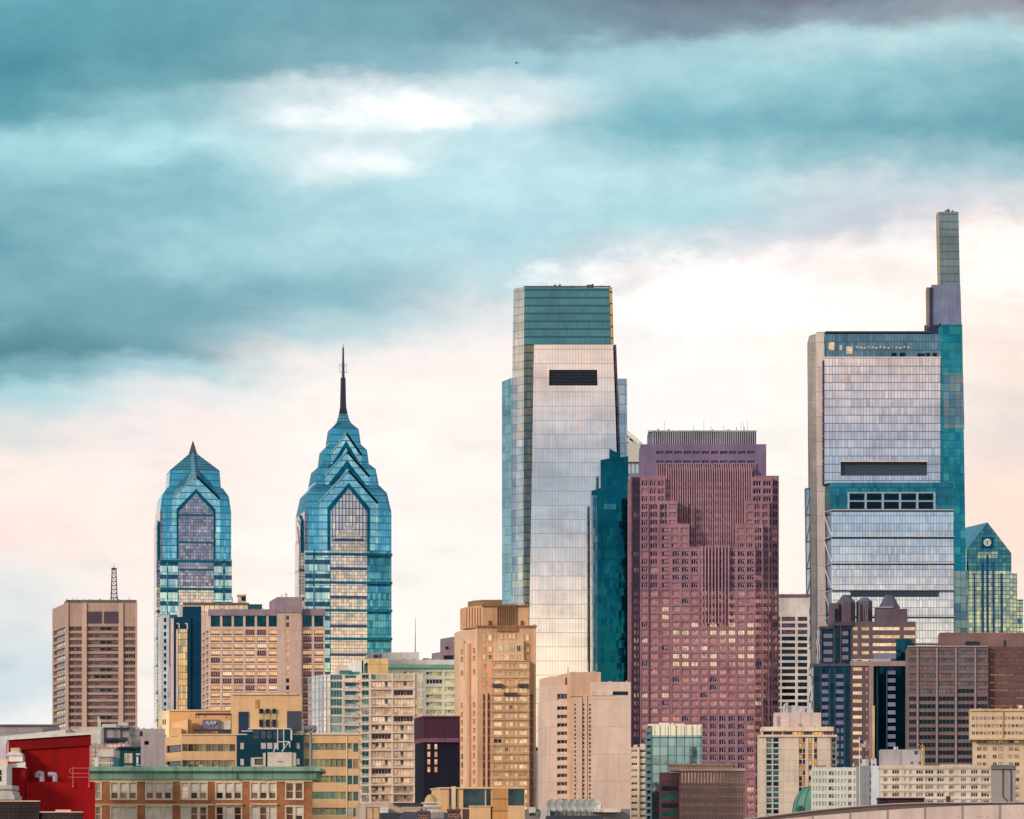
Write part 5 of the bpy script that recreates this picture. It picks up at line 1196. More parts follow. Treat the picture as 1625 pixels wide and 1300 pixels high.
st_gv = dict(glass=[glass((190, 178, 130), 0.7), glass((120, 120, 96), 0.6), glass((222, 206, 160), 0.7), G_DARK], wts=[4, 3, 4, 1], frame=wall((230, 222, 196)), nx=5, fw=0.18, blind=(paint((100, 100, 84)), 0.2))
t.block(612, 731, 1060, Yv, 26, [wall((236, 230, 206), var=0.08), ROOF], cols=[(640, 668), (676, 702), (705.5, 729)], rows=rows_(1066, 12.1, 7.4, 26), depth=0.8, st=st_gv)
m = MB(); pbox(m, 612, 731, 1054, 1062, Yv-0.5, 24); t.part('green_storey', m, [curtain((120, 180, 156), 3, 2.1, 0.06, 0.3, (76, 140, 124), (170, 196, 150), metal=0.5)])
m = MB(); pbox(m, 612, 732, 1047, 1055, Yv-1.2, 26); t.part('roof_slab', m, [wall((236, 220, 208), var=0.04)])
m = MB(); m.prism([(X(588, Yv), Yv+2), (X(665, Yv), Yv+2), (X(665, Yv)-3, Yv+24), (X(588, Yv)-3, Yv+24)], Z(1062, Yv), [Z(1035.5, Yv), Z(1034.5, Yv), Z(1034.5, Yv), Z(1035.5, Yv)]); t.part('roof_housing', m, [wall((232, 216, 208), var=0.05)])
m = MB(); pbox(m, 593, 600, 1039, 1045, Yv+1.4, 0.8, sk=0); pbox(m, 602.5, 605, 1038, 1045, Yv+1.4, 0.8, sk=0); pbox(m, 639, 642, 1046, 1047.4, Yv+1.4, 0.8, sk=0); pbox(m, 655, 658, 1046, 1047.4, Yv+1.4, 0.8, sk=0); t.part('roof_vent', m, [paint((84, 88, 100))])
m = MB()
for a, b, q in ((673, 681, 1044.5), (683, 686, 1045.5), (692, 699, 1044), (701, 703, 1045.5)): pbox(m, a, b, q, 1048, Yv+5, 4)
t.part('roof_unit', m, [paint((150, 160, 160))])
m = MB(); m.cyl(P3(659, 1040, 1640), P3(659, 980, 1640), 0.26, 0.08, n=6)
simple('roof_mast', 'thin white radio mast standing on the white roof housing', 'mast', m, [paint((150, 146, 144))], 659, 1640, Z(1040, 1640))
t = Thing('plant_tower', 'mauve brown rooftop tower peeping up left of the art deco tower', 'office building', 710, 1900)
m = MB(); m.prism([(X(698.5, 1900), 1900), (X(729, 1900), 1900), (X(740, 1900), 1925), (X(698, 1900), 1925)], 0, [Z(1014, 1900), Z(1009, 1900), Z(1009, 1900), Z(1014, 1900)])
t.part('wall', m, [wall((148, 124, 130))])
m = MB(); m.prism([(X(685, 1896), 1896), (X(704, 1896), 1896), (X(704, 1896), 1920), (X(685, 1896), 1920)], 0, [Z(1037, 1896), Z(1034, 1896), Z(1034, 1896), Z(1037, 1896)]); pbox(m, 704, 720, 1032, 1040, 1895, 3); t.part('terrace', m, [wall((156, 128, 132))])
m = MB(); pbox(m, 707, 718, 1040, 1047, 1894.5, 2); pbox(m, 707, 711, 1026, 1030, 1899.5, 1, sk=0); t.part('window', m, [G_NAVY])

# ================================================================== art deco tower
Yd = 1380
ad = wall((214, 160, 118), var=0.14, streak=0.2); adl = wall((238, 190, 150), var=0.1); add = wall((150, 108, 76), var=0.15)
st_ad = dict(glass=[glass((250, 226, 190), 0.8), glass((228, 198, 160), 0.7), glass((190, 160, 130), 0.7), G_DARK], wts=[6, 4, 3, 0.5], frame=wall((240, 208, 160)), nx=2, ny=1, fw=0.14)
t = Thing('art_deco_tower', 'tan art deco tower with stepped crown and vertical fluting', 'apartment tower', 790, Yd)
ar = rows_(1104.5, 13.4, 7.2, 20)
def wedge(m, l0, l1, r1, r0, yt, Y, dc, D, yb=None, mat=0):
    """front with a canted left corner: l0 back-left column, l1 front-left, r1 front right"""
    z0 = 0 if yb is None else Z(yb, Y)
    m.prism([(X(l1, Y), Y), (X(r1, Y), Y), (X(r0, Y)-2, Y+D), (X(l0, Y+dc)-2, Y+D), (X(l0, Y+dc), Y+dc)], z0, Z(yt, Y), mat)
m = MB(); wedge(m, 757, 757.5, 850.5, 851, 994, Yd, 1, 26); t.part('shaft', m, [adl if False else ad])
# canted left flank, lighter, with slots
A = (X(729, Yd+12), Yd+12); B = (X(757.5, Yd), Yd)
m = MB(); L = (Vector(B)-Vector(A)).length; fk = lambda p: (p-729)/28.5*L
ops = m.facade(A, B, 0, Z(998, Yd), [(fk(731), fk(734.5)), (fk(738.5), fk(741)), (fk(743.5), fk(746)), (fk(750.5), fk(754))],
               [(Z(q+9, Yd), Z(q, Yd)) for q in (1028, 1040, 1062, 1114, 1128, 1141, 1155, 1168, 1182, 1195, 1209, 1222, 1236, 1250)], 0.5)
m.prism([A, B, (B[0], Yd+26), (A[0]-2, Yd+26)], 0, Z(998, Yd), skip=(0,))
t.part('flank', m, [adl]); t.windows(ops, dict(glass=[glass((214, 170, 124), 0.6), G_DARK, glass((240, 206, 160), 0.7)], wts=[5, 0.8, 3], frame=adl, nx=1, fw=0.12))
m = MB(); 
for a, b in ((736.2, 737.2), (747.6, 748.6)): pbox(m, a, b, 1018, 1079, Yd+4.5 if a > 740 else Yd+8.2, 1.5, sk=0)
t.part('dark_slot', m, [paint((60, 44, 44))])
m = MB(); m.cyl((X(742, Yd), Yd+4.6, 0), (X(742, Yd), Yd+4.6, Z(1020, Yd)), 1.25, n=10); pbox(m, 729, 757, 1080, 1103, Yd+5, 2.0, sk=0) if False else None
t.part('flank_pilaster', m, [adl])
# crown tiers
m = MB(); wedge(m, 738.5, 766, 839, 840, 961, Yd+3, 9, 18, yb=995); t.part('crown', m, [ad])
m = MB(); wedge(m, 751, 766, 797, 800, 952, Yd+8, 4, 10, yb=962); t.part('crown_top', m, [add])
m = MB()
for i in range(9): pbox(m, 788.5+i*3.5, 790.3+i*3.5, 958.5 if i % 4 != 0 else 956.5, 997, Yd+2.1, 1.2, sk=0)
for i in range(6): 
    x0 = 740+i*4.3; Yy = Yd+12-9*(x0-738.5)/27.5; pbox(m, x0, x0+1.8, 964, 1000, Yy-0.6, 1.2, sk=0)
t.part('crown_flute', m, [add])
m = MB(); pbox(m, 764, 841, 959.5, 962.2, Yd+2.2, 2, sk=0); pbox(m, 756, 852, 992.5, 995.6, Yd-0.6, 2, sk=0); pbox(m, 789, 821, 996, 1002, Yd-0.8, 1, sk=0); t.part('cornice', m, [add])
m = MB()
for a, b in ((775.5, 778.5), (826.5, 829.5)): pbox(m, a, b, 985, 996, Yd+2.2, 0.9, sk=0)
t.part('crown_window', m, [paint((96, 66, 52))])
# window grids on the front
strip_windows(t, 0, 0, [(766.5, 771), (775, 780.5), (827, 831), (835, 839.8)], [(1007, 1017), (1026, 1035), (1039, 1046.5)], Yd, st_ad, inset=-0.12)
strip_windows(t, 0, 0, [(792.5, 798), (799.5, 805), (806.5, 812), (813, 818)], [(1006, 1014)], Yd, dict(st_ad, nx=1), inset=-0.12)
strip_windows(t, 0, 0, [(767.5, 771)], [(1053, 1061), (1067, 1075), (1080, 1088), (1094, 1100)], Yd, dict(st_ad, glass=[G_DARK, G_MAUVE, G_GREY]), inset=-0.1)
bay = MB(); A2 = (X(779.7, Yd-4), Yd-4); B2 = (X(840, Yd-4), Yd-4); L2 = B2[0]-A2[0]; f2_ = lambda p: (p-779.7)/60.3*L2
cb = [(783.5, 796.5), (801.5, 807), (808.5, 814), (815.5, 820.5), (823.5, 836.5)]
ops = bay.facade(A2, B2, 0, Z(1048, Yd-4), [(f2_(a), f2_(b)) for a, b in cb], [(Z(q+7.2, Yd-4), Z(q, Yd-4)) for q in [1053, 1066, 1079, 1092]+[1105.5+13.4*i for i in range(18)]], 0.4,
                 skip=lambda u, v: HY-(v-EYE)*F/(Yd-4) > 1240 and u > 12)
bay.prism([A2, B2, (B2[0], Yd), (A2[0], Yd)], 0, Z(1048, Yd-4), skip=(0,))
t.part('front_bay', bay, [ad]); t.windows(ops, st_ad)
m = MB(); pbox(m, 783, 831, 1017, 1049, Yd-2.2, 2.4, sk=0); t.part('bay_head', m, [adl])
strip_windows(t, 0, 0, [(792, 798), (802.5, 808.5), (809.5, 815.5), (820, 826)], [(1024, 1034), (1038, 1047)], Yd-2.2, st_ad, inset=-0.05)
m = MB(); pbox(m, 781.5, 797.5, 1085, 1090.5, Yd-5.4, 1.4, sk=0); pbox(m, 821.5, 838, 1085, 1090.5, Yd-5.4, 1.4, sk=0); pbox(m, 799, 820, 1099, 1103.5, Yd-5.4, 1.4, sk=0); t.part('balcony', m, [paint((88, 62, 62))])
m = MB()
for q in [1050+13.4*i for i in range(15)]: pbox(m, 779.7, 840, q-0.8, q+0.2, Yd-4.15, 0.2, sk=0)
t.part('string_course', m, [add])
m = MB()
for a, b, q in ((766.5, 769, 1102), (773.5, 777, 1102), (842, 845.5, 1102)): pbox(m, a, b, q, 1400, Yd-0.25, 0.4, sk=0)
t.part('stair_glass', m, [curtain((60, 44, 62), 3, 3.0, 0.0, 0.22, (150, 112, 84), (96, 72, 84), metal=0.6)])
m = MB(); pbox(m, 771, 773.5, 1098, 1400, Yd-0.7, 0.8, sk=0); pbox(m, 847, 850, 1000, 1400, Yd-0.5, 0.6, sk=0); t.part('pier', m, [adl])

# ================================================================== purple block, centre
t = Thing('purple_office_block', 'dark purple block with eight cream windows tinted as if lit in its navy lower half', 'office building', 700, 1300)
t.block(672, 730, 1137, 1300, 22, [wall((76, 38, 58), var=0.1), wall((90, 60, 80))], name='upper_wall', yb=1172)
m = MB(); pbox(m, 671.5, 730.5, 1171.5, 1178, 1299.4, 21); pbox(m, 671, 731, 1135.8, 1138, 1299.2, 22); t.part('band', m, [wall((134, 78, 96))])
t.block(672, 730, 1177.5, 1300.3, 20, [wall((24, 20, 40), px_=2.4, seam=0.6), ROOF], name='lower_wall', cols=[(678, 682.8), (689.3, 694)], rows=[(1180.8+12*i, 1189.4+12*i) for i in range(4)], depth=0.2, st=dict(glass=[glass((252, 196, 160), 0.7), glass((255, 214, 180), 0.7)], frame=paint((200, 140, 110)), nx=1, fw=0.08))  # lit look of these windows is put into the glass tint

# ================================================================== pink concrete tower
Yk = 1290
pk = wall((232, 194, 172), var=0.05, streak=0.08, pz=9.0, seam=0.25); pkd = wall((218, 178, 152), var=0.06); pkt = wall((214, 168, 134), var=0.06)
st_pk = dict(glass=[G_NAVY, G_DARK], frame=paint((30, 50, 70)), nx=1, fw=0.1)
t = Thing('pink_concrete_tower', 'blank pink concrete tower with stepped top and slot windows on its left', 'apartment tower', 935, Yk)
t.block(868.5, 873, 1112, Yk+8, 18, [pk, ROOF], name='rear_wing', cols=[(870, 871.8)], rows=rows_(1119, 9.0, 5, 30), depth=0.2, st=st_pk)
t.block(872.5, 897, 1073.5, Yk+5, 20, [pkd, ROOF], name='stair_wing', yb=1087)
t.block(872.5, 904, 1087, Yk+5, 20, [pk, ROOF], name='stair_wing', cols=[(884, 902)], rows=[(1101, 1111)]+rows_(1121, 13.35, 6.6, 20), depth=0.9, st=dict(glass=[glass((40, 66, 92), 0.7), G_NAVY], frame=paint((236, 206, 186)), nx=3, fw=0.12, sill=0.18, sillmat=pk))
m = MB(); wedge(m, 895, 904.5, 953, 954, 1067.6, Yk+2, 7, 20); t.part('main_shaft', m, [pkt])
t.block(939, 1001, 1082.3, Yk, 24, [pk, ROOF], name='front_slab', cols=[(972.7, 997)], rows=[(1097.3, 1103.5)], depth=0.8, st=dict(glass=[G_NAVY], frame=paint((60, 90, 110)), nx=5, fw=0.16))
m = MB(); pbox(m, 904.5, 953.5, 1066.6, 1105, Yk+1.5, 2, sk=0); t.part('head_wall', m, [pkt])
m = MB()
for a, b, q in ((911, 924, 1107), (925.5, 932, 1104), (933, 941, 1104)): pbox(m, a, b, q, 1400, Yk+0.6, 1.4, sk=0)
t.part('pilaster', m, [pkd])
rs_ = [(1117+6.7*i, 1117+6.7*i+(4.0 if i % 2 else 2.6)) for i in range(28)]
strip_windows(t, 0, 0, [(911.6, 913.6), (925.2, 927.2), (935, 937.4)], rs_, Yk, dict(glass=[G_DARK, G_BLACK], frame=DARK, fw=0), inset=0.5)
m = MB(); pbox(m, 936, 972, 1096.8, 1104, Yk-0.3, 0.3, sk=0); t.part('louvre', m, [wall((236, 204, 180), px_=3.8, seam=1.0)])
m = MB(); m.cyl(P3(901.5, 1068, Yk+6), P3(901.5, 1059, Yk+6), 0.14, n=4); t.part('aerial', m, [DARK])
t = Thing('distant_apartments', 'slim stack of pale balconies in the gap left of the pink tower', 'apartment block', 866, 1480)
t.block(861, 874, 1190, 1480, 16, [wall((216, 204, 190)), ROOF], cols=[(863, 867), (868.5, 872)], rows=rows_(1195, 9.2, 5.4, 26), depth=0.8, st=dict(glass=[G_DARK, G_GREY], frame=paint((200, 200, 196)), nx=1, fw=0.15, sill=0.35, sillmat=paint((190, 180, 172))))
t = Thing('glass_sliver_tower', 'sliver of dark teal glass tower between the art deco and pink towers', 'office building', 857, 1700)
t.block(850, 863, 1186, 1700, 20, [curtain((40, 104, 112), 2, 3.6, 0.1, 0.1, (10, 60, 70)), ROOF], name='glass_wall')

# ================================================================== yellow civic building with dark stair core
Ye = 900
yl = wall((250, 194, 136), var=0.05, streak=0.08); yl2 = wall((244, 180, 118), var=0.05); ycap = wall((250, 222, 176))
st_y = dict(glass=[glass((120, 118, 104), 0.6), glass((96, 96, 88), 0.6), glass((150, 140, 116), 0.6)], frame=paint((176, 160, 128)), nx=1, fw=0.07, blind=(paint((150, 142, 118)), 0.35))
st_yg = dict(st_y, glass=[glass((110, 140, 122), 0.6), glass((70, 130, 126), 0.6), glass((140, 150, 120), 0.6)])
st_ys = dict(glass=[glass((74, 70, 78), 0.6), glass((60, 58, 70), 0.6)], frame=paint((60, 50, 50)), nx=1, fw=0.08)
t = Thing('yellow_civic_building', 'yellow rendered building with ribbon windows and a dark blue stair core', 'office building', 360, Ye)
bandw = [(289+i*9.4, 298.1+i*9.4) for i in range(9)]
rws = [(1181, 1192.5), (1206.5, 1218.5), (1232, 1244), (1257, 1269), (1282, 1294), (1307, 1319), (1332, 1344)]
t.block(288.3, 375.5, 1166, Ye, 20, [yl, ROOF], name='front_wall', cols=bandw, rows=rws, depth=0.5, st=st_y, pick=lambda c: random.randrange(3), sk=0.1)
# canted left wing
A = (X(223.6, Ye+24), Ye+24); B = (X(288.3, Ye), Ye); L = (Vector(B)-Vector(A)).length; fk = lambda p: (p-223.6)/64.7*L
m = MB(); ops = m.facade(A, B, 0, Z(1168, Ye), [(fk(225.5), fk(227.6)), (fk(230.5), fk(253.5)), (fk(256), fk(258.5)), (fk(261), fk(262.2)), (fk(264.2), fk(287.8))], [(Z(b+0.8, Ye), Z(a+0.8, Ye)) for a, b in rws], 0.5)
m.prism([A, B, (B[0], Ye+40), (A[0]-4, Ye+40)], 0, Z(1168, Ye), skip=(0,)); t.part('canted_wing', m, [yl]); t.windows(ops, st_ys)
# upper storey, set back
A = (X(257, Ye+22), Ye+22); B = (X(268.5, Ye+20), Ye+20)
m = MB(); ops = m.facade(A, B, Z(1172, Ye), Z(1127.5, Ye+20), [(0.2+1.0*i*0.8, 0.7+1.0*i*0.8) for i in range(2)], [(Z(1150, Ye+20), Z(1141.5, Ye+20)), (Z(1170.5, Ye+20), Z(1165.5, Ye+20))], 0.3)
m.prism([A, B, (B[0]-2, Ye+34), (A[0]-2, Ye+34)], Z(1172, Ye), Z(1127.5, Ye+20), skip=(0,)); t.part('upper_storey', m, [ycap]); t.windows(ops, dict(glass=[G_DARK], frame=paint((120, 100, 80)), fw=0.1))
m = MB(); pbox(m, 268.5, 370, 1127.5, 1172, Ye+20, 14, sk=0.1); t.part('upper_storey', m, [yl2])
m = MB(); A = (X(272, Ye+6), Ye+18); m.prism([(X(272, Ye+14), Ye+14), (X(298, Ye+8), Ye+8), (X(298, Ye+8), Ye+19), (X(272, Ye+14), Ye+19)], Z(1172, Ye), [Z(1147, Ye+10), Z(1141, Ye+10), Z(1141, Ye+10), Z(1147, Ye+10)]); pbox(m, 274, 288, 1155, 1168, Ye+7, 6); t.part('stepped_parapet', m, [yl])
m = MB(); pbox(m, 368.7, 479, 1101.5, 1170, Ye+2, 16, sk=0.1); t.part('penthouse', m, [yl])
m = MB(); pbox(m, 368.2, 472, 1100.3, 1102.5, Ye+1.5, 17, sk=0.1); pbox(m, 223, 290, 1176, 1176.8, Ye+30, 1); pbox(m, 268, 370, 1126.3, 1128, Ye+19.5, 15, sk=0.1); pbox(m, 288, 376, 1164.8, 1166.5, Ye-0.3, 1, sk=0); t.part('coping', m, [ycap])
m = MB(); pbox(m, 378.5, 394.5, 1129.5, 1165, Ye+1.7, 0.5, sk=0); t.part('dark_panel', m, [curtain((18, 54, 92), 3, 1.2, 0, 0.1, (10, 36, 66), metal=0.6)])
m = MB(); pbox(m, 455.5, 478, 1128.5, 1160, Ye+1.7, 0.5, sk=0); t.part('louvre', m, [curtain((84, 88, 104), 9, 0.45, 0, 0.35, (60, 66, 84), metal=0.4, rough=0.4)])
m = MB(); pbox(m, 405, 410.5, 1110, 1123, Ye+1.7, 0.4, sk=0); t.part('small_vent', m, [paint((200, 160, 70))])
so = [(411.3, 418), (421.7, 428.3), (432, 438.6)]
strip_windows(t, 0, 0, so, [(1124.8, 1132.3), (1142, 1154)], Ye+1.6, dict(glass=[G_DARK, G_NAVY], frame=paint((70, 84, 100)), fw=0.08), inset=0)
m = MB()
for a, b in so: pbox(m, a, b, 1132.3, 1142, Ye+1.7, 0.3, sk=0)
t.part('slot_panel', m, [wall((196, 170, 120))])
# dark core
navy = curtain((10, 58, 78), 3.2, 9.0, 0.03, 0.02, (4, 34, 50), (16, 70, 92), 0.6, jit=0.01, metal=0.75, rough=0.18)
m = MB(); pbox(m, 375.6, 393, 1166, 1400, Ye-1, 10, sk=0); pbox(m, 393, 463, 1157, 1400, Ye-2.5, 12, sk=0); pbox(m, 463, 481.5, 1163, 1400, Ye-1, 10, sk=0); t.part('stair_core', m, [navy])
m = MB()
for a in (414, 424, 434.5, 443): pbox(m, a, a+7, 1160, 1172, Ye-2.7, 0.3, sk=0)
for a in (402,): pbox(m, a, a+9, 1160, 1172, Ye-2.7, 0.3, sk=0)
t.part('core_window', m, [glass((70, 78, 96), 0.7)])
m = MB()
for a, b, q, h, yo in ((414.2, 422, 1179, 9.5, -2.7), (424.2, 432, 1179, 9.5, -2.7), (434.5, 440, 1179, 9.5, -2.7), (381.5, 387, 1179, 10, -1.3), (381.5, 387, 1204.5, 10, -1.3), (470.5, 475.5, 1179, 9.5, -1.3), (470.5, 475.5, 1204, 9.5, -1.3)):
    pbox(m, a, b, q, q+h, Ye+yo, 0.3, sk=0)
t.part('core_window', m, [wall((190, 172, 164))])
m = MB(); pbox(m, 393.5, 461, 1155.8, 1157.5, Ye-3.4, 13, sk=0); pbox(m, 375, 394, 1164.8, 1166.4, Ye-1.4, 2, sk=0); pbox(m, 383, 401, 1159.5, 1161, Ye-3.2, 1, sk=0); pbox(m, 462, 482, 1164.5, 1166, Ye-1.4, 2, sk=0)
for a, b in ((440, 441.4), (449.5, 451)): pbox(m, a, b, 1158, 1190, Ye-3.4, 0.3, sk=0)
pbox(m, 461, 463.6, 1158, 1175, Ye-3.4, 0.5, sk=0)
t.part('white_trim', m, [WHITE])
# right wing
rwr = [(1179.5, 1190.5), (1204.5, 1217), (1231, 1242), (1256.5, 1268), (1282, 1293), (1307, 1319), (1332, 1344)]
t.block(481.8, 550, 1165.5, Ye+1, 20, [yl, ROOF], name='right_wing', cols=[(483+i*8.3, 491+i*8.3) for i in range(8)], rows=rwr, depth=0.5, st=st_yg, sk=0.1, pick=lambda c: random.randrange(3))
t.block(550, 570.5, 1165.5, Ye+1, 20, [yl, ROOF], name='right_wing', cols=[(551, 559), (560.5, 568.8)], rows=[(a, b+3) for a, b in rwr], depth=0.5, st=dict(st_yg, glass=[glass((150, 160, 160), 0.8), G_TEAL, glass((190, 170, 150), 0.7)]), sk=0.1)
m = MB(); pbox(m, 481, 571.5, 1164.2, 1166.2, Ye+0.6, 1, sk=0); pbox(m, 549.6, 551, 1167, 1400, Ye+0.8, 0.4, sk=0); t.part('coping', m, [ycap])
t = Thing('rooftop_gantry', 'dark steel gantry and grey cooling plant on the yellow building terrace', 'roof plant', 338, Ye+10, z=Z(1166, Ye+10))
m = MB(); 
for q in (1132, 1157.5): pbox(m, 311.5 if q < 1140 else 309.5, 368, q, q+2.6, Ye+9, 3)
for a, q0, q1 in ((312, 1133, 1140), (316, 1133, 1140), (326, 1133, 1140), (360, 1133, 1140), (310, 1151, 1166), (315, 1151, 1166), (320, 1151, 1158), (357, 1158, 1166), (362, 1158, 1166), (367, 1134, 1166)): m.cyl(P3(a, q0, Ye+9), P3(a-0.8, q1, Ye+9), 0.12, n=4)
for q in (1151.5, 1154.5): m.cyl(P3(309.5, q, Ye+9), P3(321, q, Ye+9), 0.06, n=4)
t.part('frame', m, [paint((58, 56, 74))])
m = MB(); pbox(m, 323.5, 348, 1142, 1157.5, Ye+10, 4); t.part('cooling_unit', m, [paint((122, 124, 140), 0.5)])
m = MB()
for a in (329, 335.5, 341): m.cyl(P3(a, 1147, Ye+9.9), P3(a, 1147, Ye+9.6), 0.35, n=10)
for a in (331, 336.5): m.cyl(P3(a+1, 1149.5, Ye+9.9), P3(a+1, 1149.5, Ye+9.6), 0.22, n=8)
t.part('fan', m, [paint((206, 206, 206))])
m = MB(); pbox(m, 348.5, 366, 1143.5, 1166, Ye+11, 4); t.part('plant_room', m, [wall((226, 214, 196))])

# ================================================================== foreground yellow parapet block, bottom centre
Yp_ = 620
t = Thing('yellow_parapet_block', 'yellow rooftop block with dark glass panels at the bottom centre', 'roof structure', 765, Yp_)
t.block(698, 833, 1251, Yp_, 9, [yl, ROOF], name='wall', cols=[(735, 769.5), (771.5, 779), (806.5, 832)], rows=[(1253, 1282)], depth=0.5, st=dict(glass=[glass((44, 74, 88), 0.7), glass((54, 80, 96), 0.7)], frame=paint((70, 90, 100)), fw=0.08))
m = MB(); pbox(m, 744.5, 778.5, 1279.5, 1330, Yp_-1.2, 1.4, sk=0); pbox(m, 806.5, 833, 1278.5, 1330, Yp_-1.2, 1.4, sk=0); t.part('low_wall', m, [yl])
m = MB(); pbox(m, 781, 806.5, 1251, 1400, Yp_-0.9, 1.2, sk=0); t.part('orange_bay', m, [wall((214, 148, 84), pz=1.9, px_=20, seam=1.0)])
m = MB(); pbox(m, 697, 834, 1249.6, 1251.4, Yp_-0.4, 10); pbox(m, 716.5, 723, 1248, 1300, Yp_-0.5, 0.8, sk=0); pbox(m, 744, 779, 1278.6, 1280, Yp_-1.4, 1.6, sk=0); t.part('coping', m, [ycap])
m = MB(); pbox(m, 712.5, 716.5, 1251, 1300, Yp_-0.5, 0.6, sk=0); pbox(m, 723, 725, 1253, 1300, Yp_-0.3, 0.5, sk=0); pbox(m, 734, 744, 1284, 1330, Yp_-0.6, 0.8, sk=0); t.part('dark_slot', m, [paint((92, 62, 60))])
t = Thing('observatory_dome', 'small tan domed roof vent on a white base at the bottom centre', 'roof vent', 682, 560, z=Z(1300, 560))
m = MB(); c = (X(683, 560), 562, Z(1274, 560)); m.dome(c, (X(692, 560)-X(673, 560))/2+0.05, Z(1260, 560)-Z(1274, 560), 18, 6); t.part('dome', m, [paint((214, 170, 118), 0.6)], smooth=True)
m = MB(); pbox(m, 675, 694, 1273, 1300, 561, 2.2); pbox(m, 673, 698.5, 1273, 1275, 560.6, 3); t.part('base', m, [wall((222, 204, 186))])
def chimney(lbl, p0, p1, q, Y):
    t = Thing('chimney', lbl, 'chimney', (p0+p1)/2, Y, group='brick chimneys along the bottom edge')
    m = MB(); pbox(m, p0+3, p1-3, q+4, 1345, Y, 1.4, sk=0); t.part('stack', m, [brick((104, 62, 58))])
    m = MB(); pbox(m, p0, p1, q, q+3.2, Y-0.3, 2.0, sk=0); pbox(m, p0+1.5, p1-1.5, q+3, q+5.5, Y-0.15, 1.7, sk=0); t.part('cap', m, [wall((112, 82, 86))])
    m = MB()
    for k in (0.3, 0.7): pp = p0+(p1-p0)*k; m.cyl(P3(pp, q, Y+0.7), P3(pp, q-3.5, Y+0.7), 0.16, 0.13, n=8)
    t.part('pot', m, [paint((150, 100, 84))])
chimney('wide brown chimney with stepped cap in front of the yellow parapet block', 708.5, 731.5, 1284, 480)
chimney('smaller brown chimney beneath the tan domed roof vent', 661, 682, 1286.5, 490)
t = Thing('slate_roof_house', 'low slate roofs with pale skylight ridge along the bottom centre', 'house', 700, 520)
m = MB()
m.poly([P3(628, 1310, 515), P3(735, 1310, 515), P3(730, 1290, 523), P3(640, 1288, 523)], 0); m.box(X(628, 515), X(735, 515), 515, 530, 0, Z(1310, 515), 1)
t.part('roof', m, [wall((92, 84, 94), var=0.25, pz=0.4)])
m = MB(); 
for a in range(6): pbox(m, 684+a*3.4, 686.8+a*3.4, 1289-(a % 2), 1299, 513.5, 0.8, sk=0)
pbox(m, 640, 700, 1280.5, 1284, 530, 2); t.part('parapet', m, [wall((170, 152, 144))])
t = Thing('grey_podium', 'low grey flat roofed podium below the balcony apartments', 'building', 620, 760)
t.block(579, 668, 1275, 760, 14, [wall((196, 164, 144)), ROOF], cols=[(581, 602)], rows=[(1281, 1300)], depth=0.1, st=dict(glass=[wall((216, 170, 128))], frame=paint((120, 90, 70)), nx=2, ny=1, fw=0.06))
m = MB(); pbox(m, 604, 616, 1281, 1290, 758, 1.4); t.part('unit', m, [WHITE])
m = MB(); pbox(m, 604, 660, 1290, 1330, 757, 2); pbox(m, 625, 672, 1274, 1277.5, 759, 2); t.part('dark_plinth', m, [paint((60, 58, 66))])
t.block(826, 1000, 1284, 760, 12, [wall((136, 128, 126)), ROOF], name='wing', cols=cols_(829, 880, 5, 3), rows=[(1287, 1296)], depth=0.2, st=dict(glass=[G_DARK, G_GREY], frame=paint((160, 150, 146)), nx=2, fw=0.08))
m = MB(); pbox(m, 860.5, 873, 1280, 1300, 757, 3); pbox(m, 842, 850, 1281, 1290, 757.5, 2); pbox(m, 944, 985, 1283, 1289, 756, 10, mat=1); t.part('roof_box', m, [wall((196, 182, 176)), wall((238, 214, 196))])
# satellite dishes
for i, (p, r_) in enumerate(((876, 10.0), (887, 10.2), (899, 10.4), (910, 10.5), (921, 10.5), (932, 10.6), (942, 11.2))):
    Yy = 640-i*2.2; r = r_*Yy/F
    lab = ['leftmost satellite dish of the row, half hidden behind the next', 'second satellite dish from the left of the row', 'third satellite dish from the left of the row', 'middle satellite dish of the row of seven',
           'fifth satellite dish from the left of the row', 'second satellite dish from the right of the row', 'rightmost satellite dish of the row, fully in view'][i]
    t = Thing('satellite_dish', lab, 'satellite dish', p, Yy, group='satellite dishes in a row by the pink tower', z=Z(1290, Yy))
    c = Vector(P3(p, 1278.5, Yy)); ax = Vector((0.38, -0.9, 0.22)).normalized(); u = ax.orthogonal().normalized(); v = ax.cross(u)
    def dp(rr, a): return c+u*rr*math.cos(a)+v*rr*math.sin(a)+ax*(0.34*(rr/r)**2*r)
    m = MB(); n_ = 20; k_ = 5
    for j in range(k_):
        for a in range(n_):
            a0, a1 = 2*math.pi*a/n_, 2*math.pi*(a+1)/n_
            if j == 0: q = [c, dp(r*1/k_, a0), dp(r*1/k_, a1)]
            else: q = [dp(r*j/k_, a0), dp(r*(j+1)/k_, a0), dp(r*(j+1)/k_, a1), dp(r*j/k_, a1)]
            m.poly(q); m.poly([x-ax*0.08 for x in reversed(q)])
    t.part('dish', m, [paint((243, 234, 224), 0.6)])
    m = MB()
    for a in range(5): m.cyl(c+ax*0.02, dp(r, 2*math.pi*a/5+0.3)+ax*0.02, 0.012, n=4)
    fd = c+ax*r*0.8
    for a in (0.5, 2.6, 4.7): m.cyl(dp(r, a), fd, 0.014, n=4)
    m.cyl(fd, fd+ax*0.15, 0.09, n=8); t.part('feed', m, [paint((120, 112, 108))])
    m = MB(); m.cyl(c-ax*0.1, (c.x, c.y+0.1, Z(1290, Yy)-0.6), 0.07, n=6); m.cyl(c-ax*0.1, (c.x+0.6, c.y+0.2, Z(1291, Yy)), 0.04, n=5); t.part('stand', m, [DARK])
t = Thing('dish_platform', 'dark steel platform carrying the row of satellite dishes', 'platform', 905, 632, z=0)
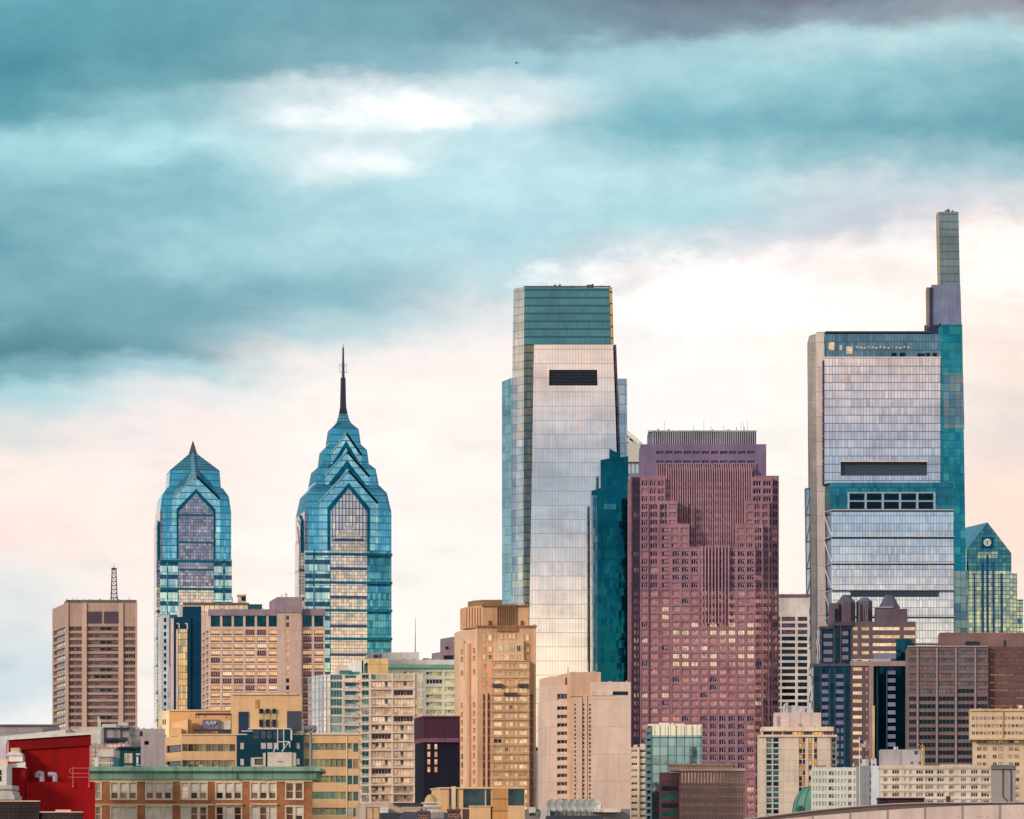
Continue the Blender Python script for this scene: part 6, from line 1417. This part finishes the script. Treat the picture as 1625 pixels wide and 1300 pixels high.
m = MB(); m.box(X(866, 640), X(958, 620), 622, 646, Z(1297, 632)-0.6, Z(1296, 632)); 
for a in (870, 900, 930, 952): m.cyl((X(a, 632), 634, 0), (X(a, 632), 634, Z(1297, 632)), 0.2, n=6)
t.part('deck', m, [paint((64, 64, 78))])
m = MB()
for a in range(12): pp = 868+a*7.6; m.cyl((X(pp, 632), 622.2, Z(1296, 632)), (X(pp, 632), 622.2, Z(1287, 632)), 0.04, n=4)
for q in (1287, 1290): m.cyl((X(868, 632), 622.2, Z(q, 632)), (X(956, 632), 622.2, Z(q, 632)), 0.04, n=4)
t.part('railing', m, [paint((60, 70, 90))])

# ================================================================== mid-left low buildings
Ym = 820
t = Thing('service_building', 'low grey service building with mauve ducts and two white flues', 'building', 200, Ym)
t.block(128, 168, 1154, Ym+60, 20, [wall((196, 176, 164)), ROOF], name='rear_wall')
t.block(219, 262, 1156.5, Ym+40, 20, [wall((172, 154, 152), var=0.1), ROOF], name='long_wall', cols=[(229, 236)], rows=[(1176, 1182)], depth=0.1, st=dict(glass=[G_DARK], frame=DARK, fw=0.05))
t.block(202.8, 223.5, 1157.5, Ym+10, 10, [wall((180, 166, 162), px_=3.1, var=0.06), ROOF], name='stair_tower', cols=[(222-0.5, 222.8)], rows=[(1161, 1168)], depth=0.1, st=dict(glass=[G_DARK], frame=DARK, fw=0.05))
m = MB(); pbox(m, 222.0, 226, 1160.5, 1168.5, Ym+9, 1, sk=0); t.part('dark_window', m, [DARK])
m = MB(); pbox(m, 166, 191, 1156.5, 1171, Ym, 5); pbox(m, 192, 205, 1156.5, 1170.5, Ym+0.5, 5); pbox(m, 161, 165.5, 1157.5, 1180, Ym+0.2, 3); t.part('duct', m, [paint((176, 160, 164), 0.5)])
m = MB(); pbox(m, 163.5, 185, 1149, 1155.5, Ym+6, 4); pbox(m, 189, 203.5, 1146.5, 1152, Ym+8, 4); pbox(m, 191, 202, 1151, 1155, Ym+8.3, 3); pbox(m, 200, 216, 1151.5, 1156, Ym+12, 3); t.part('roof_unit', m, [paint((216, 204, 198))])
m = MB(); pbox(m, 165, 206, 1154.5, 1156.8, Ym-0.5, 6); pbox(m, 166, 203, 1171, 1175.5, Ym-0.3, 5, mat=0); pbox(m, 165, 167, 1156, 1180, Ym-0.4, 1); t.part('steel_frame', m, [paint((44, 50, 62))])
m = MB(); pbox(m, 168, 200, 1174.5, 1178, Ym+1, 3); t.part('teal_strip', m, [paint((70, 120, 124))])
m = MB()
for a in (156.3, 158.9): m.cyl(P3(a, 1181, Ym-3), P3(a, 1137 if a < 158 else 1141, Ym-3), 0.14, n=8)
t.part('flue', m, [paint((238, 226, 210), 0.4)])
t.block(144, 205, 1180, Ym-2, 16, [wall((216, 178, 160), px_=0.9, pz=0.9, seam=1.0, var=0.15), ROOF], name='lower_wall', yb=None, cols=cols_(146, 155, 2, 1.2)+cols_(158, 190, 6, 1), rows=[(1182, 1186)], depth=0.15, st=dict(glass=[G_GREY, glass((240, 200, 180), 0.5)], frame=wall((220, 180, 160)), fw=0.04))
t = Thing('teal_roofed_house', 'dark teal clad house with tall pale windows behind the green cornice', 'house', 200, 700)
t.block(190, 223.2, 1187, 700, 12, [wall((16, 70, 84), px_=1.0, seam=0.6), ROOF], cols=[(197.5, 202.5), (203.5, 210)], rows=[(1195.5, 1211), (1215, 1219)], depth=0.15, st=dict(glass=[glass((226, 206, 170), 0.5)], frame=WHITE, nx=1, fw=0.05))
m = MB(); pbox(m, 188, 224, 1185, 1188, 699.5, 13); t.part('eaves', m, [paint((20, 44, 54))])
m = MB(); pbox(m, 216, 222, 1196, 1198.5, 699.7, 0.4, sk=0); pbox(m, 216.5, 219.5, 1201, 1212, 699.7, 0.4, sk=0); pbox(m, 216, 222, 1213.5, 1215, 699.7, 0.4, sk=0); t.part('white_sign', m, [WHITE])
t.block(180.5, 190, 1191, 702, 10, [wall((54, 108, 118)), ROOF], name='glass_wing', cols=[(182, 189)], rows=[(1195, 1208)], depth=0.1, st=dict(glass=[G_TEAL], frame=paint((60, 100, 104)), fw=0.05))
m = MB(); tube(m, [P3(a, b, 699) for a, b in ((192, 1177), (193, 1186), (203, 1186), (203.5, 1176), (193, 1177))], 0.08, 4); t.part('roof_rail', m, [DARK])
t = Thing('yellow_striped_house', 'little pale gabled house with bright yellow window stripes', 'house', 168, 640)
m = MB(); m.prism([(X(155, 640), 640), (X(180, 640), 640), (X(180, 640), 650), (X(155, 640), 650)], Z(1201, 640), [Z(1191.5, 640), Z(1189, 640), Z(1189, 640), Z(1191.5, 640)]); t.part('fascia', m, [wall((206, 190, 180))])
t.block(155, 180, 1201, 640.3, 9, [wall((214, 206, 196)), ROOF], cols=cols_(156, 179.5, 9, 0.7), rows=[(1201.5, 1210), (1211.5, 1217)], depth=0.1, st=dict(glass=[paint((240, 180, 40)), G_GREY, G_DARK], frame=WHITE, fw=0.03),
        pick=lambda c: 0 if (162 < CX+c[0]*F/640 < 173.5) else random.choice((1, 2)))
t = Thing('long_flat_building', 'long low mauve building on the skyline at the left edge', 'building', 45, 1300)
t.block(-60, 93, 1151, 1300, 30, [wall((164, 146, 148), pz=3.2, var=0.12), ROOF])
m = MB(); pbox(m, -60, 92, 1149.6, 1151.6, 1299, 31); pbox(m, 70, 96, 1154, 1160, 1290, 10); t.part('parapet', m, [wall((120, 108, 116))])
t = Thing('white_gable_shed', 'low white and tan sheds behind the red building', 'building', 80, 420)
m = MB(); m.prism([(X(-30, 420), 420), (X(104, 420), 420), (X(104, 420), 440), (X(-30, 420), 440)], 0, [Z(1172, 420), Z(1158, 420), Z(1158, 420), Z(1172, 420)]); t.part('wall', m, [wall((232, 220, 210), var=0.05)])
m = MB(); pbox(m, 99, 128, 1157, 1180, 430, 12); pbox(m, 101, 104, 1158, 1163, 429.5, 1, sk=0, mat=1); pbox(m, 109, 113, 1158, 1163, 429.5, 1, sk=0, mat=1); t.part('tan_block', m, [wall((206, 180, 158)), paint((90, 90, 80))])

# ================================================================== brick building with green cornice
Yi = 450
br = brick((196, 122, 76), mortar=(196, 150, 116), sx_=0.42, sz_=0.14, var=(170, 96, 60)); stn = wall((226, 184, 142), var=0.08)
st_br = dict(glass=[glass((110, 78, 70), 0.5), glass((160, 130, 104), 0.5), glass((60, 50, 54), 0.6), glass((236, 206, 186), 0.6)], wts=[4, 3, 3, 3], frame=paint((240, 222, 196), 0.5), nx=1, ny=2, fw=0.075, blind=(paint((238, 222, 206)), 0.35))
t = Thing('brick_cornice_building', 'orange brick building with triple sash windows under a green copper cornice', 'building', 325, Yi)
bays = [(151, 160), (176, 216), (232, 272), (288, 328), (343, 383), (398, 438), (454, 480.5)]
wc3 = []
for a, b in bays: wc3 += cols_(a, b, 1 if b-a < 12 else (2 if b-a < 30 else 3), 3.0)
t.block(135, 495.5, 1238, Yi, 14, [br, ROOF], cols=wc3, rows=[(1243, 1268), (1280.5, 1304)], depth=0.22, st=st_br, sk=0.1)
m = MB()
for a, b in bays:
    for q0, q1 in ((1241, 1269.5), (1278.8, 1305.5)):
        pbox(m, a-1.6, b+1.6, q0-0.6, q0+1.6, Yi-0.10, 0.12, sk=0); pbox(m, a-1.6, b+1.6, q1-1.4, q1+0.4, Yi-0.14, 0.16, sk=0)
        for x0 in (a-1.6, b): pbox(m, x0, x0+1.6, q0+1.6, q1-1.4, Yi-0.06, 0.08, sk=0)
        n3 = 1 if b-a < 12 else (2 if b-a < 30 else 3); cs = cols_(a, b, n3, 3.0)
        for (c0_, c1_), (c2_, c3_) in zip(cs[:-1], cs[1:]): pbox(m, c1_, c2_, q0+1.6, q1-1.4, Yi-0.05, 0.07, sk=0)
t.part('window_surround', m, [paint((238, 214, 184), 0.6)])
m = MB(); pbox(m, 135, 340, 1276, 1278.2, Yi-0.16, 0.2, sk=0)
for a, b in ((342, 385), (397, 440)): pbox(m, a, b, 1275, 1277.6, Yi-0.4, 0.45, sk=0)
pbox(m, 135, 495.6, 1237.5, 1240.5, Yi-0.12, 0.2, sk=0); t.part('string_course', m, [stn])
gr = wall((128, 168, 140), var=0.18, streak=0.3, rough=0.6, px_=4.6, seam=0.4); 
m = MB()   # cornice profile swept along the front
prof = [(0.0, 1238.3), (0.35, 1237), (0.5, 1226.5), (0.62, 1226), (0.62, 1224.5), (1.1, 1224), (1.1, 1219), (0.9, 1217.6), (0.0, 1217.2)]
zq = lambda q: Z(q, Yi); x0, x1 = X(133, Yi), X(496, Yi)
for (a, qa), (b, qb) in zip(prof[:-1], prof[1:]):
    ea, eb = a*0.9, b*0.9
    m.poly([(x0, Yi-a, zq(qa)), (x1+ea, Yi-a, zq(qa)), (x1+eb, Yi-b, zq(qb)), (x0, Yi-b, zq(qb))])
    m.poly([(x1+ea, Yi-a, zq(qa)), (x1+ea, Yi+12, zq(qa)), (x1+eb, Yi+12, zq(qb)), (x1+eb, Yi-b, zq(qb))])
t.part('cornice', m, [gr])
m = MB(); pbox(m, 133, 505, 1216.6, 1218, Yi-0.95, 13, sk=0); pbox(m, 374.6, 375.2, 1217, 1237, Yi-0.7, 0.3, sk=0); t.part('cornice_top', m, [wall((112, 150, 122), var=0.15)])
m = MB()
for a in (204, 225, 417, 423): m.cyl(P3(a, 1237, Yi-0.55), P3(a, 1235.6, Yi-0.55), 0.06, n=8)
t.part('cornice_lamp', m, [WHITE])
t = Thing('rooftop_air_handler', 'big white air handling unit with a steel frame on the brick building roof', 'roof plant', 440, Yi+4, z=Z(1217, Yi+4))
m = MB(); pbox(m, 424.5, 463, 1194, 1217, Yi+3.5, 2.0, sk=0); pbox(m, 462.5, 469, 1194.8, 1216, Yi+3.7, 1.6, sk=0); pbox(m, 417.5, 421.5, 1195, 1217, Yi+3.7, 1.6, sk=0); t.part('casing', m, [paint((228, 206, 190), 0.5)])
m = MB(); pbox(m, 421.5, 424.5, 1196, 1217, Yi+3.9, 1.2, sk=0); pbox(m, 440, 449, 1208.3, 1208.9, Yi+3.42, 0.1, sk=0); t.part('dark_gap', m, [DARK])
m = MB(); pbox(m, 398, 404, 1202.5, 1216.5, Yi+3.6, 1.4, sk=0); pbox(m, 404, 417.5, 1202, 1204, Yi+3.6, 1.4, sk=0); pbox(m, 404, 417.5, 1214, 1216.8, Yi+3.6, 1.4, sk=0); t.part('intake_hood', m, [paint((214, 198, 184), 0.5)])
m = MB(); pbox(m, 404, 417.5, 1204, 1214, Yi+3.8, 1.1, sk=0); t.part('intake_grille', m, [paint((112, 92, 90), 0.5)])
m = MB(); tube(m, [P3(a, b, Yi+4.2) for a, b in ((434, 1193), (441, 1179), (441, 1190))], 0.06, 5); tube(m, [P3(a, b, Yi+4.2) for a, b in ((441, 1177.5), (459, 1177), (447, 1193))], 0.06, 5); m.cyl(P3(451, 1181, Yi+4), P3(451, 1183, Yi+4), 0.13, n=8); m.cyl(P3(459.5, 1177, Yi+4), P3(460, 1186, Yi+4), 0.07, n=6); t.part('steel_frame', m, [WHITE])
t = Thing('roof_exhaust', 'round grey exhaust fan and stack beside the dark stair core', 'roof plant', 490, 760, z=Z(1166, 760))
m = MB(); m.cyl(P3(493, 1157, 760), P3(497, 1157, 763), 0.75, n=14); m.cyl(P3(481.5, 1166, 760), P3(481.5, 1142, 760), 0.22, n=8); m.cyl(P3(481.5, 1156, 760), P3(493, 1157, 760), 0.3, n=8); pbox(m, 478.5, 487, 1146.5, 1148.5, 759.5, 1); m.cyl(P3(493, 1164, 761), (X(493, 761), 761, 20), 0.3, n=8)
t.part('fan_housing', m, [paint((140, 136, 142), 0.45, 0.3)])

# ================================================================== red building and neighbours, bottom left
Yx = 330
rd = wall((164, 3, 6), var=0.16, streak=0.16, px_=2.4, seam=0.25, rough=0.85, raw=True)
t = Thing('red_building', 'bright red rendered building with a pale sloping roof edge', 'building', 80, Yx)
m = MB(); m.prism([(X(14, Yx), Yx), (X(142.5, Yx), Yx), (X(142.5, Yx)-1.8, Yx+12), (X(14, Yx)-1.8, Yx+12)], 0, [Z(1174, Yx), Z(1166, Yx), Z(1166, Yx), Z(1174, Yx)]); t.part('rear_wall', m, [rd])
m = MB(); a0 = Vector(P3(12, 1174.5, Yx-0.4)); a1 = Vector(P3(143.5, 1165.8, Yx-0.4))
m.prism([(a0.x, Yx-0.5), (a1.x, Yx-0.5), (a1.x, Yx+12.5), (a0.x, Yx+12.5)], 0, 0) if False else None
up = 0.22
b0, b1 = (a0.x, Yx-0.5), (a1.x, Yx-0.5); c1_, c0_ = (a1.x-1.8, Yx+12.5), (a0.x-1.8, Yx+12.5)
m.loft([(b0[0], b0[1], a0.z), (b1[0], b1[1], a1.z), (c1_[0], c1_[1], a1.z), (c0_[0], c0_[1], a0.z)], [(b0[0], b0[1], a0.z+up), (b1[0], b1[1], a1.z+up), (c1_[0], c1_[1], a1.z+up), (c0_[0], c0_[1], a0.z+up)])
t.part('roof_coping', m, [wall((238, 224, 210), var=0.05)])
m = MB(); m.loft([(b0[0]+0.1, Yx-0.2, a0.z-0.9), (b1[0], Yx-0.2, a1.z-0.9), (b1[0], Yx+0.02, a1.z-0.9), (b0[0], Yx+0.02, a0.z-0.9)], [(b0[0]+0.1, Yx-0.25, a0.z-0.02), (b1[0], Yx-0.25, a1.z-0.02), (b1[0], Yx+0.02, a1.z-0.02), (b0[0], Yx+0.02, a0.z-0.02)]); t.part('frieze', m, [wall((136, 2, 6), raw=True)])
m = MB(); pbox(m, 40, 151, 1241, 1400, Yx-3, 3, sk=0.16); pbox(m, 11, 41, 1215.5, 1400, Yx-3, 3.2, sk=0); t.part('front_wall', m, [rd])
m = MB(); m.prism([(X(7, Yx-3), Yx-3.3), (X(41, Yx-3), Yx-3.3), (X(41, Yx), Yx), (X(7, Yx), Yx)], Z(1217.5, Yx-3)-0.05, [Z(1214, Yx-3), Z(1209.5, Yx-3), Z(1209.5, Yx-3), Z(1214, Yx-3)]); pbox(m, 4.5, 9, 1219, 1242, Yx-3.3, 0.5, sk=0); t.part('front_coping', m, [wall((236, 222, 210))])
m = MB(); pbox(m, 14, 36, 1200, 1208.5, Yx-2, 1.5, sk=0); pbox(m, 17, 31, 1187, 1193.5, Yx-1.5, 1.4, sk=0, mat=1); t.part('dormer', m, [wall((220, 206, 196)), wall((196, 170, 120))])
m = MB()
c = Vector(P3(24.5, 1197, Yx-1.4)); 
for i in range(8):
    a, b = math.pi*i/8, math.pi*(i+1)/8
    m.poly([(c.x-math.cos(a)*0.68, Yx-2.1, Z(1200.3, Yx)+math.sin(a)*0.36), (c.x-math.cos(a)*0.68, Yx-0.6, Z(1200.3, Yx)+math.sin(a)*0.36), (c.x-math.cos(b)*0.68, Yx-0.6, Z(1200.3, Yx)+math.sin(b)*0.36), (c.x-math.cos(b)*0.68, Yx-2.1, Z(1200.3, Yx)+math.sin(b)*0.36)][::-1])
m.poly([(c.x-math.cos(math.pi*i/8)*0.68, Yx-2.1, Z(1200.3, Yx)+math.sin(math.pi*i/8)*0.36) for i in range(9)][::1]); t.part('dormer_cap', m, [paint((232, 222, 214), 0.5)])
m = MB(); m.cyl(P3(12.8, 1176, Yx-0.6), P3(12.8, 1209, Yx-0.6), 0.05, n=6); m.cyl(P3(41.2, 1217.5, Yx-3.2), P3(41.2, 1219.5, Yx-3.2), 0.09, n=8); t.part('downpipe', m, [paint((222, 206, 196))])
def duct(lbl, pts, r):
    m = MB(); tube(m, [P3(a, b, Yx-1.8) for a, b in pts], r, 12)
    for a, b in pts[1:-1]: m.dome(P3(a, b, Yx-1.8), r, r, 12, 4)
    t_ = simple('roof_duct', lbl, 'duct', m, [paint((186, 182, 190), 0.4, 0.4)], pts[-1][0], Yx-1.8, Z(pts[-1][1], Yx-1.8), group='duct elbows on the red building')
duct('larger grey hooked duct elbow on the red building ledge', [(58.8, 1234), (59.2, 1230), (61, 1228.3), (63.5, 1227.5), (66.2, 1228.5), (66.6, 1240.5)], 0.245)
duct('smaller pale grey duct elbow beside the hooked one', [(76.5, 1229.5), (82, 1229), (87.2, 1230), (87.5, 1240.5)], 0.22)
t = Thing('roof_railing', 'pink painted pipe railing at the right end of the red ledge', 'railing', 125, Yx-3.1, z=Z(1249, Yx-3.1))
yy = Yx-3.2; pr = paint((224, 96, 104), 0.5)
m = MB(); tube(m, [P3(a, b, yy) for a, b in ((142, 1219.3), (112.5, 1219.3), (110.7, 1221), (110.7, 1225.5), (112.5, 1227.5), (142, 1227.5))], 0.035, 6); m.cyl(P3(109, 1233.6, yy), P3(142, 1233.6, yy), 0.035, n=6); t.part('rail', m, [pr])
for p in (116, 141.3):
    m = MB(); m.cyl(P3(p, 1217, yy), P3(p, 1249, yy), 0.04, n=6); m.cyl(P3(p, 1246.5, yy), P3(p, 1249.5, yy), 0.075, n=8); t.part('post', m, [pr])
t = Thing('white_windowed_house', 'edge of a pale house with a dark sash window at the far left', 'house', 0, 315)
t.block(-40, 12, 1205, 326.0, 0.4, [wall((226, 196, 172)), ROOF], name='rear_wall', sk=0)
m = MB(); pbox(m, -40, 12.5, 1169, 1205, 340, 2, sk=0); t.part('upper_wall', m, [wall((206, 204, 210))])
t.block(-40, 10.5, 1216, 322, 3.5, [wall((236, 226, 214)), ROOF], cols=[(-12, 3.6)], rows=[(1221, 1241)], depth=0.15, st=dict(glass=[G_BLACK], frame=paint((200, 206, 150)), nx=1, ny=2, fw=0.06), sk=0)
t = Thing('stone_cornice_house', 'grey stone cornice corner at the bottom left edge', 'house', 5, 300)
m = MB()
for q0, q1, xr, o in ((1246, 1249, 18.5, 0.25), (1249, 1252.5, 19, 0.3), (1252.5, 1256, 17.5, 0.1), (1256, 1262, 20, 0.25), (1262, 1269, 23, 0.4)): pbox(m, -40, xr, q0, q1+0.02, 300-o, 4+o, sk=0)
m.box(X(-40, 300), X(19, 300), 300.02, 304, 0, Z(1262, 300)); t.part('cornice', m, [wall((190, 176, 168), var=0.12)])
t = Thing('black_brick_wall', 'black brick parapet walls with pale worn joints along the bottom left', 'wall', 60, 285)
kb = brick((10, 8, 12), mortar=(150, 130, 122), sx_=0.36, sz_=0.1, var=(22, 12, 16))
m = MB(); pbox(m, -40, 62, 1272, 1400, 285, 0.5, sk=0); t.part('tall_wall', m, [kb])
m = MB(); pbox(m, 61.8, 130.5, 1289.5, 1400, 285.2, 0.5, sk=0); t.part('low_wall', m, [kb])
m = MB(); pbox(m, -40, 62.6, 1270.5, 1272.2, 284.9, 0.7, sk=0); pbox(m, 61.8, 131.5, 1287.9, 1289.6, 285.1, 0.7, sk=0); pbox(m, 88, 112, 1285, 1288, 285.3, 0.4, sk=0); t.part('coping', m, [wall((226, 170, 150), var=0.2)])

# ================================================================== curved pale roof edge, bottom right
t = Thing('curved_roof_edge', 'sweeping pale panelled roof edge with brown fascia crossing the bottom right', 'roof structure', 1450, 240)
def curve(p):  # top of pale panels
    return 1303-26*math.sin(max(0, min(1, (p-1215)/430))*math.pi/2)
Yz = 240
m = MB(); ps = [1180+i*15 for i in range(46)]
def strip(m, f, Y, D, z0f, mat=0):
    for a, b in zip(ps[:-1], ps[1:]):
        za, zb = Z(f(a), Y), Z(f(b), Y); xa, xb = X(a, Y), X(b, Y)
        m.poly([(xa, Y, z0f), (xb, Y, z0f), (xb, Y, zb), (xa, Y, za)], mat); m.poly([(xa, Y, za), (xb, Y, zb), (xb, Y+D, zb+0.05), (xa, Y+D, za+0.05)], mat)
strip(m, curve, Yz, 3, 10.0); t.part('pale_panel', m, [wall((236, 202, 186), var=0.07, streak=0.2, px_=2.3, seam=0.8)])
m = MB(); strip(m, lambda p: 1301-27*math.sin(max(0, min(1, (p-1175)/320))*math.pi/2) if p < 1495 else 1274-0.6*(p-1495)/130, Yz+14, 4, 10.0); t.part('brown_fascia', m, [wall((118, 98, 88), var=0.2)])
m = MB()
for a, b in zip(ps[:-1], ps[1:]):
    g_ = lambda p: (1301-27*math.sin(max(0, min(1, (p-1175)/320))*math.pi/2) if p < 1495 else 1274-0.6*(p-1495)/130)
    m.cyl(P3(a, g_(a), Yz+13.8), P3(b, g_(b), Yz+13.8), 0.035, n=5)
t.part('metal_edge', m, [paint((214, 190, 176))])
m = MB(); pbox(m, 1472, 1640, 1275.4, 1277.2, Yz+6, 0.3, sk=0); t.part('dark_gutter', m, [paint((52, 50, 72))])
m = MB()
for p in (1521, 1534, 1551, 1557, 1567, 1585, 1600, 1616): m.cyl(P3(p, 1296 if p % 2 else 1293, Yz-0.03), P3(p, 1296 if p % 2 else 1293, Yz+0.02), 0.025, n=6)
t.part('bolt', m, [DARK])
# far aircraft
Yo = 9000
t = Thing('airliner', 'tiny dark aeroplane seen side on beneath the dark cloud', 'aeroplane', 819, Yo, z=Z(100, Yo))
m = MB(); m.cyl(P3(816.3, 100.6, Yo), P3(823.5, 99.8, Yo), 0.8, n=8); t.part('fuselage', m, [paint((104, 138, 150))])
m = MB(); c = Vector(P3(820, 100.3, Yo)); m.poly([c+Vector((1.5, 0, 0)), c+Vector((-1, -14, 1)), c+Vector((-2.5, -14, 1)), c+Vector((-2.5, 0, 0))]); m.poly([c+Vector((1.5, 0, 0)), c+Vector((-2.5, 0, 0)), c+Vector((-2.5, 14, 1)), c+Vector((-1, 14, 1))]); t.part('wing', m, [paint((110, 144, 154))])
m = MB(); c = Vector(P3(823, 99.8, Yo)); m.poly([c+Vector((-1, 0, 0)), c+Vector((0.6, 0, 0)), c+Vector((1.0, 0, 2.4)), c+Vector((0.4, 0, 2.4))]); t.part('tail', m, [paint((60, 90, 100))])

# small plant, pipes and aerials standing along the roof edges
def roof_bits(start, xl, xr, q, Y, n, hmax=5.0, seed=1):
    t = next(x for x in THINGS if x.o['label'].startswith(start)); rr = random.Random(seed)
    for i in range(n):
        p = xl+(xr-xl)*(i+rr.uniform(0.1, 0.9))/n; k = rr.random(); m = MB(); h = rr.uniform(0.35, 1.0)*hmax
        if k < 0.45:
            w_ = rr.uniform(1.5, 5.0); pbox(m, p, min(xr, p+w_), q-h*0.6, q+0.5, Y+rr.uniform(2, 6), 2.0); nm, mt = 'plant_unit', wall((186, 176, 170), var=0.15)
        elif k < 0.75:
            m.cyl(P3(p, q+0.5, Y+3), P3(p, q-h*1.5, Y+3), 0.09*Y/900, 0.05*Y/900, n=5); nm, mt = 'aerial', paint((96, 88, 92))
        else:
            m.cyl(P3(p, q+0.5, Y+3), P3(p, q-h*0.7, Y+3), 0.22*Y/900, n=7); nm, mt = 'vent_pipe', paint((160, 152, 146))
        t.part(nm, m, [mt])
for a in (('brown concrete office', 112, 212, 953, 1906, 7, 5, 3), ('tan office building', 336, 438, 967.5, 1561, 9, 4, 4), ('tan art deco', 770, 836, 959.5, 1386, 6, 6, 5), ('tan art deco', 842, 850, 993, 1382, 1, 4, 6),
          ('blank pink concrete', 942, 998, 1082.3, 1291, 5, 3.5, 7), ('blank pink concrete', 906, 950, 1067.6, 1293, 4, 4, 8), ('wide brown office', 1495, 1622, 1004, 1653, 9, 3, 9), ('yellowish apartment', 1548, 1622, 1125.5, 1041, 6, 4, 10),
          ('long cream apartment', 1470, 1570, 1215, 881, 9, 3, 11), ('low white apartment', 1292, 1356, 1218, 961, 5, 3, 12), ('cream framed apartment', 618, 668, 1069, 1445, 5, 3.5, 13), ('yellow rendered', 292, 366, 1127.5, 921, 6, 4, 14),
          ('yellow rendered', 484, 566, 1165.5, 903, 5, 3, 15), ('squat brown block', 1068, 1160, 1212, 1336, 6, 4, 16), ('broad red granite', 1034, 1196, 683.5, 1966, 8, 4, 17), ('narrow brown office', 1238, 1282, 944, 2112, 3, 3, 18),
          ('dark purple block', 675, 727, 1136, 1302, 4, 3.5, 19), ('deep blue windowless', 291, 316, 962.5, 1602, 3, 4, 20), ('orange brick', 235, 370, 1217, 453, 7, 5, 21), ('tallest pale glass', 838, 962, 454.5, 2106, 5, 2.5, 22),
          ('dark glass and striped', 1354, 1450, 986.5, 1752, 6, 2.5, 23), ('beige panelled hotel', 1212, 1320, 1154, 1203, 6, 3, 24), ('low grey service', 206, 258, 1156.5, 842, 5, 4, 25), ('low grey flat roofed', 830, 990, 1284, 762, 8, 5, 26)):
    roof_bits(*a)
